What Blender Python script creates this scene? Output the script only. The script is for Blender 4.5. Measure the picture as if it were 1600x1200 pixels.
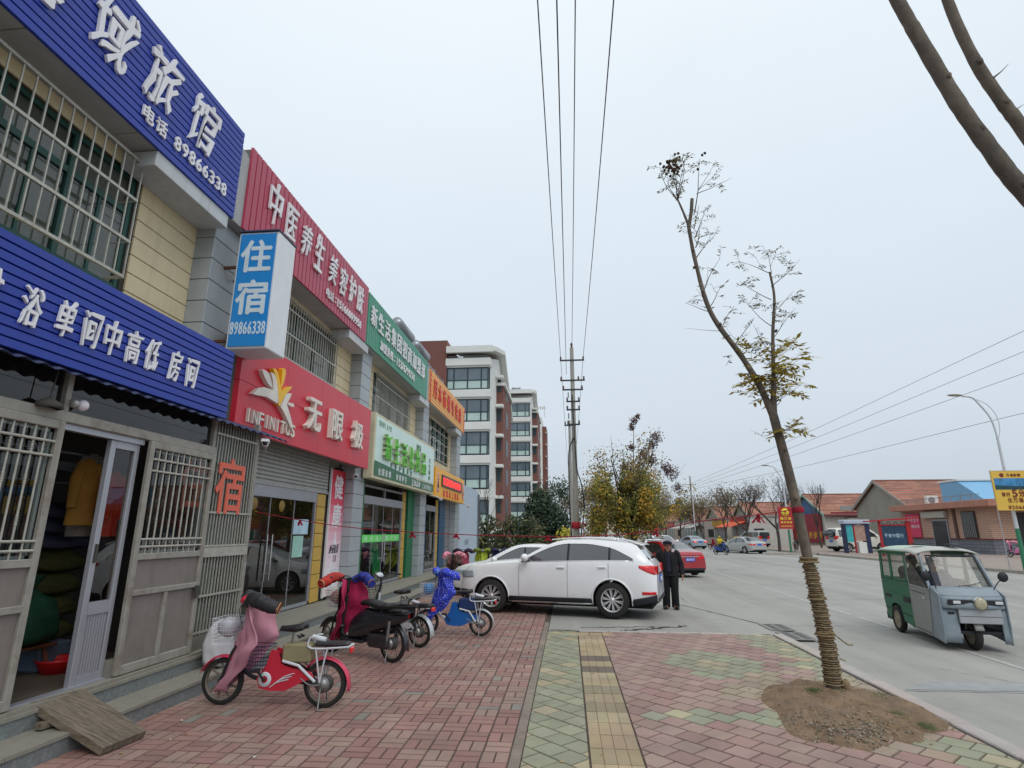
import bpy, math, random
from mathutils import Vector, Matrix
R=math.radians; PI=math.pi
random.seed(7)
for o in list(bpy.data.objects): bpy.data.objects.remove(o)
sc=bpy.context.scene; COL=sc.collection
# ---------------- camera, sky, sun, exposure ----------------
cam=bpy.data.cameras.new('camera'); cam.sensor_width=36; cam.lens=36*890/1600; cam.clip_start=.05; cam.clip_end=2000
co=bpy.data.objects.new('camera',cam); COL.objects.link(co)
co.location=(0,0,1.8); co.rotation_euler=(R(90+14.546),0,R(5.466)); sc.camera=co
SUN_EL,SUN_AZ=52,150   # azimuth from +Y clockwise
w=bpy.data.worlds.new('World'); sc.world=w; w.use_nodes=True; nt=w.node_tree; nd=nt.nodes
bg=nd['Background']; sky=nd.new('ShaderNodeTexSky'); sky.sky_type='NISHITA'; sky.sun_disc=False
sky.sun_elevation=R(SUN_EL); sky.sun_rotation=R(SUN_AZ); sky.dust_density=3; sky.air_density=1
tc=nd.new('ShaderNodeTexCoord'); sx=nd.new('ShaderNodeSeparateXYZ'); nt.links.new(tc.outputs['Generated'],sx.inputs[0])
rp=nd.new('ShaderNodeValToRGB'); cr=rp.color_ramp
cr.elements[0].position=0.0; cr.elements[0].color=(5.6,6.4,7.2,1)
cr.elements[1].position=1.0; cr.elements[1].color=(11,11.5,11.9,1)
e=cr.elements.new(.18); e.color=(6.9,7.7,8.5,1)
e=cr.elements.new(.5); e.color=(8.1,9.1,9.9,1)
nt.links.new(sx.outputs[2],rp.inputs[0])
cn=nd.new('ShaderNodeTexNoise'); cn.inputs['Scale'].default_value=1.6; cn.inputs['Detail'].default_value=5; cn.inputs['Roughness'].default_value=.55
mpn=nd.new('ShaderNodeMapping'); mpn.inputs['Scale'].default_value=(1,1,2.5); nt.links.new(tc.outputs['Generated'],mpn.inputs[0]); nt.links.new(mpn.outputs[0],cn.inputs['Vector'])
mr=nd.new('ShaderNodeMapRange'); mr.inputs['To Min'].default_value=.94; mr.inputs['To Max'].default_value=1.06; nt.links.new(cn.outputs[0],mr.inputs[0])
mm=nd.new('ShaderNodeMix'); mm.data_type='RGBA'; mm.blend_type='MULTIPLY'; mm.inputs[0].default_value=1
nt.links.new(rp.outputs[0],mm.inputs[6]); nt.links.new(mr.outputs[0],mm.inputs[7])
mx=nd.new('ShaderNodeMix'); mx.data_type='RGBA'; mx.inputs[0].default_value=.9
nt.links.new(sky.outputs[0],mx.inputs[6]); nt.links.new(mm.outputs[2],mx.inputs[7]); nt.links.new(mx.outputs[2],bg.inputs[0]); bg.inputs[1].default_value=.1
sl=bpy.data.lights.new('sun','SUN'); sl.energy=.9; sl.angle=R(32); sl.color=(1,.96,.9); so=bpy.data.objects.new('sun',sl); COL.objects.link(so)
a,b=R(SUN_AZ),R(SUN_EL)
so.rotation_euler=Vector((math.sin(a)*math.cos(b),math.cos(a)*math.cos(b),math.sin(b))).to_track_quat('Z','Y').to_euler()
so.location=(10,-10,20)
sc.view_settings.view_transform='Standard'; sc.view_settings.look='None'; sc.view_settings.gamma=1; sc.view_settings.exposure=0.0
# ---------------- materials ----------------
def lin(c): 
    c/=255.; return c/12.92 if c<=.04045 else ((c+.055)/1.055)**2.4
def S(r,g,b,k=1.): return (min(lin(r)*k,.9),min(lin(g)*k,.9),min(lin(b)*k,.9))
MC={}
def mat(name,col=(.5,.5,.5),rough=.6,metal=0,var=.12,scale=3,bump=0,bscale=None,coat=0,attr=False,emit=0,trans=0,alpha=1,spec=None,streak=0,dirt=None,dirtamt=.0,stretch=None,detail=6):
    if name in MC: return MC[name]
    m=bpy.data.materials.new(name); m.use_nodes=True; t=m.node_tree; n=t.nodes; L=t.links; p=n['Principled BSDF']
    p.inputs['Roughness'].default_value=rough; p.inputs['Metallic'].default_value=metal
    p.inputs['Coat Weight'].default_value=coat
    if spec is not None: p.inputs['Specular IOR Level'].default_value=spec
    if trans: p.inputs['Transmission Weight'].default_value=trans
    if alpha<1: p.inputs['Alpha'].default_value=alpha
    tcn=n.new('ShaderNodeTexCoord'); vec=tcn.outputs['Object']
    if stretch:
        mp=n.new('ShaderNodeMapping'); mp.inputs['Scale'].default_value=stretch; L.new(vec,mp.inputs[0]); vec=mp.outputs[0]
    base=None
    if attr:
        at=n.new('ShaderNodeAttribute'); at.attribute_name='Col'; base=at.outputs['Color']
    else:
        rg=n.new('ShaderNodeRGB'); rg.outputs[0].default_value=(*col,1); base=rg.outputs[0]
    if var or dirtamt or streak:
        no=n.new('ShaderNodeTexNoise'); no.inputs['Scale'].default_value=scale; no.inputs['Detail'].default_value=detail; no.inputs['Roughness'].default_value=.62; L.new(vec,no.inputs['Vector'])
        mr=n.new('ShaderNodeMapRange'); mr.inputs['From Min'].default_value=.3; mr.inputs['From Max'].default_value=.7; mr.inputs['To Min'].default_value=1-var; mr.inputs['To Max'].default_value=1+var; L.new(no.outputs[0],mr.inputs[0])
        mxx=n.new('ShaderNodeMix'); mxx.data_type='RGBA'; mxx.blend_type='MULTIPLY'; mxx.inputs[0].default_value=1; L.new(base,mxx.inputs[6]); L.new(mr.outputs[0],mxx.inputs[7]); base=mxx.outputs[2]
        if dirtamt:
            n2=n.new('ShaderNodeTexNoise'); n2.inputs['Scale'].default_value=scale*.45; n2.inputs['Detail'].default_value=8; n2.inputs['Roughness'].default_value=.7; L.new(vec,n2.inputs['Vector'])
            m2=n.new('ShaderNodeMapRange'); m2.inputs['From Min'].default_value=.5; m2.inputs['From Max'].default_value=.72; m2.inputs['To Max'].default_value=dirtamt; L.new(n2.outputs[0],m2.inputs[0])
            m3=n.new('ShaderNodeMix'); m3.data_type='RGBA'; L.new(m2.outputs[0],m3.inputs[0]); L.new(base,m3.inputs[6]); m3.inputs[7].default_value=(*(dirt or (.12,.1,.08)),1); base=m3.outputs[2]
        if streak:
            mp2=n.new('ShaderNodeMapping'); mp2.inputs['Scale'].default_value=(6,6,.5); L.new(tcn.outputs['Object'],mp2.inputs[0])
            n3=n.new('ShaderNodeTexNoise'); n3.inputs['Scale'].default_value=1.6; n3.inputs['Detail'].default_value=4; L.new(mp2.outputs[0],n3.inputs['Vector'])
            m4=n.new('ShaderNodeMapRange'); m4.inputs['From Min'].default_value=.48; m4.inputs['From Max'].default_value=.75; m4.inputs['To Max'].default_value=streak; L.new(n3.outputs[0],m4.inputs[0])
            m5=n.new('ShaderNodeMix'); m5.data_type='RGBA'; L.new(m4.outputs[0],m5.inputs[0]); L.new(base,m5.inputs[6]); m5.inputs[7].default_value=(*(dirt or (.12,.1,.08)),1); base=m5.outputs[2]
    L.new(base,p.inputs['Base Color'])
    if var and rough>.05:
        mrr=n.new('ShaderNodeMapRange'); mrr.inputs['To Min'].default_value=max(rough-.12,.02); mrr.inputs['To Max'].default_value=min(rough+.12,1); L.new(no.outputs[0],mrr.inputs[0]); L.new(mrr.outputs[0],p.inputs['Roughness'])
    if bump:
        nb=n.new('ShaderNodeTexNoise'); nb.inputs['Scale'].default_value=bscale or scale*8; nb.inputs['Detail'].default_value=6; L.new(vec,nb.inputs['Vector'])
        bb=n.new('ShaderNodeBump'); bb.inputs['Strength'].default_value=bump; bb.inputs['Distance'].default_value=.01; L.new(nb.outputs[0],bb.inputs['Height']); L.new(bb.outputs[0],p.inputs['Normal'])
    if emit:
        L.new(base,p.inputs['Emission Color']); p.inputs['Emission Strength'].default_value=emit
    MC[name]=m; return m
# ---------------- mesh builder ----------------
class MB:
    def __init__(s): s.v=[];s.f=[];s.c=[];s.sm=[];s.col=(1,1,1)
    def quad(s,*p,smooth=False):
        i=len(s.v); s.v+= [tuple(q) for q in p]; s.f.append(tuple(range(i,i+len(p)))); s.c.append(s.col); s.sm.append(smooth); return s
    def add(s,vs,fs,smooth=False):
        i=len(s.v); s.v+=[tuple(q) for q in vs]
        for f in fs: s.f.append(tuple(i+k for k in f)); s.c.append(s.col); s.sm.append(smooth)
        return s
    def box(s,x0,x1,y0,y1,z0,z1,bev=0):
        if x0>x1:x0,x1=x1,x0
        if y0>y1:y0,y1=y1,y0
        if z0>z1:z0,z1=z1,z0
        if bev<=0:
            return s.add([(x0,y0,z0),(x1,y0,z0),(x1,y1,z0),(x0,y1,z0),(x0,y0,z1),(x1,y0,z1),(x1,y1,z1),(x0,y1,z1)],[(0,3,2,1),(4,5,6,7),(0,1,5,4),(1,2,6,5),(2,3,7,6),(3,0,4,7)])
        b=min(bev,(x1-x0)/2.2,(y1-y0)/2.2,(z1-z0)/2.2)
        X=(x0,x1);Y=(y0,y1);Z=(z0,z1);vs=[];idx={}
        for i in (0,1):
            for j in (0,1):
                for k in (0,1):
                    dx=b*(1-2*i);dy=b*(1-2*j);dz=b*(1-2*k)
                    for ax,p in enumerate([(X[i],Y[j]+dy,Z[k]+dz),(X[i]+dx,Y[j],Z[k]+dz),(X[i]+dx,Y[j]+dy,Z[k])]):
                        idx[i,j,k,ax]=len(vs); vs.append(p)
        fs=[]
        g=lambda i,j,k,a: idx[i,j,k,a]
        for i in (0,1):
            q=[g(i,0,0,0),g(i,1,0,0),g(i,1,1,0),g(i,0,1,0)]; fs.append(q if i else q[::-1])
            q=[g(0,i,0,1),g(1,i,0,1),g(1,i,1,1),g(0,i,1,1)]; fs.append(q[::-1] if i else q)
            q=[g(0,0,i,2),g(1,0,i,2),g(1,1,i,2),g(0,1,i,2)]; fs.append(q if i else q[::-1])
        for i in (0,1):
            for j in (0,1):
                q=[g(i,j,0,0),g(i,j,1,0),g(i,j,1,1),g(i,j,0,1)]; fs.append(q if (i==j) else q[::-1])
                q=[g(i,0,j,0),g(i,0,j,2),g(i,1,j,2),g(i,1,j,0)]; fs.append(q if (i==j) else q[::-1])
                q=[g(0,i,j,1),g(1,i,j,1),g(1,i,j,2),g(0,i,j,2)]; fs.append(q if (i==j) else q[::-1])
                for k in (0,1):
                    q=[g(i,j,k,0),g(i,j,k,1),g(i,j,k,2)]; fs.append(q if (i+j+k)%2==1 else q[::-1])
        return s.add(vs,fs)
    def tube(s,pts,r,n=8,cap=True,smooth=True):
        pts=[Vector(p) for p in pts]; rs=r if isinstance(r,(list,tuple)) else [r]*len(pts)
        vs=[];fs=[];prev=None
        for i,p in enumerate(pts):
            d=(pts[min(i+1,len(pts)-1)]-pts[max(i-1,0)])
            if d.length<1e-9: d=Vector((0,0,1))
            d.normalize()
            if prev is None:
                u=d.cross(Vector((0,0,1)) if abs(d.z)<.9 else Vector((1,0,0))).normalized()
            else:
                u=prev-d*prev.dot(d)
                u=u.normalized() if u.length>1e-6 else d.orthogonal().normalized()
            prev=u; v=d.cross(u)
            for k in range(n):
                a=2*PI*k/n; vs.append(p+(u*math.cos(a)+v*math.sin(a))*rs[i])
        for i in range(len(pts)-1):
            for k in range(n):
                fs.append((i*n+k,i*n+(k+1)%n,(i+1)*n+(k+1)%n,(i+1)*n+k))
        s.add(vs,fs,smooth)
        if cap:
            s.quad(*[vs[k] for k in range(n)][::-1]); s.quad(*[vs[(len(pts)-1)*n+k] for k in range(n)])
        return s
    def bar(s,a,b,w,h):
        a=Vector(a);b=Vector(b);d=(b-a).normalized(); u=d.cross(Vector((0,0,1)))
        if u.length<1e-4: u=Vector((0,1,0))
        u.normalize(); v=u.cross(d)
        vs=[p+u*i*w/2+v*j*h/2 for p in (a,b) for i,j in ((-1,-1),(1,-1),(1,1),(-1,1))]
        return s.add(vs,[(0,1,2,3)[::-1],(4,5,6,7),(0,1,5,4),(1,2,6,5),(2,3,7,6),(3,0,4,7)])
    def lathe(s,prof,c,axis='Z',n=24,smooth=True,a0=0,a1=2*PI):
        c=Vector(c);m=len(prof);full=abs(a1-a0-2*PI)<1e-6;nn=n if full else n+1;vs=[]
        for k in range(nn):
            a=a0+(a1-a0)*k/n
            for r,h in prof:
                x,y=r*math.cos(a),r*math.sin(a)
                q={'Z':(x,y,h),'Y':(x,h,y),'X':(h,x,y)}[axis]; vs.append(c+Vector(q))
        fs=[]
        for k in range(n):
            k2=(k+1)%nn
            for j in range(m-1): fs.append((k*m+j,k2*m+j,k2*m+j+1,k*m+j+1))
        return s.add(vs,fs,smooth)
    def ell(s,c,rx,ry,rz,nu=12,nv=8,disp=0,rot=None):
        vs=[];fs=[];c=Vector(c)
        for j in range(nv+1):
            th=PI*j/nv
            for i in range(nu):
                ph=2*PI*i/nu; k=1+disp*(random.random()-.5)*2
                q=Vector((rx*math.sin(th)*math.cos(ph)*k,ry*math.sin(th)*math.sin(ph)*k,rz*math.cos(th)*k))
                if rot is not None: q=rot@q
                vs.append(c+q)
        for j in range(nv):
            for i in range(nu): fs.append((j*nu+i,(j+1)*nu+i,(j+1)*nu+(i+1)%nu,j*nu+(i+1)%nu))
        return s.add(vs,fs,True)
    def prism(s,poly,axis,a,b):
        """poly of 2D points extruded along axis from a to b ('X': (y,z), 'Y': (x,z), 'Z': (x,y))"""
        f={'X':lambda p,t:(t,p[0],p[1]),'Y':lambda p,t:(p[0],t,p[1]),'Z':lambda p,t:(p[0],p[1],t)}[axis]
        n=len(poly); vs=[f(p,a) for p in poly]+[f(p,b) for p in poly]
        fs=[tuple(range(n))[::-1],tuple(range(n,2*n))]+[(i,(i+1)%n,n+(i+1)%n,n+i) for i in range(n)]
        return s.add(vs,fs)
    def grid(s,fn,nu,nv,smooth=True):
        vs=[fn(i/nu,j/nv) for i in range(nu+1) for j in range(nv+1)]
        fs=[(i*(nv+1)+j,(i+1)*(nv+1)+j,(i+1)*(nv+1)+j+1,i*(nv+1)+j+1) for i in range(nu) for j in range(nv)]
        return s.add(vs,fs,smooth)
    def build(s,name,m,parent=None,world=False,kind=None,fix=True,sub=0,solid=0):
        me=bpy.data.meshes.new(name); vs=s.v
        if world and parent is not None:
            inv=WM[parent.name].inverted(); vs=[tuple(inv@Vector(q)) for q in vs]
        me.from_pydata(vs,[],s.f)
        me.polygons.foreach_set('use_smooth',s.sm)
        if any(c!=(1,1,1) for c in s.c):
            at=me.color_attributes.new('Col','FLOAT_COLOR','CORNER'); buf=[]
            for f,c in zip(s.f,s.c): buf+= [c[0],c[1],c[2],1.]*len(f)
            at.data.foreach_set('color',buf)
        me.materials.append(m); me.update()
        if fix and len(s.f)<40000:
            import bmesh
            bm=bmesh.new(); bm.from_mesh(me); bmesh.ops.remove_doubles(bm,verts=bm.verts,dist=1e-5) if fix=='weld' else None
            bmesh.ops.recalc_face_normals(bm,faces=bm.faces); bm.to_mesh(me); bm.free()
        o=bpy.data.objects.new(name,me); COL.objects.link(o)
        if parent is not None:
            o.parent=parent; WM[o.name]=WM[parent.name]
        else: WM[o.name]=Matrix()
        if kind: o['kind']=kind
        if sub:
            q=o.modifiers.new('s','SUBSURF'); q.levels=sub; q.render_levels=sub
        if solid:
            q=o.modifiers.new('t','SOLIDIFY'); q.thickness=solid; q.offset=0
        return o
WM={}
def thing(name,label,cat,loc=(0,0,0),rz=0,group=None,parent=None):
    o=bpy.data.objects.new(name,None); COL.objects.link(o); o.location=loc; o.rotation_euler=(0,0,rz); o.empty_display_size=.2
    WM[o.name]=Matrix.Translation(loc)@Matrix.Rotation(rz,4,'Z')
    o['label']=label; o['category']=cat
    if group: o['group']=group
    return o
def tag(o,label,cat,group=None):
    o['label']=label; o['category']=cat
    if group: o['group']=group
    return o
def struct(o): o['kind']='structure'; return o
def clone(root,loc,rz,label,group=None):
    r=root.copy(); COL.objects.link(r); r.location=loc; r.rotation_euler=(0,0,rz); r['label']=label
    if group: r['group']=group
    WM[r.name]=Matrix.Translation(loc)@Matrix.Rotation(rz,4,'Z')
    for ch in [x for x in bpy.data.objects if x.parent==root]:
        c=ch.copy(); COL.objects.link(c); c.parent=r
        for g in [x for x in bpy.data.objects if x.parent==ch]:
            d=g.copy(); COL.objects.link(d); d.parent=c
    return r
# ---------------- lettering ----------------
GL={}
def glyph(ch):
    if ch in GL: return GL[ch]
    cu=bpy.data.curves.new('tmp','FONT'); cu.body=ch; cu.resolution_u=3; cu.extrude=.5
    o=bpy.data.objects.new('tmp',cu); COL.objects.link(o)
    me=bpy.data.meshes.new_from_object(o.evaluated_get(bpy.context.evaluated_depsgraph_get()))
    V=[tuple(v.co) for v in me.vertices]; F=[tuple(p.vertices) for p in me.polygons]
    bpy.data.objects.remove(o); bpy.data.curves.remove(cu); bpy.data.meshes.remove(me)
    GL[ch]=(V,F,min(v[0] for v in V),max(v[0] for v in V),min(v[1] for v in V),max(v[1] for v in V)); return GL[ch]
def letter(mb,ch,c,xd,yd,w,h,depth=.02,bold=0,skew=0,rot=0,lift=0,brush=0):
    """one character filling w x h centred on c; xd/yd unit directions; front face stands depth+lift off the plane"""
    V,F,x0,x1,y0,y1=glyph(ch); xd=Vector(xd);yd=Vector(yd);n=xd.cross(yd);c=Vector(c)
    cx,cy=(x0+x1)/2,(y0+y1)/2; sw=w/(x1-x0 if ch not in '1Il-一:.' else .5); sh=h/(y1-y0 if ch not in '-一:.' else .7)
    sw=min(sw,w/.25) ; ca,sa=math.cos(rot),math.sin(rot)
    from mathutils import noise as _ns
    sd_=ord(ch)%97
    offs=[(0,0)] if bold<=0 else [(0,0),(bold,0),(-bold,0),(0,bold),(0,-bold)]
    for k,(ox,oy) in enumerate(offs):
        vs=[]
        for x,y,z in V:
            a=(x-cx)*sw*(1-2*bold/w if bold else 1)+ox; b=(y-cy)*sh*(1-2*bold/h if bold else 1)+oy
            if brush:
                nv=_ns.noise_vector(Vector((a/h*4.2+sd_,b/h*4.2,sd_*.3))); a+=nv.x*brush*h; b+=nv.y*brush*h; a*=1+.22*b/h
            a+=b*skew
            a,b=a*ca-b*sa,a*sa+b*ca
            vs.append(c+xd*a+yd*b+n*((z+.5)*depth+lift+(k*.0007 if z>0 else 0)))
        mb.add(vs,F)
    return mb
def line(mb,s,x0,c,xd,yd,pitch,w,h,**k):
    """string starting at distance x0 from c along xd"""
    xd=Vector(xd)
    for i,ch in enumerate(s):
        if ch!=' ': letter(mb,ch,Vector(c)+xd*(x0+i*pitch),xd,yd,w,h,**k)
    return mb
YD=(0,1,0); ZD=(0,0,1); XD=(1,0,0); NX=(-1,0,0); NY=(0,-1,0)
def lerp(a,b,t): return a+(b-a)*t
def interp(t,pts):
    if t<=pts[0][0]: return pts[0][1]
    for (a,u),(b,v) in zip(pts,pts[1:]):
        if t<=b: return u+(v-u)*(t-a)/(b-a)
    return pts[-1][1]
def smooth_pts(pts,n=6):
    P=[Vector(p) for p in pts]; out=[]
    for i in range(len(P)-1):
        p0=P[max(i-1,0)];p1=P[i];p2=P[i+1];p3=P[min(i+2,len(P)-1)]
        for k in range(n):
            t=k/n; out.append(.5*((2*p1)+(-p0+p2)*t+(2*p0-5*p1+4*p2-p3)*t*t+(-p0+3*p1-3*p2+p3)*t**3))
    out.append(P[-1]); return out
# ================= GROUND =================
def nz(x,y,s=1.): 
    from mathutils import noise
    return noise.noise(Vector((x*s,y*s,3.3)))
def gz(x,y):   # carriageway height: crossfall apron behind the corner, 9 cm below the paving
    if y>11.6: return -.02-.07*min(max((x-3.0)/1.4,0),1)
    return -.09
m=mat('soil_far',(.13,.11,.08),.95,var=.3,scale=.3)
MB().quad((-600,-200,-.14),(600,-200,-.14),(600,1200,-.14),(-600,1200,-.14)).build('ground',m,kind='structure')
m_road=mat('road_concrete',S(168,166,160,.86),.85,var=.05,scale=.9,bump=.25,bscale=60,dirt=(.17,.165,.155),dirtamt=.4,streak=0,detail=9) if False else mat('road_concrete',S(168,166,160,.86),.85,var=.05,scale=.9,bump=.25,bscale=60,dirt=(.16,.155,.14),dirtamt=.35,detail=9)
def roadfx(m):
    t=m.node_tree;n=t.nodes;L=t.links;p=n['Principled BSDF'];src=p.inputs['Base Color'].links[0].from_socket
    tc=n.new('ShaderNodeTexCoord');mp=n.new('ShaderNodeMapping');mp.inputs['Scale'].default_value=(.55,.035,1);L.new(tc.outputs['Object'],mp.inputs[0])
    a=n.new('ShaderNodeTexNoise');a.inputs['Scale'].default_value=1.6;a.inputs['Detail'].default_value=7;a.inputs['Roughness'].default_value=.6;L.new(mp.outputs[0],a.inputs['Vector'])
    r=n.new('ShaderNodeMapRange');r.inputs['From Min'].default_value=.35;r.inputs['From Max'].default_value=.65;r.inputs['To Min'].default_value=.84;r.inputs['To Max'].default_value=1.08;L.new(a.outputs[0],r.inputs[0])
    b=n.new('ShaderNodeTexVoronoi');b.inputs['Scale'].default_value=1.1;L.new(tc.outputs['Object'],b.inputs['Vector'])
    r2=n.new('ShaderNodeMapRange');r2.inputs['From Min'].default_value=.02;r2.inputs['From Max'].default_value=.09;r2.inputs['To Min'].default_value=.72;r2.inputs['To Max'].default_value=1;L.new(b.outputs['Distance'],r2.inputs[0])
    c=n.new('ShaderNodeTexNoise');c.inputs['Scale'].default_value=140;c.inputs['Detail'].default_value=2;L.new(tc.outputs['Object'],c.inputs['Vector'])
    r3=n.new('ShaderNodeMapRange');r3.inputs['To Min'].default_value=.86;r3.inputs['To Max'].default_value=1.14;L.new(c.outputs[0],r3.inputs[0])
    cur=src
    for q in (r,r2,r3):
        x=n.new('ShaderNodeMix');x.data_type='RGBA';x.blend_type='MULTIPLY';x.inputs[0].default_value=1;L.new(cur,x.inputs[6]);L.new(q.outputs[0],x.inputs[7]);cur=x.outputs[2]
    L.new(cur,p.inputs['Base Color'])
roadfx(m_road)
mb=MB()
xs=[-6,-2,-.42,.6,1.6,2.6,3.0,3.3,3.7,4.1,4.4,5.2,6.5,9,12,15,18,20.82]
ys=[11.62,12.5,14,16,20,26,34,50,80,120,180,300]
for i in range(len(xs)-1):
    for j in range(len(ys)-1):
        x0,x1,y0,y1=xs[i],xs[i+1],ys[j],ys[j+1]
        if x1<=-.4 and y0<26: continue
        mb.quad((x0,y0,gz(x0,y0)),(x1,y0,gz(x1,y0)),(x1,y1,gz(x1,y1)),(x0,y1,gz(x0,y1)))
for i in range(10,len(xs)-1): mb.quad((xs[i],-14,-.09),(xs[i+1],-14,-.09),(xs[i+1],11.62,-.09),(xs[i],11.62,-.09))
mb.quad((3.86,-14,-.09),(4.4,-14,-.09),(4.4,11.62,-.09),(3.86,11.62,-.09))
mb.build('road',m_road,kind='structure')
# slab joints and cracks in the road
m_crack=mat('road_crack',(.05,.047,.042),.95,var=.3,scale=9)
mb=MB()
def crack(p,q,w,n=30,j=.03,z=None):
    P=[]
    for i in range(n+1):
        t=i/n; x=lerp(p[0],q[0],t)+random.uniform(-j,j)*(0<i<n); y=lerp(p[1],q[1],t)+random.uniform(-j,j)*(0<i<n); P.append((x,y,(gz(x,y) if z is None else z)+.005))
    d=Vector((q[0]-p[0],q[1]-p[1],0)).normalized(); nrm=Vector((-d.y,d.x,0))
    for i in range(n):
        a=w*random.uniform(.3,1.2);b=w*random.uniform(.3,1.2)
        A=Vector(P[i]);B=Vector(P[i+1]); mb.quad(A-nrm*a/2,B-nrm*b/2,B+nrm*b/2,A+nrm*a/2)
crack((4.05,8.13),(20.6,8.35),.022,60,.012)
for y in (3.1,13.2,18.3,23.5,28.6,34,39,45,52): crack((4.3,y),(20.6,y+.25),.012,50,.01)
crack((12.2,1),(12.3,70),.014,80,.01)
crack((-.4,11.75),(.9,11.66),.07,20,.05); crack((.9,11.7),(2.3,12.5),.10,24,.09); crack((.2,12.1),(1.9,12.35),.05,20,.07)
crack((2.45,16.8),(4.2,12.6),.05,16,.01); crack((3.1,16.5),(3.4,24),.015,20,.03)
crack((5.2,9.4),(7.7,6.1),.008,30,.05)
mb.build('road_cracks',m_crack,kind='structure')
# repair patch beside the joint, darker and bluish
MB().quad((4.1,8.2,-.086),(9.5,8.28,-.086),(9.4,8.75,-.086),(4.6,8.62,-.086)).build('road_patch',mat('patch',S(160,163,164,.84),.8,var=.2,scale=3),kind='structure')
# worn lane line
m_line=mat('lane_line',S(190,190,184,.85),.8,var=.15,scale=6,dirt=(.33,.33,.32),dirtamt=1.)
mb=MB()
for y0,y1 in ((2,7.2),(7.4,14.6),(15,22),(22.2,40),(40.5,80)):
    n=int((y1-y0)/.8)+1
    for i in range(n):
        a=y0+(y1-y0)*i/n;b=y0+(y1-y0)*(i+1)/n; X=lambda y:6.38+.03*(y-9)
        mb.quad((X(a)-.05,a,gz(8,a)+.005),(X(a)+.05,a,gz(8,a)+.005),(X(b)+.05,b,gz(8,b)+.005),(X(b)-.05,b,gz(8,b)+.005))
mb.build('lane_line',m_line,kind='structure')
# -------- red brick basket weave --------
rnd=random.Random(3)
mb=MB(); U=.235; g=.006
base=MB().quad((-4.8,-1,-.012),(-.42,-1,-.012),(-.42,26,-.012),(-4.8,26,-.012)).quad((-.42,-1,-.012),(3.62,-1,-.012),(3.62,11.62,-.012),(-.42,11.62,-.012)).build('paving_bed',mat('paving_bed',(.085,.065,.052),.95,var=.3,scale=12),kind='structure')
def tile(poly,col,z=0,tilt=.002,b=.006):
    c=Vector((sum(p[0] for p in poly)/len(poly),sum(p[1] for p in poly)/len(poly),0))
    ax,ay=rnd.uniform(-tilt,tilt)*8,rnd.uniform(-tilt,tilt)*8; zz=z+rnd.uniform(-tilt,tilt)
    top=[];low=[]
    for p in poly:
        q=Vector((p[0],p[1],0));d=(c-q);d=d/d.length if d.length else d
        t=q+d*b; h=zz+(t.x-c.x)*ax*.1+(t.y-c.y)*ay*.1
        top.append((t.x,t.y,h)); low.append((q.x,q.y,h-.012))
    mb.col=col; mb.quad(*top); n=len(poly); mb.col=tuple(k*.8 for k in col)
    for i in range(n): mb.quad(low[i],low[(i+1)%n],top[(i+1)%n],top[i])
def shade(c,v=.12,h=.03):
    k=1+rnd.uniform(-v,v); return tuple(min(x*k*(1+rnd.uniform(-h,h)),.9) for x in c)
redc=[S(172,134,124,.78),S(174,144,132,.78),S(162,124,116,.78),S(158,144,130,.78),S(168,144,130,.78)]
for i in range(0,17):
    x0=-.53-U*(i+1)
    for j in range(int(-.5/U),int(24/U)):
        y0=j*U; big=nz(x0,y0,.5); c=rnd.choice(redc[:3] if big>-.15 or rnd.random()>.5 else redc)
        horiz=(i+j)%2
        for k in (0,1):
            cc=shade(c,.075); h=U/2
            if rnd.random()<.02: cc=shade(S(150,145,135,.8),.1)
            if horiz: P=[(x0+g,y0+k*h+g),(x0+U-g,y0+k*h+g),(x0+U-g,y0+k*h+h-g),(x0+g,y0+k*h+h-g)]
            else: P=[(x0+k*h+g,y0+g),(x0+k*h+h-g,y0+g),(x0+k*h+h-g,y0+U-g),(x0+k*h+g,y0+U-g)]
            tile(P,cc)
m_tile=mat('paver',rough=.85,attr=True,var=.13,scale=2.2,bump=.35,bscale=120,dirt=(.17,.14,.12),dirtamt=.45,detail=8)
mb.build('brick_paving',m_tile,kind='structure',fix=False)
# concrete edging strip
mb=MB(); 
for j in range(26): mb.col=shade(S(144,132,120,.85),.15); mb.box(-.525,-.435,-.4+j*.5,.09+j*.5,-.03,-.002,.004)
mb.build('edging_strip',mat('edging',rough=.9,attr=True,var=.2,scale=7,bump=.4),kind='structure')
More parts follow.
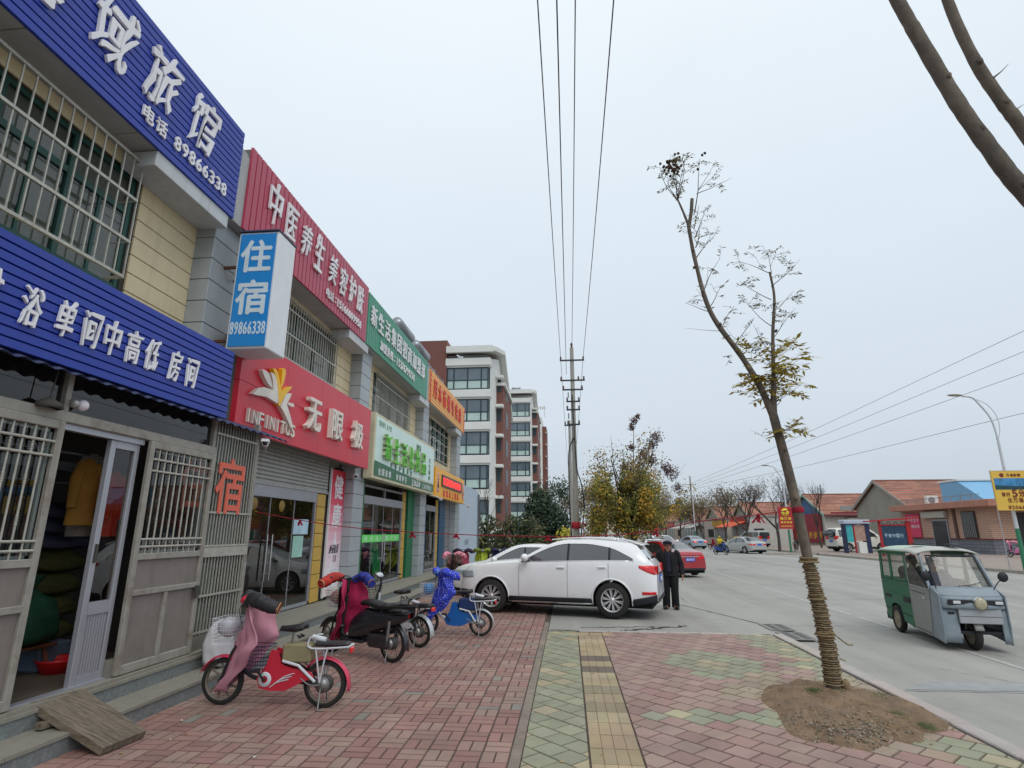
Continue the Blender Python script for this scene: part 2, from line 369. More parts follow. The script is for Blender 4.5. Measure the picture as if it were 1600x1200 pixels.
# -------- diamond tiles --------
def clipx(poly,xa,sign):
    out=[]
    for i in range(len(poly)):
        p,q=poly[i],poly[(i+1)%len(poly)]; a=(p[0]-xa)*sign; b=(q[0]-xa)*sign
        if a>=0: out.append(p)
        if (a>=0)!=(b>=0):
            t=a/(a-b); out.append((lerp(p[0],q[0],t),lerp(p[1],q[1],t)))
    return out
def clipy(poly,ya,sign): return [(b,a) for a,b in clipx([(q,p) for p,q in poly],ya,sign)]
def diamonds(xa,xb,ya,yb,colf,s=.24):
    c45=math.sqrt(.5)
    for i in range(-80,80):
        for j in range(-80,80):
            off=(i%2)*s/2
            u0=i*s;v0=j*s+off
            P=[]
            for du,dv in ((g,g),(s-g,g),(s-g,s-g),(g,s-g)):
                u=u0+du;v=v0+dv; P.append(((u-v)*c45+1.5,(u+v)*c45+5.0))
            cx=sum(p[0] for p in P)/4;cy=sum(p[1] for p in P)/4
            if cx<xa-.3 or cx>xb+.3 or cy<ya-.3 or cy>yb+.3: continue
            P=clipx(P,xa+g,1)
            if len(P)>2:P=clipx(P,xb-g,-1)
            if len(P)>2:P=clipy(P,ya+g,1)
            if len(P)>2:P=clipy(P,yb-g,-1)
            if len(P)<3: continue
            ar=abs(sum(P[k][0]*P[(k+1)%len(P)][1]-P[(k+1)%len(P)][0]*P[k][1] for k in range(len(P))))/2
            if ar<.002: continue
            if math.hypot((cx-2.9)/.55,(cy-6.95)/.85)<1: continue
            tile(P,colf(cx,cy))
GREEN=S(164,165,140,.80);YEL=S(186,174,144,.82);PINK=S(176,148,138,.80);PINK2=S(170,138,130,.80)
def gcol(x,y):
    if rnd.random()<.16+.1*(y<7): return shade(YEL,.07)
    return shade(GREEN,.09,.03)
def pcol(x,y):
    # laid colour bands: diamonds and a green/yellow stripe, green margin at the kerb
    if x>3.05-.05*max(y-9,0)+rnd.uniform(-.1,.1) and (y>8.2 or y<6.1): return shade(GREEN if rnd.random()>.3 else YEL,.08)
    if abs(y-6.55-.0*(x))<.17 and .75<x<2.5: return shade(GREEN if rnd.random()>.45 else YEL,.08)
    if abs(y-9.0)/.95+abs(x-1.95)/.8<1:
        return shade(YEL if abs(y-9.0)/.95+abs(x-1.95)/.8<.4 else GREEN,.08)
    if math.hypot((x-2.8)/1.15,(y-7.2)/1.6)<1 and rnd.random()<.75: return shade(S(176,158,138,.82),.09)
    return shade(PINK if rnd.random()>.4 else PINK2,.1,.03)
mb=MB(); diamonds(-.43,.13,-.4,11.5,gcol); diamonds(.57,3.6,-.4,11.5,pcol)
mb.build('tile_paving',m_tile,kind='structure',fix=False)
# -------- tactile strip --------
mb=MB()
YT=[S(184,164,130,.84),S(190,172,140,.84),S(174,156,126,.84)]
for j in range(33):
    y0=-.3+j*.345
    c=rnd.choice(YT)
    if j in (27,): c=S(120,108,92,.8)
    if j in (25,): c=S(125,115,98,.8)
    if j in (22,20): c=S(160,148,120,.8)
    c=shade(c,.05)
    for k in range(4):
        xa=.14+k*.1055; tile([(xa+.0008,y0+.003),(xa+.1047,y0+.003),(xa+.1047,y0+.342),(xa+.0008,y0+.342)],shade(c,.04),b=.004)
for k in range(5):
    xa=-.12+k*.23; tile([(xa,11.1),(xa+.222,11.1),(xa+.222,11.42),(xa,11.42)],shade(YT[0],.12))
mb.build('tactile_strip',m_tile,kind='structure',fix=False)
# -------- kerb --------
mb=MB(); rr=random.Random(5)
m_kerb=mat('kerb_stone',rough=.9,attr=True,var=.1,scale=4,bump=.3,bscale=90)
for j in range(15):
    y0=-1+j*.84; dx=rr.uniform(-.008,.008)
    if j==10: dx=.012
    mb.col=shade(S(188,180,172,.85),.06); mb.box(3.66+dx,3.845+dx,y0+.005,y0+.83,-.12,.004+rr.uniform(-.004,.004),.012)
for k in range(6):
    x0=3.45-k*.55; mb.col=shade(S(188,182,174,.85),.05); mb.box(x0-.54,x0,11.52+.008*k,11.63+.008*k,-.1,.0,.01)
mb.build('kerb',m_kerb,kind='structure')
mb=MB()
for j in range(60):
    y0=14+j*1.0
    if 51<y0<53.5: continue
    mb.col=shade(S(175,168,158,.8),.08); mb.box(20.82,21.0,y0+.01,y0+.99,-.12,.06,.015)
for j in range(14): mb.col=shade(S(175,168,158,.8),.08); mb.box(16.9+.28*j,17.18+.28*j,52.2,52.35,-.1,.03,.01)
mb.build('kerb_opposite',m_kerb,kind='structure')
m_opp=mat('opposite_paving',S(165,150,140,.8),.9,var=.15,scale=2,bump=.2)
MB().quad((21.0,-14,.05),(46,-14,.05),(46,160,.05),(21.0,160,.05)).quad((17,52.4,.03),(21,52.4,.03),(21,54.5,.03),(17,54,.03)).build('opposite_pavement',m_opp,kind='structure')
# low platform west of the paving at the far end + yard ground behind the shops
MB().quad((-12,27.6,-.05),(-.4,26,-.03),(-.4,300,-.03),(-60,300,-.05)).build('yard_ground',mat('yard',S(165,160,150,.8),.9,var=.12,scale=1.2),kind='structure')
# -------- storm drains in the gutter --------
for y in (11.75,12.75):
    d=MB(); 
    D=thing('drain_grate','iron storm drain grate in the gutter, %s from the tree'%('nearer' if y<12 else 'farther'),'drain',(4.12,y,-.06))
    f=MB()
    for k in range(2): f.box(-.24+.44*k,-.2+.44*k,-.4,.4,0,.012)
    for k in range(2): f.box(-.2,.2,-.4+.76*k,-.36+.76*k,0,.012)
    f.box(-.015,.015,-.36,.36,0,.011)
    f.build('frame',mat('cast_frame',S(150,148,142,.85),.8),D)
    s_=MB()
    for k in range(12):
        for x in (-.10,.10): s_.box(x-.06+.015*(k%2),x+.06+.015*(k%2),-.345+k*.06,-.322+k*.06,.004,.0075)
    s_.build('slots',mat('black_hole',(.02,.02,.02),.9),D)
    MB().box(-.2,.2,-.36,.36,-.004,.006).build('grate_plate',mat('slot_plate',S(146,146,144,.8),.8,var=.15,scale=6),D)
# -------- tree pit --------
mb=MB(); N=44; rr=random.Random(11)
def pit_r(a): return 1+.16*math.sin(2*a+.8)+.1*math.sin(3*a+2)+.07*math.sin(5*a+1)+.05*math.sin(9*a)
def pitfn(u,v):
    a=2*PI*u; r=v*pit_r(a); x=2.84+r*.82*math.cos(a); y=6.96+r*1.32*math.sin(a)
    x=min(x,3.64); h=.085*max(0,1-v**1.6)*(1+.5*nz(x*3,y*3,1.2))+.02*nz(x*14,y*14)+.008*(1-v); return (x,y,h-.022*v**6+.006)
mb.grid(pitfn,N,16,False)
m_dirt=mat('pit_dirt',S(132,108,84,.82),.98,var=.35,scale=5,bump=1,bscale=45,dirt=(.24,.19,.14),dirtamt=.5,detail=10)
mb.build('tree_pit_soil',m_dirt,kind='structure',fix='weld')
mb=MB()
for k in range(1500):
    a=rr.uniform(0,2*PI);v=math.sqrt(rr.random())
    if rr.random()<.86: a=rr.gauss(4.3,.38); v=min(rr.gauss(.76,.17),1.03)
    p=pitfn(a/2/PI%1,v); s_=rr.uniform(.003,.0105)*(1.5 if rr.random()<.06 else 1); mb.col=rr.choice([S(160,150,134,.8),S(136,124,106,.8),S(176,168,152,.9),S(112,98,80,.8)])
    mb.ell((p[0],p[1],p[2]+s_*.3),s_*rr.uniform(.8,1.4),s_,s_*.6,5,3,.25)
o=mb.build('gravel',mat('gravel',rough=.95,attr=True,var=.15,scale=30),kind='stuff')
mb=MB()
for k in range(2600):
    a=rr.uniform(0,2*PI);v=rr.random()**.6*1.08; cl=rr.random()
    if cl<.5:
        cx,cy=rr.choice([(3.18,6.55),(2.7,7.35),(3.3,7.15),(3.42,7.3),(2.95,7.2),(3.3,6.3)]); x=cx+rr.gauss(0,.05);y=cy+rr.gauss(0,.05)
        mb.col=rr.choice([S(70,92,45,.8),S(90,110,55,.8)]); h=rr.uniform(.015,.05)
    else:
        p=pitfn(a/2/PI%1,min(v,1)); x,y=p[0],p[1]; mb.col=rr.choice([S(150,130,85),S(170,150,100),S(120,100,65)]); h=rr.uniform(.004,.02)
    z=.085*max(0,1-math.hypot((x-2.88)/.74,(y-6.98)/1.22)**1.6)+.005
    t=rr.uniform(0,PI);dx,dy=math.cos(t)*.03,math.sin(t)*.03
    mb.quad((x,y,z),(x+.004,y+.003,z),(x+dx,y+dy,z+h))
mb.build('grass',mat('grass_blades',rough=.8,attr=True,var=0),kind='stuff',fix=False)
# scattered litter leaves on the bricks
mb=MB()
for k in range(90):
    x=rr.uniform(-4.2,3.5);y=rr.uniform(3.6,12)
    if rr.random()<.5:x=rr.uniform(-4.2,-2.6)
    z=.005;r_=rr.uniform(.012,.03);t=rr.uniform(0,2*PI);c,s_=math.cos(t)*r_,math.sin(t)*r_
    mb.col=rr.choice([S(200,170,130),S(170,140,95),S(215,205,195),S(140,110,70)])
    mb.quad((x-c,y-s_,z),(x+s_*.5,y-c*.5,z+.008),(x+c,y+s_,z+.002),(x-s_*.5,y+c*.5,z+.006))
mb.build('fallen_leaves',mat('litter',rough=.8,attr=True,var=.1),kind='stuff',fix=False)
# -------- shop steps --------
m_gran=mat('granite_riser',S(132,138,138,.8),.75,var=.3,scale=30,bump=.1,dirt=(.13,.12,.1),dirtamt=.35,detail=4)
m_tread=mat('granite_tread',S(154,150,138,.78),.75,var=.12,scale=8,bump=.1,dirt=(.2,.17,.12),dirtamt=.3)
def step(x0f,x0b,xf,xb,y0,y1,z0,z1,nm):
    n=max(int((y1-y0)/1.2),1)
    a=MB();b=MB()
    for k in range(n):
        ya=lerp(y0,y1,k/n);yb=lerp(y0,y1,(k+1)/n)-.004; X=lambda y:lerp(xf,x0f,(y1-y)/(y1-y0)); 
        a.prism([(X(ya),ya),(X(yb),yb),(xb,yb),(xb,ya)],'Z',z0,z1-.03)
        b.prism([(X(ya)+.015,ya),(X(yb)+.015,yb),(xb,yb),(xb,ya)],'Z',z1-.03,z1)
    a.build(nm+'_riser',m_gran,kind='structure'); b.build(nm+'_tread',m_tread,kind='structure')
step(-4.27,0,-4.10,-5.0,2,26.5,-.02,.16,'lower_step')
step(-4.63,0,-4.50,-5.9,2,27.6,-.02,.32,'upper_step')
# ================= SHOP BUILDING =================
def glass(name,tint=(.5,.55,.55),rough=.01,refl=1.0):
    if name in MC: return MC[name]
    m=bpy.data.materials.new(name); m.use_nodes=True; t=m.node_tree; n=t.nodes; L=t.links
    n.remove(n['Principled BSDF']); out=n['Material Output']
    tr=n.new('ShaderNodeBsdfTransparent'); tr.inputs[0].default_value=(*tint,1)
    gl=n.new('ShaderNodeBsdfGlossy'); gl.inputs['Roughness'].default_value=rough; gl.inputs[0].default_value=(refl,refl,refl,1)
    fr=n.new('ShaderNodeFresnel'); ge=n.new('ShaderNodeNewGeometry'); mi=n.new('ShaderNodeMapRange'); mi.inputs['To Min'].default_value=1.6; mi.inputs['To Max'].default_value=1/1.6; L.new(ge.outputs['Backfacing'],mi.inputs[0]); L.new(mi.outputs[0],fr.inputs[0]); mx=n.new('ShaderNodeMixShader')
    L.new(fr.outputs[0],mx.inputs[0]); L.new(tr.outputs[0],mx.inputs[1]); L.new(gl.outputs[0],mx.inputs[2]); L.new(mx.outputs[0],out.inputs[0])
    MC[name]=m; return m
g_shop=glass('shop_glass',(.55,.6,.58)); g_dark=glass('dark_glass',(.28,.3,.3))
m_beige=mat('beige_cladding',(.70,.59,.375),.6,var=.07,scale=1.5,streak=.18,dirt=(.3,.22,.12))
m_gpan=mat('grey_cladding',S(146,152,156,1.35),.5,metal=.15,var=.08,scale=2,streak=.15,dirt=(.2,.2,.2))
m_gpan2=mat('grey_granite_cladding',S(118,118,120,1.2),.7,var=.15,scale=18,detail=3)
m_soff=mat('soffit_panel',S(170,172,172,1.0),.6,var=.1,scale=3,streak=.1)
m_groove=mat('joint_dark',(.05,.045,.04),.9)
m_dark=mat('interior_dark',(.06,.055,.05),.9,var=.2)
m_intw=mat('interior_wall',(.22,.2,.18),.9,var=.2)
m_frame=mat('window_frame_green',S(32,74,66,1.1),.5)
m_steel=mat('grille_steel',S(178,176,166,1.0),.45,metal=.3,var=.15,scale=12,dirt=(.2,.14,.1),dirtamt=.35)
m_alu=mat('aluminium',S(172,174,182,.95),.35,metal=.4,var=.06)
m_cream=mat('cream_steel',S(160,157,148,.85),.55,var=.12,scale=9,dirt=(.16,.11,.08),dirtamt=.8,streak=.3,bump=.15)
m_dpanel=mat('door_sheet',S(140,132,126,.8),.6,var=.1,scale=5,dirt=(.12,.1,.09),dirtamt=.3,streak=.25)
m_curt=mat('curtain',(.5,.56,.58),.9,var=.12,scale=4,streak=.1)
m_conc=mat('rear_concrete',S(160,155,148,.9),.9,var=.15)
B=thing('shop_building','two-storey row of small shops clad in beige and grey panels along the brick pavement','shop building',(-5.5,14,0))
def bld(mb,nm,m,par=None,**k): return mb.build(nm,m,par or B,world=True,**k)
P=[(7.3,7.95),(13.7,14.4),(20.2,21.0),(26.7,27.6)]
bays=[(1.0,7.3),(7.95,13.7),(14.4,20.2),(21.0,26.7)]
wins=[(2.5,6.1),(9.0,12.6),(15.5,19.15),(22.3,26.0)]
# core
mb=MB(); mb.box(-14,-5.62,1,27.6,3.28,7.7); mb.box(-14,-9,1,27.6,0,3.28)
for a,b in P: mb.box(-9,-5.5,a,b,-.02,3.28)
bld(mb,'wall',m_conc)
MB().box(-9,-5.62,1,27.6,.2,.34).build('floor',mat('interior_floor',S(120,112,100),.7,var=.1),B,world=True)
mb=MB();gm=MB()
def cladrow(mb,x,y0,y1,z0,z1,h):
    n=max(round((z1-z0)/h),1)
    for i in range(n): mb.box(x-.03,x,y0,y1,z0+(z1-z0)*i/n+.006,z0+(z1-z0)*(i+1)/n-.006,.004)
for (a,b),(w0,w1) in zip(bays,wins):
    cladrow(mb,-5.5,a,w0-.06,4.0,6.5,.25); cladrow(mb,-5.5,w1+.06,b,4.0,6.5,.25)
    cladrow(mb,-5.5,w0-.06,w1+.06,4.0,4.7,.25); cladrow(mb,-5.5,w0-.06,w1+.06,6.3,6.5,.2)
    gm.box(-5.61,-5.535,a,w0,3.9,6.5); gm.box(-5.61,-5.535,w1,b,3.9,6.5); gm.box(-5.61,-5.535,w0,w1,3.9,4.7)
bld(mb,'cladding',m_beige); bld(gm,'cladding_backing',m_groove)
for a,b in P:
    mb=MB();g2=MB(); n=18
    for i in range(n):
        z0=.32+(6.45-.32)*i/n;z1=.32+(6.45-.32)*(i+1)/n
        if a>7.9 or z1>3.3: mb.box(-5.56,-5.2,a,b,z0+.005,z1-.005,.006)
    g2.box(-5.58,-5.215,a+.015,b-.015,.3 if a>7.9 else 3.3,6.5)
    o=bld(mb,'pillar',m_gpan); g2.build('joint_backing',m_groove,o,world=True)
# parapet fascia and soffits
mb=MB()
for i in range(18):
    y0=1+i*1.48; y1=min(y0+1.472,27.6); mb.box(-5.58,-5.04,y0,y1,6.46,7.72,.008)
bld(mb,'parapet',m_soff)
for a_ in (5.75,12.3,18.95,25.6): bld(MB().box(-5.5,-5.03,a_,a_+(7.3-5.75 if a_<6 else 1.3),6.24,6.45,.006),'soffit_box',mat('soffit_light',S(186,190,192,1.1),.5,var=.06,streak=.2))
MB().box(-14,-5.07,1,27.65,7.72,7.78).build('roof_slab',m_soff,B,world=True)
# upper windows
def window(w0,w1,cur,lattice):
    par=MB(); fw=.05
    nM=4
    par.box(-5.6,-5.56,w0,w1,4.72,4.78);par.box(-5.6,-5.56,w0,w1,6.24,6.3);par.box(-5.6,-5.56,w0,w1,5.75,5.83)
    for i in range(nM+1):
        y=lerp(w0+.03,w1-.03,i/nM); par.box(-5.605,-5.555,y-.035,y+.035,4.72,6.3)
    f=bld(par,'window',m_frame)
    MB().quad((-5.585,w0,4.75),(-5.585,w1,4.75),(-5.585,w1,6.28),(-5.585,w0,6.28)).build('pane',g_shop,f,world=True)
    c=MB()
    def cf(u,v): y=lerp(w0,w1,u); return (-5.75+.03*math.sin(y*38)+.02*math.sin(y*17+2)+.012*math.sin(y*71),y,lerp(4.7,6.3,v))
    c.grid(cf,int((w1-w0)*40),1)
    c.build('curtain',m_curt if cur!=2 else mat('curtain_lace',S(150,140,140),.9,var=.35,scale=3,detail=8),f,world=True)
    gr=MB()
    if lattice==0:
        X=-5.25
        for z in (4.76,5.22,5.78,6.3): gr.bar((X,w0-.1,z),(X,w1-.28+.0,z),.035,.035); 
        n=int((w1-w0)/.155)
        for i in range(n+1):
            y=w0-.1+(w1-w0-.18)*i/n; gr.bar((X+.0,y,4.76),(X,y,6.3),.015,.015)
        for z in (4.76,6.3):
            gr.bar((X,w1-.28,z),(-5.5,w1-.28,z),.03,.03); gr.bar((X,w0-.1,z),(-5.5,w0-.1,z),.03,.03)
        for z in (5.22,5.78): gr.bar((X,w1-.28,z),(-5.5,w1-.28,z),.015,.015)
    elif lattice==1:
        X=-5.42
        for z in (4.76,5.1,5.6,6.1,6.3): gr.bar((X,w0,z),(X,w1,z),.03,.03)
        n=int((w1-w0)/.115)
        for i in range(n+1): gr.bar((X,lerp(w0,w1,i/n),4.76),(X,lerp(w0,w1,i/n),6.3),.018,.018)
    else:
        X=-5.46
        for z in (4.76,5.15,5.55,5.95,6.3): gr.bar((X,w0,z),(X,w1,z),.03,.03)
        for i in range(5): gr.bar((X,lerp(w0,w1,i/4),4.76),(X,lerp(w0,w1,i/4),6.3),.02,.02)
    gr.build('grille',m_steel,f,world=True)
    if lattice==0:
        ac=MB(); # second inner rail of the sliding sashes
        for i in range(nM): MB().box(-5.6,-5.572,lerp(w0,w1,i/nM)+.42,lerp(w0,w1,i/nM)+.46,4.78,5.75).build('sash',m_frame,f,world=True)
window(*wins[0],0,0); window(*wins[1],1,1); window(*wins[2],1,1); window(*wins[3],2,2)
# red paper couplet strip beside the last window
# ---- ground floor of bays 2..4 ----
m_yelclad=mat('ochre_cladding',S(190,155,70,1.1),.55,var=.08,scale=3)
m_green=mat('green_panel',S(28,104,66,1.15),.45,var=.06)
m_blue=mat('blue_panel',S(20,74,110,1.1),.45,var=.06)
def glassdoors(y0,y1,z1,n,par,hdr=.22):
    f=MB(); f.box(-5.53,-5.47,y0,y1,.34,.4);f.box(-5.54,-5.46,y0,y1,z1,z1+hdr)
    f.box(-5.53,-5.47,y0,y0+.05,.34,z1);f.box(-5.53,-5.47,y1-.05,y1,.34,z1)
    for i in range(1,n): y=lerp(y0,y1,i/n); f.box(-5.51,-5.49,y-.008,y+.008,.4,z1)
    d=bld(f,'door',m_alu,par)
    MB().quad((-5.5,y0,.4),(-5.5,y1,.4),(-5.5,y1,z1),(-5.5,y0,z1)).build('door_glass',g_shop,d,world=True)
    h=MB()
    ym=lerp(y0,y1,.5 if n%2==0 else .5)
    for s_ in (-.09,.09):
        h.tube([(-5.44,ym+s_,.95),(-5.44,ym+s_,1.75)],.016,8)
        for z in (1.05,1.65): h.tube([(-5.5,ym+s_,z),(-5.44,ym+s_,z)],.01,6)
    h.build('handle',mat('chrome',(.7,.7,.7),.15,metal=1,var=0),d,world=True); return d
d2=glassdoors(8.4,12.25,2.42,4,None)
sh=MB()
for i in range(10): sh.prism([(-5.50,2.66+i*.075),(-5.475,2.66+i*.075+.012),(-5.475,2.66+i*.075+.06),(-5.5,2.735+i*.075)],'Y',7.95,12.8)
sh.box(-5.56,-5.44,7.95,12.8,2.63,2.67)
bld(sh,'roller_shutter',mat('shutter',S(172,172,168,1.0),.45,metal=.3,var=.1,scale=2,streak=.25))
for a_,c_,h_ in ((12.3,12.72,2.62),(18.95,19.3,3.1),(23.9,24.3,3.1)):
    mb=MB(); cladrow(mb,-5.47,a_,c_,.34,h_,.3); bld(mb,'door_jamb',m_yelclad)
for a_,c_ in ((12.25,12.9),(18.9,19.45),(13.4,13.7)): MB().box(-5.6,-5.5,a_,c_,.3,3.3).build('jamb_backing',m_groove,B,world=True)
d3=glassdoors(15.15,18.9,2.55,4,None); 
tr=MB(); tr.box(-5.53,-5.47,15.15,18.9,3.0,3.06); tr.box(-5.53,-5.47,17,17.05,2.77,3.0)
bld(tr,'transom',m_alu)
for a_,c_ in ((14.4,15.1),(19.45,20.2)): bld(MB().box(-5.5,-5.42,a_,c_,.32,3.25),'green_jamb',m_green)
for a_,c_ in ((21.0,22.0),(24.4,25.5)): bld(MB().box(-5.5,-5.42,a_,c_,.32,3.2),'blue_jamb',m_blue)
mb=MB(); cladrow(mb,-5.45,25.5,26.7,.34,3.2,.42); bld(mb,'tile_strip',m_gpan2)
d4=glassdoors(22.05,23.9,2.6,2,None)
# interiors of bays 2..4: back wall, shelves
mb=MB(); mb.box(-8.9,-8.8,8,27,.34,3.28); bld(mb,'interior_wall',m_intw)
mb=MB()
for y0,y1,c in ((8.6,12.2,(.35,.12,.1)),(15.3,18.8,(.2,.35,.22)),(22.1,24,(.25,.3,.4))):
    for z in (.7,1.1,1.5,1.9,2.3):
        mb.col=(.3,.27,.22); mb.box(-8.5,-8.1,y0,y1,z,z+.03)
        for k in range(int((y1-y0)/.14)):
            mb.col=shade(random.choice([c,(.5,.48,.45),(.3,.1,.1),(.15,.25,.4),(.5,.4,.15)]),.3); h=random.uniform(.12,.3); mb.box(-8.4,-8.2,y0+k*.14+.01,y0+k*.14+.12,z+.03,z+.03+h)
mb.col=(.55,.2,.17); mb.box(-7.4,-6.9,9.0,10.6,.34,1.2); mb.col=(.6,.58,.55); mb.box(-7.2,-6.6,16,17.6,.34,1.15)
bld(mb,'shelf',mat('shelf_goods',rough=.7,attr=True,var=.1),kind=None)
# stickers on door of shop 2 (posters)
mb=MB(); mb.box(-5.495,-5.488,11.32,11.98,1.75,2.05); mb.col=(.2,.35,.6); bld(mb,'poster',mat('poster_pale',S(170,200,215,1.1),.6,var=.25,scale=3),d2)
MB().box(-5.495,-5.488,11.35,11.8,1.3,1.72).build('notice',mat('notice_green',S(150,195,180,1.1),.6,var=.2,scale=4),d2,world=True)
for y in (9.75,10.75): bld(MB().lathe([(0,.012),(.1,.012),(.11,0)],(-5.49,y,2.28),'X',18),'round_sticker',mat('sticker',S(150,120,50,.9),.6),d2)
MB().box(-5.495,-5.485,15.3,18.75,1.52,1.72).build('green_decal',mat('decal_green',S(110,220,110,1.1),.6,var=.1),d3,world=True)
t=MB(); line(t,'化妆品美容护肤',15.6,(-5.485,0,1.62),YD,ZD,.46,.22,.12,depth=.002); bld(t,'decal_lettering',mat('white_letter',(.8,.8,.8),.5),d3)
# ================= SHOP 1 EXTENSION (hostel front) =================
X=-4.75
mb=MB(); mb.box(-4.80,-4.62,1,8.33,.30,.352); 
bld(mb,'sill',m_tread)
mb=MB(); mb.box(-4.8,-4.70,5.93,8.33,.352,.52); bld(mb,'plinth',mat('plinth',S(128,125,115,.9),.9,var=.2,scale=4,dirt=(.1,.09,.07),dirtamt=.5))
fr=MB()
fr.box(-4.8,-4.68,1,7.22,2.80,2.9,.008); 
for y in (2.2,4.86,7.2): fr.box(-4.79,-4.71,y-.03,y+.03,2.9,3.45)
fr.box(-4.79,-4.71,8.25,8.33,.35,3.4); fr.box(-4.79,-4.71,7.2,7.26,.52,2.9)
E_=bld(fr,'shopfront_frame',m_cream)
MB().quad((-4.76,1,2.9),(-4.76,7.2,2.9),(-4.76,7.2,3.42),(-4.76,1,3.42)).build('transom_glass',g_dark,E_,world=True)
# side return glazing of the extension
MB().box(-5.45,-4.76,8.28,8.31,.35,3.3).build('side_panel',mat('side_sheet',S(150,150,150),.5,var=.1),E_,world=True)
# back room
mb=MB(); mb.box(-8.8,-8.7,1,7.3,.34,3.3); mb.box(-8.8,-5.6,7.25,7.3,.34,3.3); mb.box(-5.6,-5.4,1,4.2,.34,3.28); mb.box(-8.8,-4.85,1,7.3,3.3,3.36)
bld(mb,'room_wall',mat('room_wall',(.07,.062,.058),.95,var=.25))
MB().box(-8.8,-4.82,1,8.2,.30,.345).build('room_floor',mat('room_floor',S(112,100,88,.7),.8,var=.2,scale=3),B,world=True)
# sliding aluminium door leaf
d=MB(); y0,y1=5.52,5.93; Xd=-4.78
d.box(Xd-.03,Xd+.03,y0,y0+.07,.36,2.74,.006); d.box(Xd-.03,Xd+.03,y1-.06,y1,.36,2.74,.006)
for z0,z1 in ((2.66,2.74),(.36,.44),(1.0,1.12)): d.box(Xd-.028,Xd+.028,y0+.07,y1-.06,z0,z1)
for k in range(8): d.box(Xd-.015,Xd+.015,y0+.075+k*.034,y0+.102+k*.034,.44,1.0)
d.box(-4.8,-4.72,4.86,5.95,2.74,2.8); d.box(-4.8,-4.72,1,5.95,.352,.368)
dl=bld(d,'sliding_door',m_alu)
MB().quad((Xd,y0+.07,1.12),(Xd,y1-.06,1.12),(Xd,y1-.06,2.66),(Xd,y0+.07,2.66)).build('door_glass',glass('brown_glass',(.5,.42,.34)),dl,world=True)
MB().box(Xd+.03,Xd+.045,y0+.02,y0+.05,1.5,1.68).build('handle',m_dark,dl,world=True)
mb=MB(); mb.box(-5.3,-5.28,5.5,6.0,.4,1.5); 
# security doors
def secdoor(y0,y1,nm):
    X=-4.68; f=MB(); w=.07
    for a,b in ((y0,y0+w),(y1-w,y1)): f.box(X-.025,X+.025,a,b,.36,2.80,.008)
    for a,b in ((2.72,2.80),(.36,.45),(1.50,1.57),(1.13,1.19)): f.box(X-.025,X+.025,y0+w,y1-w,a,b,.006)
    ym=(y0+y1)/2; f.box(X-.02,X+.02,ym-.03,ym+.03,.45,1.13,.005)
    d=bld(f,'security_door',m_cream)
    b=MB(); n=int((y1-y0-2*w)/.1)
    for i in range(1,n):
        y=lerp(y0+w,y1-w,i/n); b.tube([(X,y,1.57),(X,y,2.72)],.010,6)
        if i%2==0:
            for zc in (2.66,2.56,2.30,1.95): 
                for q in range(5): b.lathe([(.010,-.007),(.017,0),(.010,.007)],(X,y,zc-.02-q*.018),'Z',6)
    for z in (2.60,2.47,1.72,1.64): b.tube([(X+.008,y0+w,z),(X+.008,y1-w,z)],.014,6)
    b.build('bars',m_steel,d,world=True)
    p=MB(); p.box(X-.012,X-.006,y0+w,y1-w,.45,1.13); p.box(X-.012,X-.006,y0+w,y1-w,1.19,1.5)
    p.build('panel',m_dpanel,d,world=True)
    g_=MB().quad((X-.03,y0+w,1.57),(X-.03,y1-w,1.57),(X-.03,y1-w,2.72),(X-.03,y0+w,2.72)); g_.build('pane',g_shop,d,world=True)
    fr2=MB()
    for a,b_ in ((y0+w,y0+w+.03),(y1-w-.03,y1-w)): fr2.box(X-.05,X-.031,a,b_,1.57,2.72)
    fr2.box(X-.05,X-.031,y0+w,y1-w,1.57,1.6);fr2.box(X-.05,X-.031,y0+w,y1-w,2.69,2.72); fr2.build('inner_frame',mat('white_frame',(.7,.7,.72),.4),d,world=True)
    return d
secdoor(3.45,4.84,0); secdoor(5.98,7.2,1); secdoor(2.2,3.42,2)
h=MB(); h.box(-4.66,-4.63,7.1,7.16,1.0,1.15); bld(h,'door_bolt',m_dark)
# grille wall section
g=MB(); X=-4.72
for i in range(15): g.bar((X,7.28+i*.068,.5),(X,7.28+i*.068,3.3),.014,.014)
for z in (.56,1.0,1.62,2.05,3.1): g.bar((X+.01,7.24,z),(X+.01,8.27,z),.02,.025)
g.box(X-.03,X+.03,7.24,8.27,1.48,1.6)
G_=bld(g,'bar_grille',m_steel)
MB().quad((-4.77,7.24,.5),(-4.77,8.27,.5),(-4.77,8.27,3.3),(-4.77,7.24,3.3)).build('pane',g_shop,G_,world=True)
MB().box(-4.90,-4.87,7.25,8.26,1.62,3.25).build('pale_blind',mat('blind_grey',S(150,156,156),.8,var=.15,scale=2,stretch=(1,12,1)),G_,world=True)
# ================= HANGING / INTERIOR THINGS =================
# corrugated awning
aw=MB()
def awf(u,v):
    y=lerp(1,8.85,u); x=lerp(-5.2,-4.51,v); return (x,y,lerp(3.48,3.215,v)+.013*math.cos(y*2*PI/.19))
aw.grid(awf,420,2)
tag(aw.build('awning',mat('awning_sheet',S(36,48,92,.9),.5,var=.1,scale=3),solid=.006),'thin blue corrugated metal awning above the hostel front','awning')
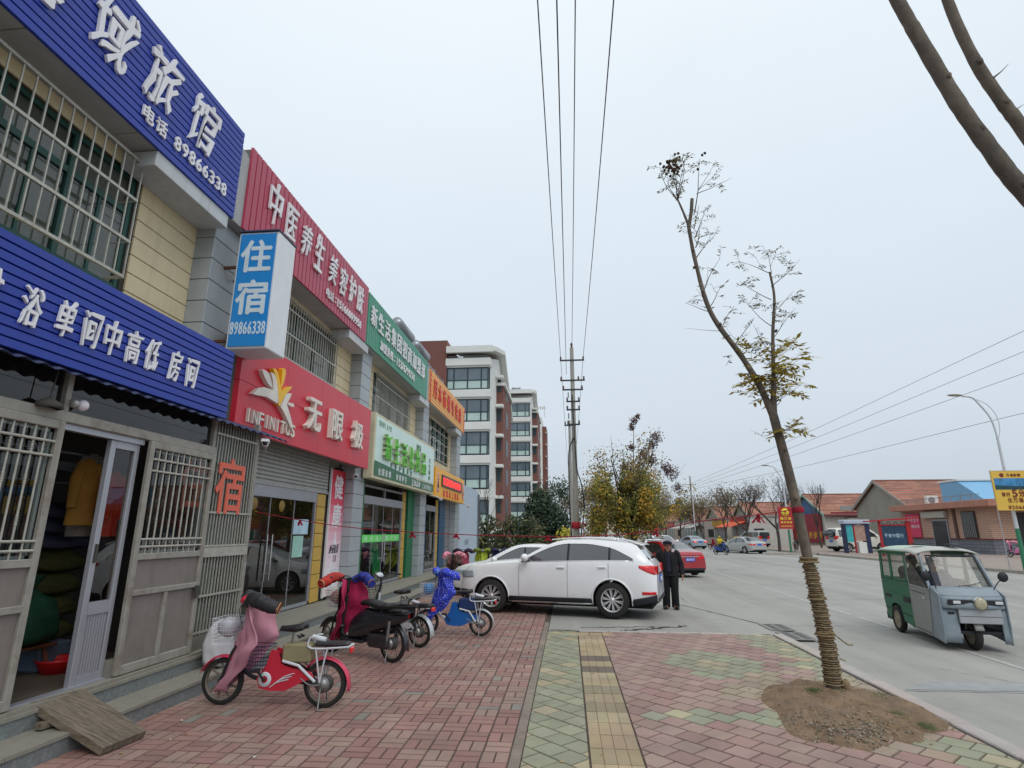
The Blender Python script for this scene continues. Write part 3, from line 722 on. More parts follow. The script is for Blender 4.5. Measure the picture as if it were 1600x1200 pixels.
# ================= SIGNS =================
m_wl=mat('letter_white',S(228,228,232,1.05),.45,var=.05,dirt=(.4,.38,.35),dirtamt=.3)
_letter=letter
def letter(mb,ch,c,xd,yd,w,h,depth=.02,bold=0,**k): return _letter(mb,ch,c,xd,yd,w,h,depth=depth*.75,bold=bold*.62,**k)
def ribsign(name,label,X,y0,y1,z0,z1,m,pitch,ver,depth=.012,frame=None,base=(-5.3)):
    T=thing(name,label,'shop sign',(X,(y0+y1)/2,z0))
    s=MB()
    if ver:
        n=int((y1-y0)/pitch)
        for i in range(n):
            a=lerp(y0,y1,i/n);b=lerp(y0,y1,(i+1)/n); d_=b-a
            s.prism([(X-depth*2.2,a),(X,a+d_*.05),(X,a+d_*.86),(X-depth*2.2,a+d_*.90),(X-depth*2.2,b),(X-depth*2.2-.01,b),(X-depth*2.2-.01,a)],'Z',z0,z1)
    else:
        n=int((z1-z0)/pitch)
        for i in range(n):
            a=lerp(z0,z1,i/n);b=lerp(z0,z1,(i+1)/n); d_=b-a
            s.prism([(X-depth*2.2,a),(X,a+d_*.05),(X,a+d_*.84),(X-depth*2.2,a+d_*.90),(X-depth*2.2,b),(X-depth*2.2-.01,b),(X-depth*2.2-.01,a)],'Y',y0,y1)
    s.build('panel',m,T,world=True)
    b=MB(); b.box(base,X-depth*2.2-.011,y0+.02,y1-.02,z0+.02,z1-.02); b.build('backing_frame',mat('sign_back',(.14,.13,.12),.8),T,world=True)
    return T
def letters(T,mb,nm,m): return mb.build(nm,m,T,world=True)
m_blue_s=mat('blue_sheet',S(28,56,158,1.0),.42,var=.06,scale=1.5,streak=.06)
m_red_s=mat('crimson_sheet',S(160,44,72,1.2),.33,var=.07,scale=1.5,streak=.05)
m_grn_s=mat('green_sheet',S(44,132,104,1.15),.4,var=.06,scale=1.5,streak=.08)
T=ribsign('hostel_sign','upper blue ribbed sign with big white brush characters and phone number 89866338',-5.0,1.0,7.38,6.45,7.98,m_blue_s,.102,False)
mb=MB()
for ch,y,z,sk,ro in (('海',3.95,7.22,.15,.05),('域',4.8,7.27,.22,.08),('旅',5.58,7.35,.2,.06),('馆',6.4,7.36,.18,.05)):
    letter(mb,ch,(-4.995,y,z),YD,ZD,.54,.84,depth=.045,bold=.012,skew=sk,rot=ro,brush=.075)
letters(T,mb,'lettering',m_wl)
mb=MB(); line(mb,'电话',5.46,(-4.995,0,6.73),YD,ZD,.23,.19,.22,depth=.03,bold=.006); line(mb,'89866338',6.0,(-4.995,0,6.73),YD,ZD,.147,.115,.2,depth=.03,bold=.008)
letters(T,mb,'phone_number',m_wl)
T=ribsign('hostel_sign','lower blue ribbed sign above the barred doors listing bath and room types in white',-4.55,1.0,7.14,3.27,4.22,m_blue_s,.086,False,base=-4.78)
mb=MB()
for ch,y,z in (('淋',3.72,3.68),('浴',4.11,3.67),('单',4.45,3.69),('间',4.74,3.69),('中',5.0,3.69),('高',5.29,3.69),('低',5.57,3.7),('房',5.95,3.68),('间',6.26,3.68)):
    letter(mb,ch,(-4.545,y+.04,z),YD,ZD,.19,.36,depth=.03,bold=.006,skew=.12,rot=.05,brush=.06)
letters(T,mb,'lettering',m_wl)
T=ribsign('beauty_clinic_sign','crimson ribbed sign with white brush characters over the second shop',-5.0,7.65,13.3,6.45,7.92,m_red_s,.155,True)
mb=MB()
ys=[8.45,9.05,9.68,10.28,11.0,11.58,12.13,12.68]
for i,(ch,y) in enumerate(zip('中医养生美容护肤',ys)):
    letter(mb,ch,(-4.99,y,7.36-.02*(i%3)),YD,ZD,.40,.80 if i in(0,3) else .66,depth=.045,bold=.010,skew=.12,rot=.04,brush=.065)
letters(T,mb,'lettering',m_wl)
mb=MB(); line(mb,'电话:',10.85,(-4.99,0,6.73),YD,ZD,.2,.17,.2,depth=.03,bold=.005); line(mb,'15166009958',11.38,(-4.99,0,6.73),YD,ZD,.14,.105,.19,depth=.03,bold=.008)
letters(T,mb,'phone_number',m_wl)
T=ribsign('cosmetics_office_sign','green ribbed sign with plain white characters high on the third shop',-5.0,13.36,19.75,6.45,7.85,m_grn_s,.16,True)
mb=MB(); line(mb,'新生活集团招商加盟部',13.75,(-4.99,0,7.32),YD,ZD,.585,.46,.56,depth=.03,bold=.012); letters(T,mb,'lettering',m_wl)
mb=MB(); line(mb,'加盟热线:',14.5,(-4.99,0,6.74),YD,ZD,.3,.25,.27,depth=.025,bold=.008); line(mb,'15376799776',15.95,(-4.99,0,6.74),YD,ZD,.19,.15,.25,depth=.025,bold=.008); letters(T,mb,'phone_number',m_wl)
T=ribsign('bedding_shop_sign','orange striped sign with red characters, farthest of the upper signs',-5.0,20.2,27.4,6.5,7.75,mat('orange_sheet',S(238,168,84,1.1),.45,var=.08),.11,False,depth=.03)
m_redl=mat('letter_red',S(214,40,44,1.05),.45,var=.05)
mb=MB(); line(mb,'月木衍绣专卖店',20.95,(-4.985,0,7.13),YD,ZD,.87,.55,.72,depth=.03,bold=.018); letters(T,mb,'lettering',m_redl)
mb=MB(); 
for y in (20.2,27.2): 
    for k in range(6): mb.prism([(y,6.5+k*.2),(y+.2,6.5+k*.2),(y+(.2 if y>25 else 0),6.7+k*.2)],'X',-5.0,-4.985)
letters(T,mb,'border',m_redl)
# --- infinitus ---
T=thing('health_shop_sign','flat red sign with a white and yellow flower logo above the glass doors','shop sign',(-4.9,10.8,3.3))
m_redp=mat('red_acp',S(204,32,56,1.0),.35,var=.03,scale=1,streak=.04)
mb=MB()
for i in range(4):
    for j in range(2): mb.box(-4.99,-4.9,lerp(7.9,13.75,i/4)+.003,lerp(7.9,13.75,(i+1)/4)-.003,lerp(3.3,4.78,j/2)+.003,lerp(3.3,4.78,(j+1)/2)-.003,.002)
mb.build('panel',m_redp,T,world=True); MB().box(-5.2,-4.97,7.92,13.73,3.32,4.76).build('backing_frame',mat('sign_back',(.14,.13,.12),.8),T,world=True)
def petal(mb,pts,d=.075):
    P=[(lerp(8.18,9.55,p[0]),lerp(3.66,4.46,p[1])) for p in pts]; P2=P
    mb.prism(P2,'X',-4.9,-4.9+d)
# logo outlines in unit square (u right, v up)
wh=MB();ye=MB()
petal(wh,[(0,.27),(.1,.42),(.22,.5),(.4,.52),(.44,.54),(.39,.75),(.33,.86),(.40,.87),(.46,.82),(.52,.66),(.57,.42),(.6,.29),(.3,.33),(.1,.28)])
petal(wh,[(.41,.56),(.30,.60),(.19,.72),(.14,.81),(.16,.84),(.24,.84),(.30,.80),(.36,.70)])
petal(wh,[(.64,.26),(.72,.45),(.74,.56),(.82,.62),(.90,.64),(.86,.52),(.80,.36),(.90,.18),(.98,.02),(1.02,-.12),(.96,-.10),(.86,.03),(.76,.15)])
petal(wh,[(.80,.40),(.88,.43),(.97,.44),(1.0,.40),(.96,.36),(.86,.36)])
petal(ye,[(.37,.97),(.45,.99),(.50,.93),(.57,.76),(.64,.58),(.72,.68),(.82,.77),(.90,.80),(.84,.70),(.74,.56),(.67,.38),(.62,.26),(.59,.27),(.56,.5),(.5,.72),(.43,.88)])
petal(ye,[(.61,.66),(.60,.85),(.60,1.06),(.63,1.1),(.68,1.08),(.69,1.0),(.67,.82),(.64,.68)])
m_wbox=mat('letter_cream',S(222,216,206,1.05),.45,var=.08,dirt=(.35,.3,.25),dirtamt=.3)
wh.build('logo_white',m_wbox,T,world=True); ye.build('logo_yellow',mat('logo_yellow',S(238,180,20,1.1),.4,var=.04),T,world=True)
mb=MB(); line(mb,'INFINITUS',8.2,(-4.9,0,3.545),YD,ZD,.182,.15,.22,depth=.055,bold=.006)
for ch,y in (('无',10.38),('限',11.5),('极',12.75)): letter(mb,ch,(-4.9,y,3.98),YD,ZD,.6,.62,depth=.13,bold=.014)
letters(T,mb,'lettering',m_wbox)
# --- green cosmetics lightbox ---
T=thing('cosmetics_shop_sign','pale green lightbox with bright green raised characters over the third shop','shop sign',(-4.9,17.5,3.15))
MB().box(-5.15,-4.9,14.1,20.85,3.12,4.82,.01).build('box_frame',mat('box_frame_cream',S(205,200,170),.5,var=.1,dirt=(.3,.2,.1),dirtamt=.4),T,world=True)
MB().box(-4.91,-4.89,14.2,20.76,3.5,4.74).build('face',mat('lightbox_pale',S(205,228,222,1.05),.4,var=.05,streak=.12,dirt=(.45,.42,.36)),T,world=True)
mb=MB(); mb.prism([(14.2,3.2),(20.76,3.2),(20.76,3.46),(18.5,3.44),(16.5,3.5),(14.2,3.58)],'X',-4.895,-4.884); mb.build('footer_band',mat('band_green',S(20,96,60,1.1),.4,var=.05),T,world=True)
mb=MB()
for ch,y in zip('新生活化妆品',(15.05,15.85,16.62,17.38,18.15,18.95)): letter(mb,ch,(-4.89,y,4.02),YD,ZD,.60,.70,depth=.10,bold=.006)
letters(T,mb,'letter_sides',mat('letter_side_grey',S(170,176,150,1.0),.5,var=.1))
mb=MB()
for ch,y in zip('新生活化妆品',(15.05,15.85,16.62,17.38,18.15,18.95)): letter(mb,ch,(-4.89,y,4.02),YD,ZD,.60,.70,depth=.02,lift=.082,bold=.006)
letters(T,mb,'lettering',mat('letter_lime',S(96,196,44,1.0),.4,var=.05))
mb=MB(); line(mb,'全国连锁',14.6,(-4.883,0,3.33),YD,ZD,.3,.2,.18,depth=.004,bold=.005);line(mb,'美容养生',16.2,(-4.883,0,3.33),YD,ZD,.3,.2,.18,depth=.004,bold=.005);line(mb,'正规品牌',17.9,(-4.883,0,3.31),YD,ZD,.28,.2,.18,depth=.004,bold=.005); line(mb,'13678902',19.2,(-4.883,0,3.3),YD,ZD,.17,.12,.16,depth=.004)
letters(T,mb,'footer_lettering',m_wl)
mb=MB(); line(mb,'专业护肤美容',15.6,(-4.889,0,3.58),YD,ZD,.42,.2,.16,depth=.004,bold=.004); line(mb,'加盟店',18.3,(-4.889,0,4.5),YD,ZD,.22,.18,.2,depth=.004,bold=.004); line(mb,'newlife',14.45,(-4.889,0,4.58),YD,ZD,.16,.13,.15,depth=.004)
for k,ch in enumerate('天生丽质'): letter(mb,ch,(-4.889,20.1,4.25-.2*k),YD,ZD,.26,.16,depth=.004,bold=.003)
letters(T,mb,'small_lettering',mat('letter_dkgreen',S(40,120,70),.5))
# --- LED sign ---
T=thing('led_sign','yellow sign with a glowing red display strip, lowest of the far shop','shop sign',(-4.9,24,3.1))
MB().box(-5.1,-4.9,21.15,27.2,3.08,4.18,.01).build('panel',mat('sign_yellow',S(240,170,50,1.1),.45,var=.08),T,world=True)
MB().box(-4.9,-4.86,22.2,26.4,3.52,3.98).build('led_screen',mat('led_dark',(.05,.015,.02),.4),T,world=True)
mb=MB(); line(mb,'欢迎光临本店购物',22.55,(-4.86,0,3.75),YD,ZD,.47,.4,.32,depth=.004,bold=.02); letters(T,mb,'led_text',mat('led_red',(1,.03,.02),.4,emit=1.2))
mb=MB(); line(mb,'鑫源床上用品',22.7,(-4.895,0,3.29),YD,ZD,.58,.36,.28,depth=.006,bold=.02); letters(T,mb,'lettering',m_redl)
mb=MB()
for y in (21.6,26.85):
    for k in range(5): mb.lathe([(0,.006),(.16-.02*k,.006),(.16-.02*k,0)],(-4.895,y,3.4+.13*k),'X',10)
mb.build('flower_print',mat('flower_pink',S(225,170,200),.5,var=.2,scale=5),T,world=True)
for y in (21.1,27.2): MB().tube([(-5.1,y,3.12),(-4.8,y,3.05),(-4.7,y,2.98)],.03,6).lathe([(0,-.05),(.07,-.04),(.05,.05),(0,.06)],(-4.66,y,2.96),'Z',10).build('spotlight',mat('lamp_grey',(.5,.5,.5),.4),T,world=True)
# --- projecting lightbox ---
T=thing('hostel_lightbox','tall projecting blue lightbox reading lodging with phone number, hung between first two shops','lightbox sign',(-4.6,7.5,4.38))
MB().box(-4.94,-4.30,7.5,8.04,4.38,6.27,.015).build('case',mat('case_white',S(214,218,222,1.1),.4,var=.04,streak=.06),T,world=True)
MB().box(-4.90,-4.335,7.485,7.497,4.42,6.23).build('face',mat('face_blue',S(32,132,206,1.15),.35,var=.05),T,world=True)
mb=MB(); letter(mb,'住',(-4.62,7.485,5.86),XD,ZD,.5,.54,depth=.003,bold=.022); letter(mb,'宿',(-4.62,7.485,5.19),XD,ZD,.5,.56,depth=.003,bold=.022)
line(mb,'89866338',-4.865,(0,7.485,4.7),XD,ZD,.0695,.058,.2,depth=.003,bold=.006); letters(T,mb,'lettering',mat('letter_pale',S(205,220,230,1.1),.5))
mb=MB()
for z in (4.55,5.75): mb.bar((-5.2,7.62,z),(-4.94,7.62,z),.04,.04); mb.bar((-5.2,7.9,z-.1),(-4.94,7.9,z),.03,.03)
mb.build('bracket',mat('rust_steel',S(96,60,48,.9),.8,var=.3,scale=10),T,world=True)
MB().box(-4.95,-4.29,7.47,8.05,6.272,6.29).build('lid',mat('lid_dark',(.05,.06,.12),.5),T,world=True)
# --- red cut-out characters on the hostel window ---
mb=MB(); letter(mb,'住',(-4.74,6.93,2.42),YD,ZD,.55,.68,depth=.006,bold=.018)
tag(mb.build('window_character',mat('letter_orange',S(206,96,74,1.15),.5,var=.07)),'orange-red cut-out character seen through the bars of the right security door','window lettering')
mb=MB(); letter(mb,'宿',(-4.70,7.66,2.42),YD,ZD,.68,.76,depth=.01,bold=.019)
tag(mb.build('window_character',MC['letter_orange']),'orange-red cut-out character fixed on the bare bar grille','window lettering')
# --- health banner ---
T=thing('health_banner','tall upright banner fading from red to white beside the ochre door jamb','banner',(-5.44,13.3,.4))
bm=MB(); N=14
ramp=[(0,S(206,30,52,1.1)),(.22,S(214,60,84,1.1)),(.4,S(222,140,158,1.1)),(.62,S(224,196,206,1.1)),(.85,S(228,220,224,1.1)),(1,S(226,206,196,1.1))]
for k in range(N):
    t=(k+.5)/N
    for (a,ca),(b,cb) in zip(ramp,ramp[1:]):
        if a<=t<=b: bm.col=tuple(lerp(ca[i],cb[i],(t-a)/(b-a)) for i in range(3))
    z1=3.22-2.82*k/N; z0=3.22-2.82*(k+1)/N; bm.box(-5.46,-5.43,12.9,13.72,z0,z1)
bm.build('panel',mat('banner_face',rough=.55,attr=True,var=.04),T,world=True)
MB().box(-5.47,-5.425,12.86,12.9,.38,3.24).build('edge_strip',m_wl,T,world=True)
mb=MB()
for k,ch in enumerate('健康人生'): letter(mb,ch,(-5.428,13.33,2.83-.66*k),YD,ZD,.52,.56,depth=.004,bold=.02)
letters(T,mb,'lettering',mat('letter_plain',S(232,232,236),.5))
mb=MB(); line(mb,'办证电话',13.1,(-5.423,0,1.42),YD,ZD,.13,.12,.2,depth=.003,bold=.004,skew=.3); line(mb,'13',13.3,(-5.423,0,1.2),YD,ZD,.1,.09,.14,depth=.003)
letters(T,mb,'marker_scrawl',mat('ink',(.03,.03,.05),.6))
# green advertising board inside the cosmetics door
b=MB(); b.bar((-5.75,17.55,.45),(-5.8,17.1,1.6),.04,.5)
tag(b.build('display_board',mat('board_green',S(60,190,90),.5,var=.2,scale=4)),'slanted green board standing inside the cosmetics shop door','board')
# --- CCTV cameras ---
def cctv(loc,lab,rz):
    T=thing('security_camera',lab,'camera',loc,rz)
    MB().lathe([(0,-.02),(.045,-.02),(.045,.0),(.04,.17),(.0,.18)],(0,0,0),'Y',14).build('housing',mat('cam_white',(.75,.76,.78),.35),T)
    s=MB(); s.prism([(-.055,.02),(.055,.02),(.05,.06),(-.05,.06)],'Y',-.05,.17); s.build('hood',mat('cam_white',(.75,.76,.78),.35),T)
    MB().lathe([(0,-.026),(.036,-.026),(.036,-.015)],(0,0,0),'Y',14).build('lens',mat('lens_black',(.01,.01,.012),.1),T)
    MB().tube([(0,.12,-.03),(0,.16,-.09),(0,.28,-.1)],.014,8).build('bracket',m_alu,T)
cctv((-4.30,7.75,3.03),'white bullet security camera under the end of the blue awning',R(25))
cctv((-5.1,13.5,3.1),'white bullet security camera above the top of the faded banner',R(40))
# --- bulb lamp and fan behind the transom ---
T=thing('bulb_lamp','round white globe bulb fixed on the transom above the open doorway','lamp',(-4.68,4.93,2.99))
MB().ell((0,.07,0),.055,.055,.055,16,10).build('globe',mat('opal',(.8,.75,.82),.3),T)
MB().lathe([(0,-.03),(.04,-.03),(.045,0),(.03,.03),(0,.03)],(0,-.02,0),'Y',12).build('socket',mat('socket_grey',(.4,.4,.38),.4,metal=.5),T)
T=thing('wall_lamp','dark shaded lamp hanging on a cord in front of the transom glass','lamp',(-4.66,4.62,2.93))
MB().lathe([(.02,.05),(.1,.0),(.12,-.04),(.1,-.05)],(0,0,0),'Z',16).build('shade',m_dark,T); MB().tube([(0,0,.05),(.01,.02,.3),(0,.0,.42)],.006,5).build('cord',m_dark,T)
# --- things seen inside the open doorway ---
rr=random.Random(4)
def sack(name,label,c,rx,ry,rz,m,cat='sack',grp=None,neck=False):
    mb=MB(); c=Vector(c)
    def f(u,v):
        a=2*PI*u; t=v; 
        prof=interp(t,[(0,0),(.04,.75),(.15,1),(.5,1.02),(.8,.8),(.93,.35 if neck else .6),(1,.25 if neck else .0)])
        k=1+.06*math.sin(3*a+c.y*7)+.05*math.sin(7*a+t*9)
        sq=1/max(abs(math.cos(a)),abs(math.sin(a)))**.45
        return (c.x+rx*prof*k*math.cos(a)*sq,c.y+ry*prof*k*math.sin(a)*sq,c.z+rz*(t if not neck else t)+.01*math.sin(5*a))
    mb.grid(f,28,16)
    if neck:
        def g(u,v): a=2*PI*u; r=lerp(.03,.11,v)*(1+.25*math.sin(6*a)); return (c.x+r*math.cos(a),c.y+r*math.sin(a),c.z+rz+v*.14)
        mb.grid(g,20,5)
    o=mb.build(name,m); tag(o,label,cat,grp); return o
m_sg=mat('sack_green',S(20,76,54,.8),.7,var=.2,scale=5,stretch=(1,1,4))
m_sy=mat('sack_olive',S(84,82,36,.7),.75,var=.25,scale=6); m_sb=mat('sack_blue',S(72,76,100,.8),.8,var=.2,scale=5)
T=thing('wooden_stool','low brown wooden stool holding the green sack inside the doorway','stool',(-5.75,5.92,.345))
MB().box(-.2,.2,-.28,.28,.27,.3,.006).build('seat',mat('stool_wood',S(110,62,40,.9),.6,var=.2,scale=6),T)
for sx_ in (-1,1):
    for sy_ in (-1,1): MB().bar((sx_*.18,sy_*.24,0),(sx_*.13,sy_*.18,.27),.035,.035).build('leg',MC['stool_wood'],T)
sack('green_sack','green mesh sack tied at the neck, on the wooden stool',(-5.72,5.9,.645),.24,.3,.56,m_sg,neck=True)
for k in range(5): sack('olive_sack','olive woven sack in the stack behind the green one, %s'%['bottom','second from bottom','middle','second from top','top'][k],(-6.1,6.45,.345+k*.25),.28,.36,.27,m_sy,grp='olive sacks stacked in the shop')
for k in range(3): sack('grey_pillow_sack','grey-blue padded sack lying on the olive stack, %s'%['lowest','middle','uppermost'][k],(-6.1,6.4,1.6+k*.17),.3,.4,.2,m_sb,grp='grey padded sacks')
mb=MB(); mb.lathe([(0,.0),(.15,0),(.2,.13),(.215,.14),(.205,.12),(.15,.01),(0,.01)],(-5.5,6.2,.345),'Z',24)
tag(mb.build('plastic_basin',mat('basin_red',S(196,26,30,1.1),.35,var=.05)),'red plastic basin on the floor inside the doorway','basin')
mb=MB(); mb.box(-5.95,-5.65,6.1,6.5,.345,.62,.02); tag(mb.build('storage_box',mat('box_bluegrey',S(90,105,125),.6)),'blue-grey storage box behind the red basin','box')
def coat(nm,lab,y,x,z,L,col,wd=.2,ro=0):
    mb=MB()
    def f(u,v):
        a=2*PI*u; t=v; wv=interp(t,[(0,.25),(.08,.8),(.3,1),(1,1.15)])*wd
        return (x+wv*.5*math.sin(a)*(1+.1*math.sin(a*4)),y+wv*math.cos(a)*(1+.06*math.sin(5*a+t*4)),z-L*t)
    mb.grid(f,24,10)
    for s_ in (-1,1):
        mb.tube([(x,y+s_*wd*.6,z-.06),(x+.03,y+s_*wd*1.15,z-.25),(x+.04,y+s_*wd*1.25,z-L*.75)],[.05,.06,.045],8)
    o=mb.build(nm,mat('cloth_'+nm,col,.9,var=.18,scale=5)); tag(o,lab,'clothes'); return o
coat('yellow_coat','mustard yellow coat on a hanger, left of the red garment in the doorway',6.12,-5.5,2.62,.75,S(168,120,48,1.0),.15)
coat('grey_jacket','pale grey jacket hanging between the yellow coat and red garment',6.3,-5.62,2.7,.95,S(150,140,130,.9),.16)
coat('red_garment','bright red garment hanging against the sliding door',6.38,-5.35,2.5,.75,S(214,50,30,1.2),.1)
for k,(y,c) in enumerate(((5.25,(.03,.035,.05)),(5.5,(.05,.06,.09)),(5.72,(.04,.045,.06)))):
    coat('dark_clothes',['black garment nearest the left doorpost on the clothes rail','dark blue garment in the middle of the clothes rail','slate garment beside the mustard coat on the rail'][k],y,-5.95,2.3,1.1,c,.15)
mb=MB(); mb.tube([(-5.7,4.6,2.68),(-5.7,7.0,2.68)],.014,8); mb.tube([(-5.95,4.6,2.36),(-5.95,7.0,2.36)],.012,8); mb.bar((-5.9,4.6,2.55),(-5.9,7,2.55),.02,.1)
tag(mb.build('clothes_rail',m_alu),'metal clothes rail with wooden batten across the shop room','rail')
mb=MB(); mb.tube(smooth_pts([(-5.2,5.05,2.78),(-5.2,5.09,2.73),(-5.2,5.03,2.7),(-5.2,5.12,2.62),(-5.2,5.2,2.5)],4),.008,6)
tag(mb.build('hanging_hook',m_alu),'bent wire hook dangling inside the top of the doorway','hook')
# sacks behind the grille pane
sack('white_bag','crumpled white sack behind the bar grille, lower of two',(-5.12,7.7,.36),.2,.38,.55,mat('bag_white',S(150,160,150),.7,var=.3,scale=6),'sack','white sacks behind the grille')
sack('white_bag','crumpled green-white sack behind the bar grille, upper of two',(-5.12,7.75,.9),.2,.34,.5,mat('bag_mint',S(140,165,140),.7,var=.4,scale=7),'sack','white sacks behind the grille')
mb=MB(); mb.bar((-5.0,7.3,1.25),(-5.05,8.2,1.75),.03,.03); tag(mb.build('broom_handle',mat('pale_wood',S(200,170,110),.6)),'pale wooden pole leaning behind the bar grille','pole')
mb=MB(); 
for k in range(3): mb.box(-4.98,-4.97,7.35+k*.28,7.6+k*.28,1.7,2.1)
tag(mb.build('wall_notice',mat('paper_pink',S(205,190,195),.7,var=.1)),'pale paper notices stuck behind the grille glass','notice')
# rope with ribbons
pts=[(-4.72,8.45,2.09),(-3.2,8.2,1.87),(-1.44,7.8,1.765),(.1,7.75,1.742),(1.0,7.65,1.80),(1.63,7.6,1.925),(2.3,7.5,2.0),(2.74,7.46,2.06)]
T=thing('ribbon_rope','dark red rope tied with ribbons from the grille post to the wrapped tree','rope',(-1,7.8,1.7))
mb=MB(); mb.tube(smooth_pts(pts,8),.0065,6); mb.build('cord',mat('rope_red',S(150,20,44,.9),.8,var=.2,scale=30),T,world=True)
def knot(y,x,z,s=1.):
    k=MB(); rr=random.Random(x)
    for q in range(5):
        a=rr.uniform(-.9,.9); l=rr.uniform(.05,.11)*s
        k.quad((x-.008,y,z),(x+.012,y+.008,z),(x+.012+math.sin(a)*l,y+.01,z-l),(x-.02+math.sin(a)*l,y,z-l*.9))
    k.ell((x,y,z),.02*s,.02*s,.017*s,8,6,.2); k.build('ribbon',MC['rope_red'],T,world=True,fix=False,solid=.002)
for x,y,z in ((-3.95,8.33,1.965),(-2.15,7.97,1.79),(-1.5,7.8,1.765),(-.27,7.76,1.74),(1.12,7.65,1.81),(2.35,7.5,2.0)): knot(y,x,z,(.75 if x<2 else 1.15))
mb=MB(); mb.lathe([(.066,-.03),(.073,-.01),(.071,.02),(.064,.04)],(2.835,7.52,2.06),'Z',20); mb.build('wrap',MC['rope_red'],T,world=True)
# plank ramp
T=thing('plank_ramp','weathered wooden plank ramp leaning on the steps below the open door','ramp',(-4.26,5.27,0))
a=Vector((-4.70,5.08,.36));b_=Vector((-3.88,4.98,.065)); c_=Vector((-3.83,5.42,.065)); d_=Vector((-4.62,5.55,.36))
mw=mat('old_plank',S(128,116,100,.85),.9,var=.5,scale=3,stretch=(1,16,6),bump=1,bscale=7,dirt=(.05,.04,.03),dirtamt=.8)
for k in range(2):
    t0,t1=(0,.5) if k==0 else (.51,1)
    P=[a.lerp(d_,t0),b_.lerp(c_,t0),b_.lerp(c_,t1),a.lerp(d_,t1)]; P2=[p-Vector((.02,0,.055)) for p in P]
    MB().add([*P,*P2],[(0,1,2,3),(7,6,5,4),(0,4,5,1),(1,5,6,2),(2,6,7,3),(3,7,4,0)]).build('plank',mw,T,world=True)
MB().bar((-4.52,5.0,.2),(-4.42,5.52,.2),.07,.05).build('batten',mw,T,world=True)
# white woven bag on the step beside the first bicycle
sack('woven_bag','white woven plastic bag slumped on the step behind the pink bicycle',(-4.42,7.4,.16),.13,.2,.56,mat('bag_woven',S(196,196,200,1.0),.6,var=.1,scale=9,bump=.5,bscale=14))
# low wall continuing past the shops, drainpipe
T=thing('side_wall','pale blue-grey plastered wall continuing past the last shop','wall',(-5.3,31,0))
MB().box(-5.4,-5.2,27.65,33.6,-.1,4.1).build('wall_body',mat('pale_plaster',S(176,190,204,1.05),.8,var=.06,scale=1,streak=.12,dirt=(.35,.3,.25),dirtamt=.15),T,world=True)
MB().box(-9.5,-5.4,33.4,33.6,-.1,4.1).build('return_wall',MC['pale_plaster'],T,world=True)
MB().tube([(-5.12,33.3,0),(-5.12,33.3,3.9)],.05,8).build('drainpipe',mat('pipe_dark',(.1,.11,.12),.6),T,world=True)
mb=MB(); line(mb,'办证刻章',29.4,(-5.197,0,1.3),YD,ZD,.3,.26,.3,depth=.002); mb.build('stencil_marks',mat('stencil',S(120,125,130),.8),T,world=True)
# solar water heaters on the shop roof
T0=None
for k,(y,z) in enumerate(((19.5,7.78),(22.0,7.78))):
    T=thing('solar_heater','rooftop solar water heater with a steel drum, %s of the two'%('nearer' if k==0 else 'farther'),'water heater',(-5.9,y,z),group='solar water heaters')
    MB().lathe([(0,-.9),(.2,-.88),(.2,.88),(0,.9)],(0,0,1.25),'Y',18).build('tank',mat('steel_dull',S(150,155,160),.35,metal=.6,var=.1),T)
    mb=MB(); 
    for q in range(12): mb.tube([(-.1,-.8+q*.145,1.15),(.75,-.8+q*.145,.15)],.028,6)
    mb.build('tubes',mat('tube_dark',(.04,.05,.08),.2),T)
    mb=MB()
    for y_ in (-.8,.8): mb.bar((-.2,y_,0),(0,y_,1.1),.04,.04); mb.bar((.8,y_,0),(.8,y_,.2),.04,.04); mb.bar((-.2,y_,0),(.8,y_,0),.04,.04); mb.bar((0,y_,1.1),(.8,y_,.12),.04,.04)
    mb.build('stand',m_alu,T)
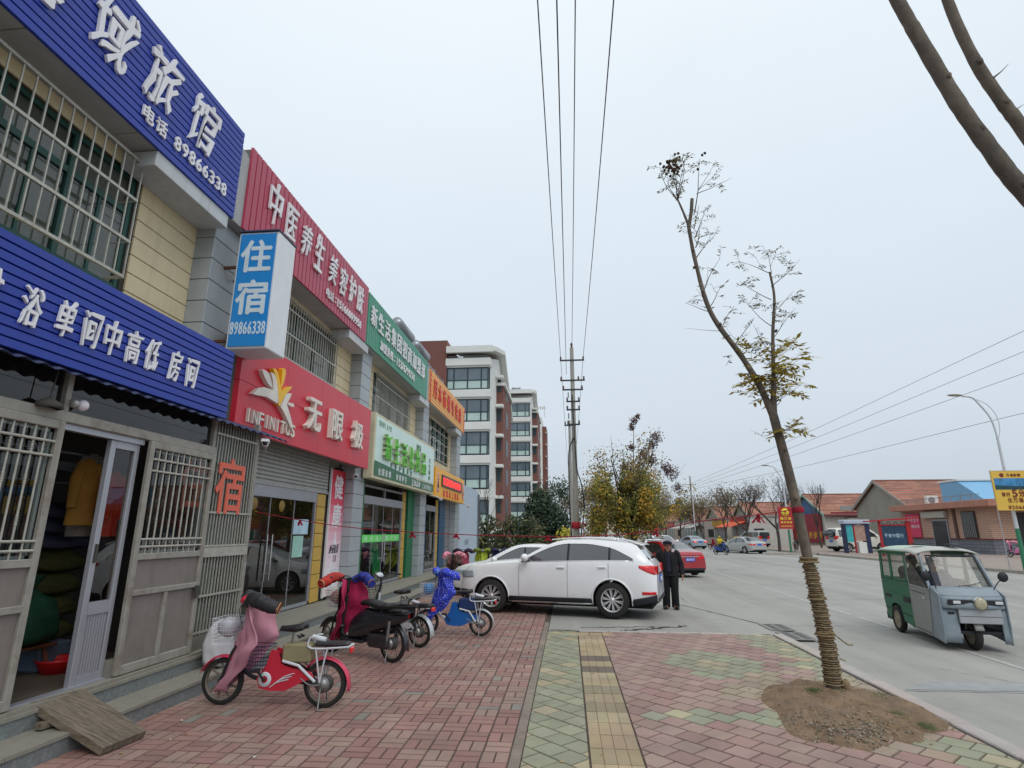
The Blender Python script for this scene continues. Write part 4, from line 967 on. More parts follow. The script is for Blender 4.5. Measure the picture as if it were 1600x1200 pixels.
# ================= BACKGROUND BUILDINGS =================
m_wht=mat('render_white',S(214,216,212,1.1),.7,var=.05,scale=.5,streak=.05,dirt=(.4,.4,.38))
m_brk=mat('brick_red',S(124,82,74,.95),.85,var=.15,scale=1.5,stretch=(1,1,6))
m_wfr=mat('apartment_frame',(.02,.045,.055),.4)
m_wgl=mat('apartment_glass',S(96,112,122,1.0),.08,var=.25,scale=.4,spec=.8)
m_wpl=mat('apartment_panel',S(178,200,194,1.05),.35,var=.08,scale=.6)
m_rail=mat('railing',(.25,.25,.25),.5)
def apartment(label,X0,X1,Y,dep,ztop,bands,xb,side,grp=None):
    T=thing('apartment_block',label,'apartment block',((X0+X1)/2,Y+dep/2,0))
    W=lambda mb,n,m,p=None: mb.build(n,m,p or T,world=True)
    mb=MB(); mb.box(xb,X1-.4,Y+.9,Y+dep*.3,-.1,ztop-.6); W(mb,'wall',m_wht)
    mb=MB(); mb.box(X0,xb,Y-.2,Y+dep,-.1,ztop+.9); mb.box(xb,X1-.9,Y+dep*.3,Y+dep,-.1,ztop-1); W(mb,'rear_wall',m_brk)
    # gable side: white strip then projecting brick stair bay
    mb=MB(); mb.prism([(Y+.9,-.1),(Y+dep,-.1),(Y+dep,ztop-3.5),(Y+dep*.5,ztop+1.4),(Y+.9,ztop-.8)],'X',X1-.85,X1-.38); W(mb,'gable_wall',m_wht)
    mb=MB(); mb.box(X1-.38,X1+side,Y+dep*.38,Y+dep*.9,-.1,ztop-2.2); b_=W(mb,'stair_bay',m_brk)
    mb=MB()
    for z in bands: mb.box(X1+side,X1+side+.02,Y+dep*.55,Y+dep*.68,z-2.0,z-.3)
    for z in bands: mb.box(X1-.3,X1+side-.2,Y+dep*.379,Y+dep*.378,z-1.9,z-.5)
    mb.build('stair_window',m_wfr,b_,world=True)
    mb=MB()
    for z in bands: mb.box(X1-.38,X1+side+.1,Y+dep*.38-.9,Y+dep*.38+.0,z-.5,z-.2,.03)
    W(mb,'ledge',m_wht)
    mb=MB(); mb.box(X1-.7,X1+side+.25,Y+dep*.36,Y+dep*.92,ztop-2.2,ztop-1.9); W(mb,'bay_coping',m_wht)
    # pitched roof edge
    mb=MB()
    for (ya,za),(yb,zb) in (((Y-.3,ztop-.35),(Y+dep*.5,ztop+1.9)),((Y+dep*.5,ztop+1.9),(Y+dep+.8,ztop-4.0))):
        mb.prism([(ya,za),(yb,zb),(yb,zb+.45),(ya,za+.45)],'X',xb,X1+.35)
    W(mb,'roof',m_wht)
    mb=MB(); mb.box(xb,X1+.1,Y-.6,Y-.2,ztop-.5,ztop+.15); W(mb,'eaves',m_wht)
    mb=MB(); n=26
    for i in range(n+1): x=lerp(xb+.1,X1-.5,i/n); mb.box(x-.02,x+.02,Y+.0,Y+.03,ztop-1.0,ztop-.75)
    mb.box(xb+.1,X1-.5,Y,Y+.04,ztop-.75,ztop-.7); mb.box(xb+.1,X1-.5,Y+.7,Y+.9,ztop-1.6,ztop-.9); W(mb,'terrace_rail',m_rail)
    for k,z in enumerate(bands):
        mb=MB(); mb.box(xb-.1,X1-.15,Y-.25,Y+.9,z-.75,z,.03); mb.box(xb,X1-.25,Y-.1,Y+.9,z-.9,z-.75); W(mb,'balcony_band',m_wht)
        zt=z-.9; zb=z-3.05 if k<len(bands)-1 or z>3.2 else .5
        if zb<0: zb=.2
        f=MB(); xs=[xb+.05,lerp(xb,X1,.16),lerp(xb,X1,.46),lerp(xb,X1,.76),X1-.42]
        zm=lerp(zb,zt,.4)
        for x in xs: f.box(x-.06,x+.06,Y+.0,Y+.1,zb,zt)
        for zz in (zb,zm,zt-.04): f.box(xb,X1-.42,Y+.01,Y+.09,zz-.05,zz+.05)
        for y in (Y+.5,Y+.88): f.box(X1-.45,X1-.33,y-.05,y+.05,zb,zt)
        for zz in (zb,zm,zt-.04): f.box(X1-.44,X1-.35,Y+.05,Y+.9,zz-.05,zz+.05)
        w=W(f,'bay_window',m_wfr)
        g=MB(); g.box(xb,X1-.4,Y+.05,Y+.07,zm,zt); g.box(X1-.4,X1-.38,Y+.05,Y+.9,zm,zt); g.build('pane',m_wgl,w,world=True)
        g=MB(); g.box(xb,X1-.4,Y+.05,Y+.07,zb,zm); g.box(X1-.4,X1-.38,Y+.05,Y+.9,zb,zm); g.build('lower_panel',m_wpl,w,world=True)
    # window and AC ledge in the brick part
    for z in bands:
        f=MB(); f.box(xb-4.2,xb-1.6,Y-.24,Y-.18,z-2.5,z-.7); w=W(f,'window',m_wfr)
        g=MB(); g.box(xb-4.1,xb-2.95,Y-.26,Y-.25,z-2.4,z-.8); g.box(xb-2.85,xb-1.7,Y-.26,Y-.25,z-2.4,z-.8); g.build('pane',m_wgl,w,world=True)
        W(MB().box(xb-2.4,xb-1.2,Y-.9,Y-.2,z-3.1,z-2.85),'sill_ledge',m_wht)
    if True:
        mb=MB(); mb.lathe([(0,-.8),(.25,-.8),(.25,.8),(0,.8)],(xb+1,Y+dep*.5,ztop+2.9),'X',12); 
        for x in (-.6,.6): mb.bar((xb+1+x,Y+dep*.5,ztop+1.8),(xb+1+x,Y+dep*.5,ztop+2.8),.06,.06)
        W(mb,'water_heater',mat('steel_dull',S(150,155,160),.35,metal=.6,var=.1))
    return T
apartment('nearest of the three red brick and white apartment blocks with wide bay windows',-20,-7.0,53,17,19.3,[18.3-3.18*i for i in range(6)],-11.5,.35)
apartment('middle apartment block, white bays and brick stair column, behind the nearest one',-14,-5.5,91,20,24.3,[23.1-3.2*i for i in range(7)],-9.9,.5)
# farthest block, narrower with roof pergola
T=thing('apartment_block','farthest and tallest apartment block with a white pergola on its roof','apartment block',(-8,156,0))
MB().box(-12,-6.4,150,165,-.1,31.5).build('wall',m_wht,T,world=True); MB().box(-6.4,-5.3,153,163,-.1,29.5).build('stair_bay',m_brk,T,world=True)
for k in range(9):
    z=29.3-3.2*k
    w=MB().box(-9.2,-7.0,149.8,149.9,z-1.6,z).build('window',m_wfr,T,world=True); MB().box(-9.1,-7.1,149.7,149.75,z-1.5,z-.1).build('pane',m_wgl,w,world=True)
    MB().box(-9.4,-6.8,149.85,150.02,z-3.1,z-1.65).build('brick_panel',mat('brick_grey',S(128,112,110),.8),T,world=True)
    MB().box(-5.5,-5.2,151.9,153.0,z-1.7,z-1.5).build('ledge',m_wht,T,world=True)
mb=MB()
for k in range(7): mb.box(-9.3+k*.6,-9.1+k*.6,149.5,153,34.2,34.5); mb.box(-9.3+k*.6,-9.1+k*.6,149.5,149.7,31.5,34.3) if k in (0,3,6) else None
mb.box(-9.6,-5.3,149.4,149.6,33.9,34.2); mb.build('pergola',m_wht,T,world=True)
# ---- low tiled houses on the far side ----
def rooftile(name,hue,sc_=1):
    return mat(name,rough=.9,attr=True,var=.18,scale=1.2)
m_tileroof=rooftile('roof_tiles',0)
TC=[S(160,100,80,1.0),S(146,86,68,1.0),S(170,112,92,1.0),S(136,84,70,1.0)]
def gable(label,x0,x1,y0,y1,ze,zr,wallm,gablem,details=None,trim=None,rr=random.Random(2)):
    T=thing('tiled_house',label,'house',((x0+x1)/2,(y0+y1)/2,0))
    ym=(y0+y1)/2
    MB().box(x0+.3,x1,y0+.3,y1-.3,0,ze).build('wall',wallm,T,world=True)
    MB().prism([(y0+.3,ze),(y1-.3,ze),(ym,zr-.25)],'X',x0+.3,x0+.55).build('gable',gablem,T,world=True)
    rf=MB(); n=13
    for s_ in (0,1):
        for i in range(n):
            ta,tb=i/n,(i+1)/n
            for q in range(0,max(int((x1-x0)/1.4),1)):
                xa=x0+q*(x1-x0)/max(int((x1-x0)/1.4),1); xb_=x0+(q+1)*(x1-x0)/max(int((x1-x0)/1.4),1)
                A=(lerp(y0-.35,ym,ta) if s_==0 else lerp(y1+.35,ym,ta)); Bq=(lerp(y0-.35,ym,tb) if s_==0 else lerp(y1+.35,ym,tb))
                za=lerp(ze-.15,zr,ta);zb=lerp(ze-.15,zr,tb)
                rf.col=shade(rr.choice(TC),.08); rf.quad((xa,A,za+.09),(xb_,A,za+.09),(xb_,Bq,zb+.02),(xa,Bq,zb+.02))
                rf.col=S(190,170,155,.8); rf.quad((xa,A,za-.0),(xb_,A,za-.0),(xb_,A,za+.09),(xa,A,za+.09))
    rf.build('roof',m_tileroof,T,world=True,fix=False)
    r=MB(); r.col=(.3,.2,.17); r.box(x0,x1,ym-.12,ym+.12,zr,zr+.14); r.build('ridge',mat('ridge_clay',S(140,100,84),.9),T,world=True)
    b=MB()
    for (ya,za),(yb,zb) in (((y0-.35,ze-.17),(ym,zr-.02)),((ym,zr-.02),(y1+.35,ze-.17))): b.prism([(ya,za-.18),(yb,zb-.18),(yb,zb+.13),(ya,za+.13)],'X',x0-.06,x0+.02)
    b.build('verge',trim or mat('verge_grey',S(150,145,138),.8),T,world=True)
    f=MB(); f.box(x0,x1,y0-.42,y0-.3,ze-.3,ze-.1); f.build('eaves_board',mat('eaves_board',S(120,60,70,.9),.7),T,world=True)
    if details: details(T)
    return T
m_cem=mat('cement_wall',S(150,146,136,1.0),.9,var=.12,scale=.8,streak=.15)
m_whw=mat('white_wall',S(200,198,190,1.0),.85,var=.1,scale=.8,streak=.2,dirt=(.3,.27,.22))
m_dkw=mat('dark_window',(.03,.035,.04),.15)
gable('large grey-gabled house with orange tiled roof rising behind the pink brick shop',33.5,62,61.6,72.4,4.4,7.2,m_cem,m_cem)
def h2(T):
    mb=MB(); mb.box(36,37.2,80.1,80.28,2.0,3.3); mb.build('sign_board',mat('board_blue',S(40,90,160),.5),T,world=True)
    for x,wd,z0,z1 in ((35.0,.9,.1,2.1),(40.6,1.0,1.0,2.2),(44.5,1.6,.1,2.6)): MB().box(x,x+wd,80.15,80.29,z0,z1).build('door' if z0<.5 else 'window',m_dkw,T,world=True)
    MB().box(37.4,38.2,80.1,80.29,.1,2.3).build('red_door',mat('door_red',S(170,60,50),.5),T,world=True)
    MB().box(33.2,33.28,81,91,.4,4.2).build('side_mural',mat('mural_crimson',S(146,40,56,.9),.6,var=.15,scale=.7),T,world=True)
    t=MB(); line(t,'家电维修中心',81.6,(33.19,0,1.4),(0,1,0),ZD,1.5,1.1,.9,depth=-.01); t.build('mural_lettering',mat('yellow_paint',S(230,190,60),.5),T,world=True)
    t=MB(); t.box(36,46,79.2,80.2,3.3,3.5,.03);t.build('canopy',m_conc,T,world=True)
    t=MB(); t.box(34.2,39.5,79.8,79.95,3.75,4.3); t.build('fascia_sign',mat('fascia_maroon',S(130,40,60),.6,var=.1),T,world=True)
    t=MB(); t.box(35.4,38.6,79.7,79.85,4.5,5.1); t.build('grey_sign',mat('sign_grey',S(150,150,148),.6),T,world=True)
gable('red-tiled house with a blue gable and crimson side wall right of the green lamp post',33.2,58,80,92,4.1,6.9,m_whw,mat('gable_blue',S(50,96,140),.6),h2,trim=mat('verge_green',S(150,180,160),.7))
def h3(T):
    rr=random.Random(T.location.y)
    for k in range(6):
        y=lerp(T.location.y-4,T.location.y+4,k/5); x=T['fx']
        MB().box(x+.2,x+.32,y-.5,y+.5,.3 if k%2 else 1.0,2.3).build('door' if k%2 else 'window',mat('shop_front_%d'%rr.randint(0,4),rr.choice([S(60,90,80),S(40,45,50),S(150,60,60),S(60,90,140),S(90,80,70)]),.5),T,world=True)
    MB().box(T['fx']+.0,T['fx']+.3,T.location.y-4.5,T.location.y+4.5,2.5,3.2).build('fascia_sign',mat('shop_fascia_%d'%rr.randint(0,3),rr.choice([S(170,50,40),S(200,150,50),S(70,110,90),S(60,80,140)]),.5),T,world=True)
for k,(x0,x1,y0,y1,ze,zr,lab) in enumerate([(29,50,97,108,3.8,6.6,'low red-tiled house behind the silver van and bare trees'),(28,48,112,124,3.9,6.6,'low red-tiled house, second beyond the bare trees'),(26,46,130,143,4,7,'low red-tiled house near the distant utility pole'),(22,44,150,165,4.2,8,'long red-tiled roof left of the distant utility pole'),(8,42,190,210,6,10,'far red-roofed building closing the end of the street')]):
    T=gable(lab,x0,x1,y0,y1,ze,zr,m_whw,m_cem); T['fx']=float(x0); h3(T); del T['fx']
# street-facing low shops in front of them
def lowshop(label,x,y0,y1,h,wc,fc,aw=None,txt=None):
    T=thing('low_shop',label,'shop building',(x+2.5,(y0+y1)/2,0))
    MB().box(x,x+5,y0,y1,0,h).build('wall',mat('lowshop_'+txt if txt else 'lowshop',wc,.8,var=.12),T,world=True)
    MB().box(x-.15,x+5,y0-.1,y1+.1,h,h+.2).build('roof',m_conc,T,world=True)
    MB().box(x-.2,x-.02,y0+.2,y1-.2,h-.9,h-.1).build('fascia_sign',mat('fascia_'+(txt or 'a'),fc,.5,var=.05),T,world=True)
    n=max(int((y1-y0)/2.4),1)
    for k in range(n):
        a=lerp(y0+.3,y1-.3,k/n);b=lerp(y0+.3,y1-.3,(k+1)/n)-.4; MB().box(x-.05,x+.02,a,b,.2 if k%2 else .9,h-1.1).build('door' if k%2 else 'window',m_dkw,T,world=True)
    # end wall facing the camera
    MB().box(x+.6,x+1.8,y0-.05,y0+.02,1,2.2).build('side_window',m_dkw,T,world=True)
    if aw:
        mb=MB(); mb.add([(x-2.2,y0,h-1.2),(x-2.2,y1,h-1.2),(x-.2,y1,h-.5),(x-.2,y0,h-.5)],[(0,1,2,3)]); mb.build('awning',mat('awn_'+txt,aw,.7),T,world=True,solid=.04)
    return T
lowshop('white-walled low shop with a green banner behind the silver van',28,92,104,3.6,S(204,200,192),S(190,190,180),None,'aa')
lowshop('low shop with an orange awning beyond the parked motorbikes',22.5,76,84,3.6,S(190,186,180),S(180,50,40),S(232,96,50),'bb')
lowshop('low shop with yellow fascia beyond the orange awning',22.5,86,94,3.5,S(186,180,170),S(216,160,50),None,'cc')
lowshop('low grey shop with a pale fascia far along the opposite kerb',22,98,118,3.6,S(160,152,145),S(170,175,170),S(180,176,170),'dd')
lowshop('low shop with red fascia at the far end of the opposite row',21.5,122,146,3.8,S(170,160,150),S(170,50,45),None,'ee')
mb=MB(); mb.box(29.3,30.6,91.7,91.8,1.5,3.6); tag(mb.build('hanging_banner',mat('banner_green',S(30,120,60),.6)),'green banner hung on the white low shop','banner')
mb=MB(); mb.box(30.9,32.4,91.7,91.8,.8,2.0); tag(mb.build('wall_poster',mat('poster_pink',S(214,70,110),.6)),'pink poster on the white low shop beside the green banner','poster')
# ---- pink brick shop ----
T=thing('brick_shop','low shop of pink brick above grey stone with flat brown roof edge','shop building',(38,56,0))

def brickmat(name,c1,c2,cm,sx,w=.5,h=.16):
    m=bpy.data.materials.new(name); m.use_nodes=True; t=m.node_tree; n=t.nodes; L=t.links; p=n['Principled BSDF']; p.inputs['Roughness'].default_value=.85
    tc=n.new('ShaderNodeTexCoord'); sp=n.new('ShaderNodeSeparateXYZ'); cb=n.new('ShaderNodeCombineXYZ'); ad=n.new('ShaderNodeMath'); ad.operation='ADD'
    L.new(tc.outputs['Object'],sp.inputs[0]); L.new(sp.outputs[0],ad.inputs[0]); L.new(sp.outputs[1],ad.inputs[1]); L.new(ad.outputs[0],cb.inputs[0]); L.new(sp.outputs[2],cb.inputs[1])
    b=n.new('ShaderNodeTexBrick'); b.inputs['Color1'].default_value=(*c1,1);b.inputs['Color2'].default_value=(*c2,1);b.inputs['Mortar'].default_value=(*cm,1);b.inputs['Scale'].default_value=sx; b.inputs['Mortar Size'].default_value=.025; b.inputs['Brick Width'].default_value=w; b.inputs['Row Height'].default_value=h
    L.new(cb.outputs[0],b.inputs[0]); L.new(b.outputs[0],p.inputs[0]); return m
mpk=brickmat('pink_brick',S(196,160,138),S(190,154,134),S(150,122,106),1.,.42,.14)
mgs=brickmat('grey_stone',S(120,122,130),S(108,110,118),S(84,86,92),1.,.9,.26)
MB().box(33.4,46,50,62.2,1.25,3.75).build('upper_wall',mpk,T,world=True)
MB().box(33.38,46,49.98,62.2,0,1.18).build('stone_base',mgs,T,world=True)
MB().box(33.34,46,49.94,62.22,1.17,1.26).build('band',mat('band_maroon',S(110,50,48),.7),T,world=True)
MB().box(32.6,46,48.6,62.8,3.75,4.3,.03).build('roof_edge',mat('roof_edge',S(176,124,106,1.0),.8,var=.12,scale=1,streak=.2),T,world=True)
f=MB().box(33.3,33.36,55.2,57.4,.1,2.9).build('door',m_alu,T,world=True); MB().box(33.25,33.3,55.35,57.25,.15,2.75).build('pane',m_dkw,f,world=True)
f=MB().box(33.3,33.36,51.5,53.2,1.3,3.45).build('window',mat('frame_brown',(.05,.04,.035),.6),T,world=True); MB().box(33.26,33.3,51.6,53.1,1.35,3.4).build('pane',mat('pane_grey',S(80,84,84),.2),f,world=True)
mb=MB()
for i in range(8): mb.box(33.2,33.23,51.6+i*.21,51.63+i*.21,1.35,2.6)
mb.build('grille',m_rail,f,world=True)
MB().box(33.0,33.35,55,58.4,3.0,3.6,.05).build('shutter_box',mat('shutter_box',S(176,172,160),.6),T,world=True)
MB().box(33.28,33.38,54.0,54.3,1.2,3.7).build('drainpipe',mat('pipe_brown',S(90,66,56),.7),T,world=True)
mb=MB(); mb.box(33.28,33.36,59.2,61.4,1.3,3.5); p_=mb.build('red_poster',mat('poster_red',S(206,60,100),.6,var=.1),T,world=True)
t=MB(); line(t,'专业维修',59.4,(33.27,0,3.0),YD,ZD,.5,.4,.5,depth=-.01); line(t,'家电服务',59.5,(33.27,0,2.3),YD,ZD,.45,.34,.3,depth=-.01); t.build('lettering',m_wl,p_,world=True)
# mirrored reading direction: viewed from -X, so flip
mb=MB(); mb.box(34,46,49.92,49.98,.1,3.0) 
f=MB().box(35.4,38.4,49.9,49.96,.1,3.3).build('side_opening',mat('opening_dark',(.02,.018,.02),.7),T,world=True)
# blue sheet-metal shed on top
T=thing('roof_shed','light blue sheet-metal shed roof on top of the pink brick shop','shed',(40,60,4.3))
MB().prism([(54,4.35),(60,4.35),(60,6.4),(57.5,6.4)],'X',36.2,52).build('roof_sheet',mat('sheet_skyblue',S(120,176,214,1.0),.4,var=.08,scale=.6,streak=.1),T,world=True)
MB().box(36.1,52,57.3,60.2,6.4,6.55).build('ridge_cap',m_wht,T,world=True)
for k,(x,y) in enumerate(((39.2,53.2),(34.3,58.5))):
    A=thing('air_conditioner',['dark-fronted air conditioner unit against the blue shed roof','white air conditioner unit on the roof edge left of the blue shed'][k],'air conditioner',(x,y,4.3))
    MB().box(-.5,.5,-.2,.2,0,.8,.03).build('case',m_wht if k else mat('ac_dark',(.04,.04,.045),.5),A); MB().lathe([(0,-.01),(.3,-.01),(.32,0)],(-.1,-.2,.4),'Y',20).build('fan_grille',m_rail,A)
mb=MB(); 
for k in range(9): mb.bar((33,51+k*1.3,4.3),(33,51+k*1.3,4.75),.05,.05)
mb.bar((33,50,4.75),(33,62,4.75),.05,.05); tag(mb.build('roof_railing',m_rail),'thin dark railing along the flat roof of the pink shop','railing')
# ---- hedge, bushes left of the pole ----
def leafblob(mb,c,r,n,cols,size,rnd,flat=1.,hole=.15):
    for k in range(n):
        while True:
            p=Vector((rnd.uniform(-1,1),rnd.uniform(-1,1),rnd.uniform(-1,1)))
            if .35<p.length<1: break
        q=Vector(c)+Vector((p.x*r[0],p.y*r[1],p.z*r[2]))
        u=Vector((rnd.gauss(0,1),rnd.gauss(0,1),rnd.gauss(0,1))).normalized(); v=u.orthogonal().normalized(); s_=size*rnd.uniform(.5,1.4)
        mb.col=shade(rnd.choice(cols),.3); mb.quad(q-u*s_,q-v*s_*.5,q+u*s_,q+v*s_*.5)
m_leaf=mat('foliage',rough=.7,attr=True,var=0)
DG=[S(44,66,40,.8),S(34,54,34,.8),S(58,82,46,.8),S(24,42,26,.8)]
OL=[S(80,90,50,.8),S(96,98,52,.8),S(60,70,38,.8),S(110,104,60,.8)]
rr=random.Random(21)
def bush(label,cat,name,blobs,cols,size,trunk=None,dens=260):
    T=thing(name,label,cat,(blobs[0][0],blobs[0][1],0)); mb=MB()
    for x,y,z,rx,ry,rz in blobs: leafblob(mb,(x,y,z),(rx,ry,rz),int(dens*rx*rz*max(1,ry)),cols,size,rr)
    mb.build('foliage',m_leaf,T,world=True,fix=False)
    if trunk: MB().tube(trunk,[.12,.07],6).build('trunk',mat('bark',S(96,84,72,.8),.9,var=.25,scale=8,bump=.6),T,world=True)
bush('tall dark evergreen tree behind the white cars, left of the utility pole','tree','evergreen_tree',[(-1.9,42,2.7,1.4,1.5,2.0),(-1.2,42,2.2,1.5,1.4,1.6),(-2.6,42,1.8,1.5,1.3,1.4),(-1.9,42,4.0,.8,.8,.9),(-.5,42,1.8,.9,.8,1.2)],DG,.16,[(-1.8,42,-.1),(-1.8,42,3)],330)
bush('yellow autumn bush at the foot of the utility pole','bush','yellow_bush',[(-.25,39,1.3,.6,.6,.9),(.0,39,.9,.6,.6,.7)],[S(190,180,40,.85),S(160,150,40,.85),S(210,195,60,.85)],.09,None,520)
for k,(x,lab) in enumerate(((-6.3,'leftmost clump of the brownish hedge next to the pale side wall'),(-5.0,'second clump of the hedge from the side wall'),(-3.6,'third hedge clump, beside the evergreen'),(-2.3,'fourth hedge clump in front of the evergreen'))):
    bush(lab,'hedge','hedge_clump',[(x,38.5,1.3,.95,.8,1.5),(x+.3,38.2,.8,.9,.7,1.0),(x-.2,38.4,2.3,.5,.5,.6)],OL+DG[:2],.12,None,420)
mb=MB(); 
def baretree(mbt,base,h,spread,rnd,r0=.12,depth=5,n0=4,up=.5,twigs=None):
    def rec(p,d,L,r,k):
        q=p+d*L; m=p.lerp(q,.5)+Vector((rnd.gauss(0,.04),rnd.gauss(0,.04),rnd.gauss(0,.03)))*L
        mbt.tube([p,m,q],[r,r*.85,r*.7],5 if k<3 else 3,cap=False)
        if k>=depth:
            if twigs is not None: twigs.append(q)
            return
        for _ in range(rnd.choice([2,3,3]) if k>0 else n0):
            nd=(d+Vector((rnd.gauss(0,spread),rnd.gauss(0,spread),rnd.gauss(.1,spread*.6)+up*.25))).normalized()
            rec(q,nd,L*rnd.uniform(.62,.85),r*rnd.uniform(.5,.68),k+1)
    rec(Vector(base),Vector((rnd.gauss(0,.05),rnd.gauss(0,.05),1)).normalized(),h,r0,0)
m_bark=mat('bark',S(96,84,72,.8),.9,var=.25,scale=8,bump=.6)
m_bark2=mat('twig_bark',S(84,74,68,.8),.95,var=.2)
def btree(label,name,base,h,spread,seed,r0=.12,depth=5,leafcols=None,leafn=0,leaf=.06,n0=4,up=.5,group=None,rad=.35):
    rnd=random.Random(seed); T=thing(name,label,'tree',base,group=group); tw=[]; mb=MB()
    baretree(mb,(0,0,0),h,spread,rnd,r0,depth,n0,up,tw); mb.build('trunk',m_bark2,T,fix=False)
    if leafcols and leafn:
        lf=MB()
        for k in range(leafn):
            q=rnd.choice(tw)+Vector((rnd.gauss(0,rad),rnd.gauss(0,rad),rnd.gauss(0,rad)))
            u=Vector((rnd.gauss(0,1),rnd.gauss(0,1),rnd.gauss(0,1))).normalized(); v=u.orthogonal(); s_=leaf*rnd.uniform(.6,1.4)
            lf.col=shade(rnd.choice(leafcols),.25); lf.quad(q-u*s_,q-v*s_*.5,q+u*s_,q+v*s_*.5)
        lf.build('crown',m_leaf,T,fix=False)
    return T
btree('bare tree with a wide twiggy crown above the silver sedan, left of two','bare_tree',(17.6,60,0),1.9,.5,5,.17,6,[S(90,84,60,.8),S(110,90,70,.8)],900,.07)
btree('bare tree with a wide twiggy crown above the silver sedan, right of two','bare_tree',(20.5,60,0),2.1,.48,8,.19,6,[S(84,86,56,.8),S(110,90,70,.8)],1100,.07)
btree('thin leafless tree behind the red flag board','bare_tree',(28.5,70,0),2.2,.3,12,.12,5)
btree('thin leafless tree sticking up over the red-tiled roof','bare_tree',(37,96,1),2.2,.3,14,.08,5)
for k,(x,y,lab) in enumerate(((14.5,95,'distant bare street tree right of the autumn tree'),(12,120,'distant bare street tree, beyond the first'),(17,105,'distant olive-leaved street tree by the yellow board'),(9,150,'farthest small street tree in the middle of the road view'),(3.9,62,'brown street tree directly behind the autumn tree'),(4.2,80,'street tree farther behind the autumn tree'),(20,90,'grey twiggy tree between the far lamps'))):
    btree(lab,'street_tree',(x,y,0),1.8+.3*(k%3),.42,30+k,.13,5,[S(120,104,70,.8),S(96,96,60,.8),S(130,100,60,.8)],1500,.11,group=None,rad=.55)
btree('bare shrub with pale twigs against the apartment wall','bare_shrub',(-5.6,40,0),1.5,.35,41,.06,5)
# ---- autumn tree ----
AU=[S(140,126,40,.95),S(172,140,44,.95),S(104,106,38,.95),S(92,92,34,.95),S(190,150,54,.95)]
T=thing('autumn_tree','bushy tree with green and golden autumn leaves and dark seed clusters near the road','tree',(3.15,29,0)); T.scale=(1.12,1,1.08); rnd=random.Random(77); mb=MB(); lf=MB()
mb.tube(smooth_pts([(0,0,-.05),(.03,0,.9),(-.02,0,1.7)],4),[.17,.165,.16,.155,.15,.145,.14,.135,.13],10)
tips=[]
for k in range(17):
    a_=rnd.uniform(0,2*PI); sp=rnd.uniform(.3,2.1); top_=rnd.uniform(2.6,5.4) if sp>1 else rnd.uniform(4.2,6.3)
    e_=Vector((math.cos(a_)*sp,math.sin(a_)*sp*.9,top_)); s0=Vector((0,0,rnd.uniform(1.2,1.9))); m1=s0.lerp(e_,.45)+Vector((rnd.gauss(0,.15),rnd.gauss(0,.15),rnd.uniform(-.1,.35)))
    P_=smooth_pts([s0,m1,e_],6); mb.tube(P_,[lerp(.075,.008,i/12)*(1 if sp>1 else 1.15) for i in range(13)],6,cap=False)
    for q in range(9):
        t=rnd.uniform(.3,1); i=min(int(t*12),11); p0=P_[i]; d_=Vector((rnd.gauss(0,.5),rnd.gauss(0,.5),rnd.uniform(-.25,.7))); p1=p0+d_*.6; p2=p1+d_*.5+Vector((rnd.gauss(0,.2),rnd.gauss(0,.2),rnd.gauss(0,.2))); mb.tube([p0,p1,p2],[.016,.009,.003],4,cap=False); tips+= [p1,p2,p1.lerp(p2,.5)]
mb.tube([(.1,0,3),(.18,0,5.2),(.28,0,7.0)],[.045,.02,.006],5); mb.tube([(.1,0,3),(.9,0,4.9),(1.25,0,6.0)],[.05,.025,.008],5); mb.tube([(0,0,2.4),(-.7,.1,4.6),(-.8,0,6.0)],[.05,.02,.006],5)
mb.build('trunk',m_bark2,T,fix=False)
for k in range(24000):
    q=rnd.choice(tips)+Vector((rnd.gauss(0,.2),rnd.gauss(0,.2),rnd.gauss(0,.2)-.08))
    hz_=(q.z-1.3)/5.2
    if hz_<0 or (q.z>3.9 and rnd.random()<.35+.13*(q.z-3.9)): continue
    n_=nz(q.x*1.5+5,q.z*1.5+q.y*.7); c=AU[2] if n_<-.1 else (AU[0] if n_<.12 else AU[1])
    if n_<-.30: continue
    u=Vector((rnd.gauss(0,1),rnd.gauss(0,1),rnd.gauss(0,1))).normalized(); v=u.orthogonal(); s_=.05*rnd.uniform(.4,1.5)
    lf.col=shade(rnd.choice([c,c,AU[3],AU[4] if n_>.1 else AU[2]]) if q.z<4.3 else rnd.choice([S(110,80,60,.8),c,AU[3],S(130,110,60,.8)]),.28); lf.quad(q-u*s_,q-v*s_*.5,q+u*s_,q+v*s_*.5)
mb2_=MB()
for k in range(7000):
    bx,bz,br=rnd.choice([(-1.5,2.3,.5),(-.9,3.0,.55),(-1.3,3.5,.4),(.2,2.6,.5),(.9,2.3,.45),(-.4,2.0,.5),(-1.6,1.8,.35),(.5,3.4,.4)]); q=Vector((bx+rnd.gauss(0,br*.6),rnd.gauss(0,.6),bz+rnd.gauss(0,br*.5)))
    u=Vector((rnd.gauss(0,1),rnd.gauss(0,1),rnd.gauss(0,1))).normalized(); v=u.orthogonal(); s_=.055*rnd.uniform(.5,1.4); lf.col=shade(rnd.choice([AU[0],AU[1],AU[2],AU[3]]),.3); lf.quad(q-u*s_,q-v*s_*.5,q+u*s_,q+v*s_*.5)
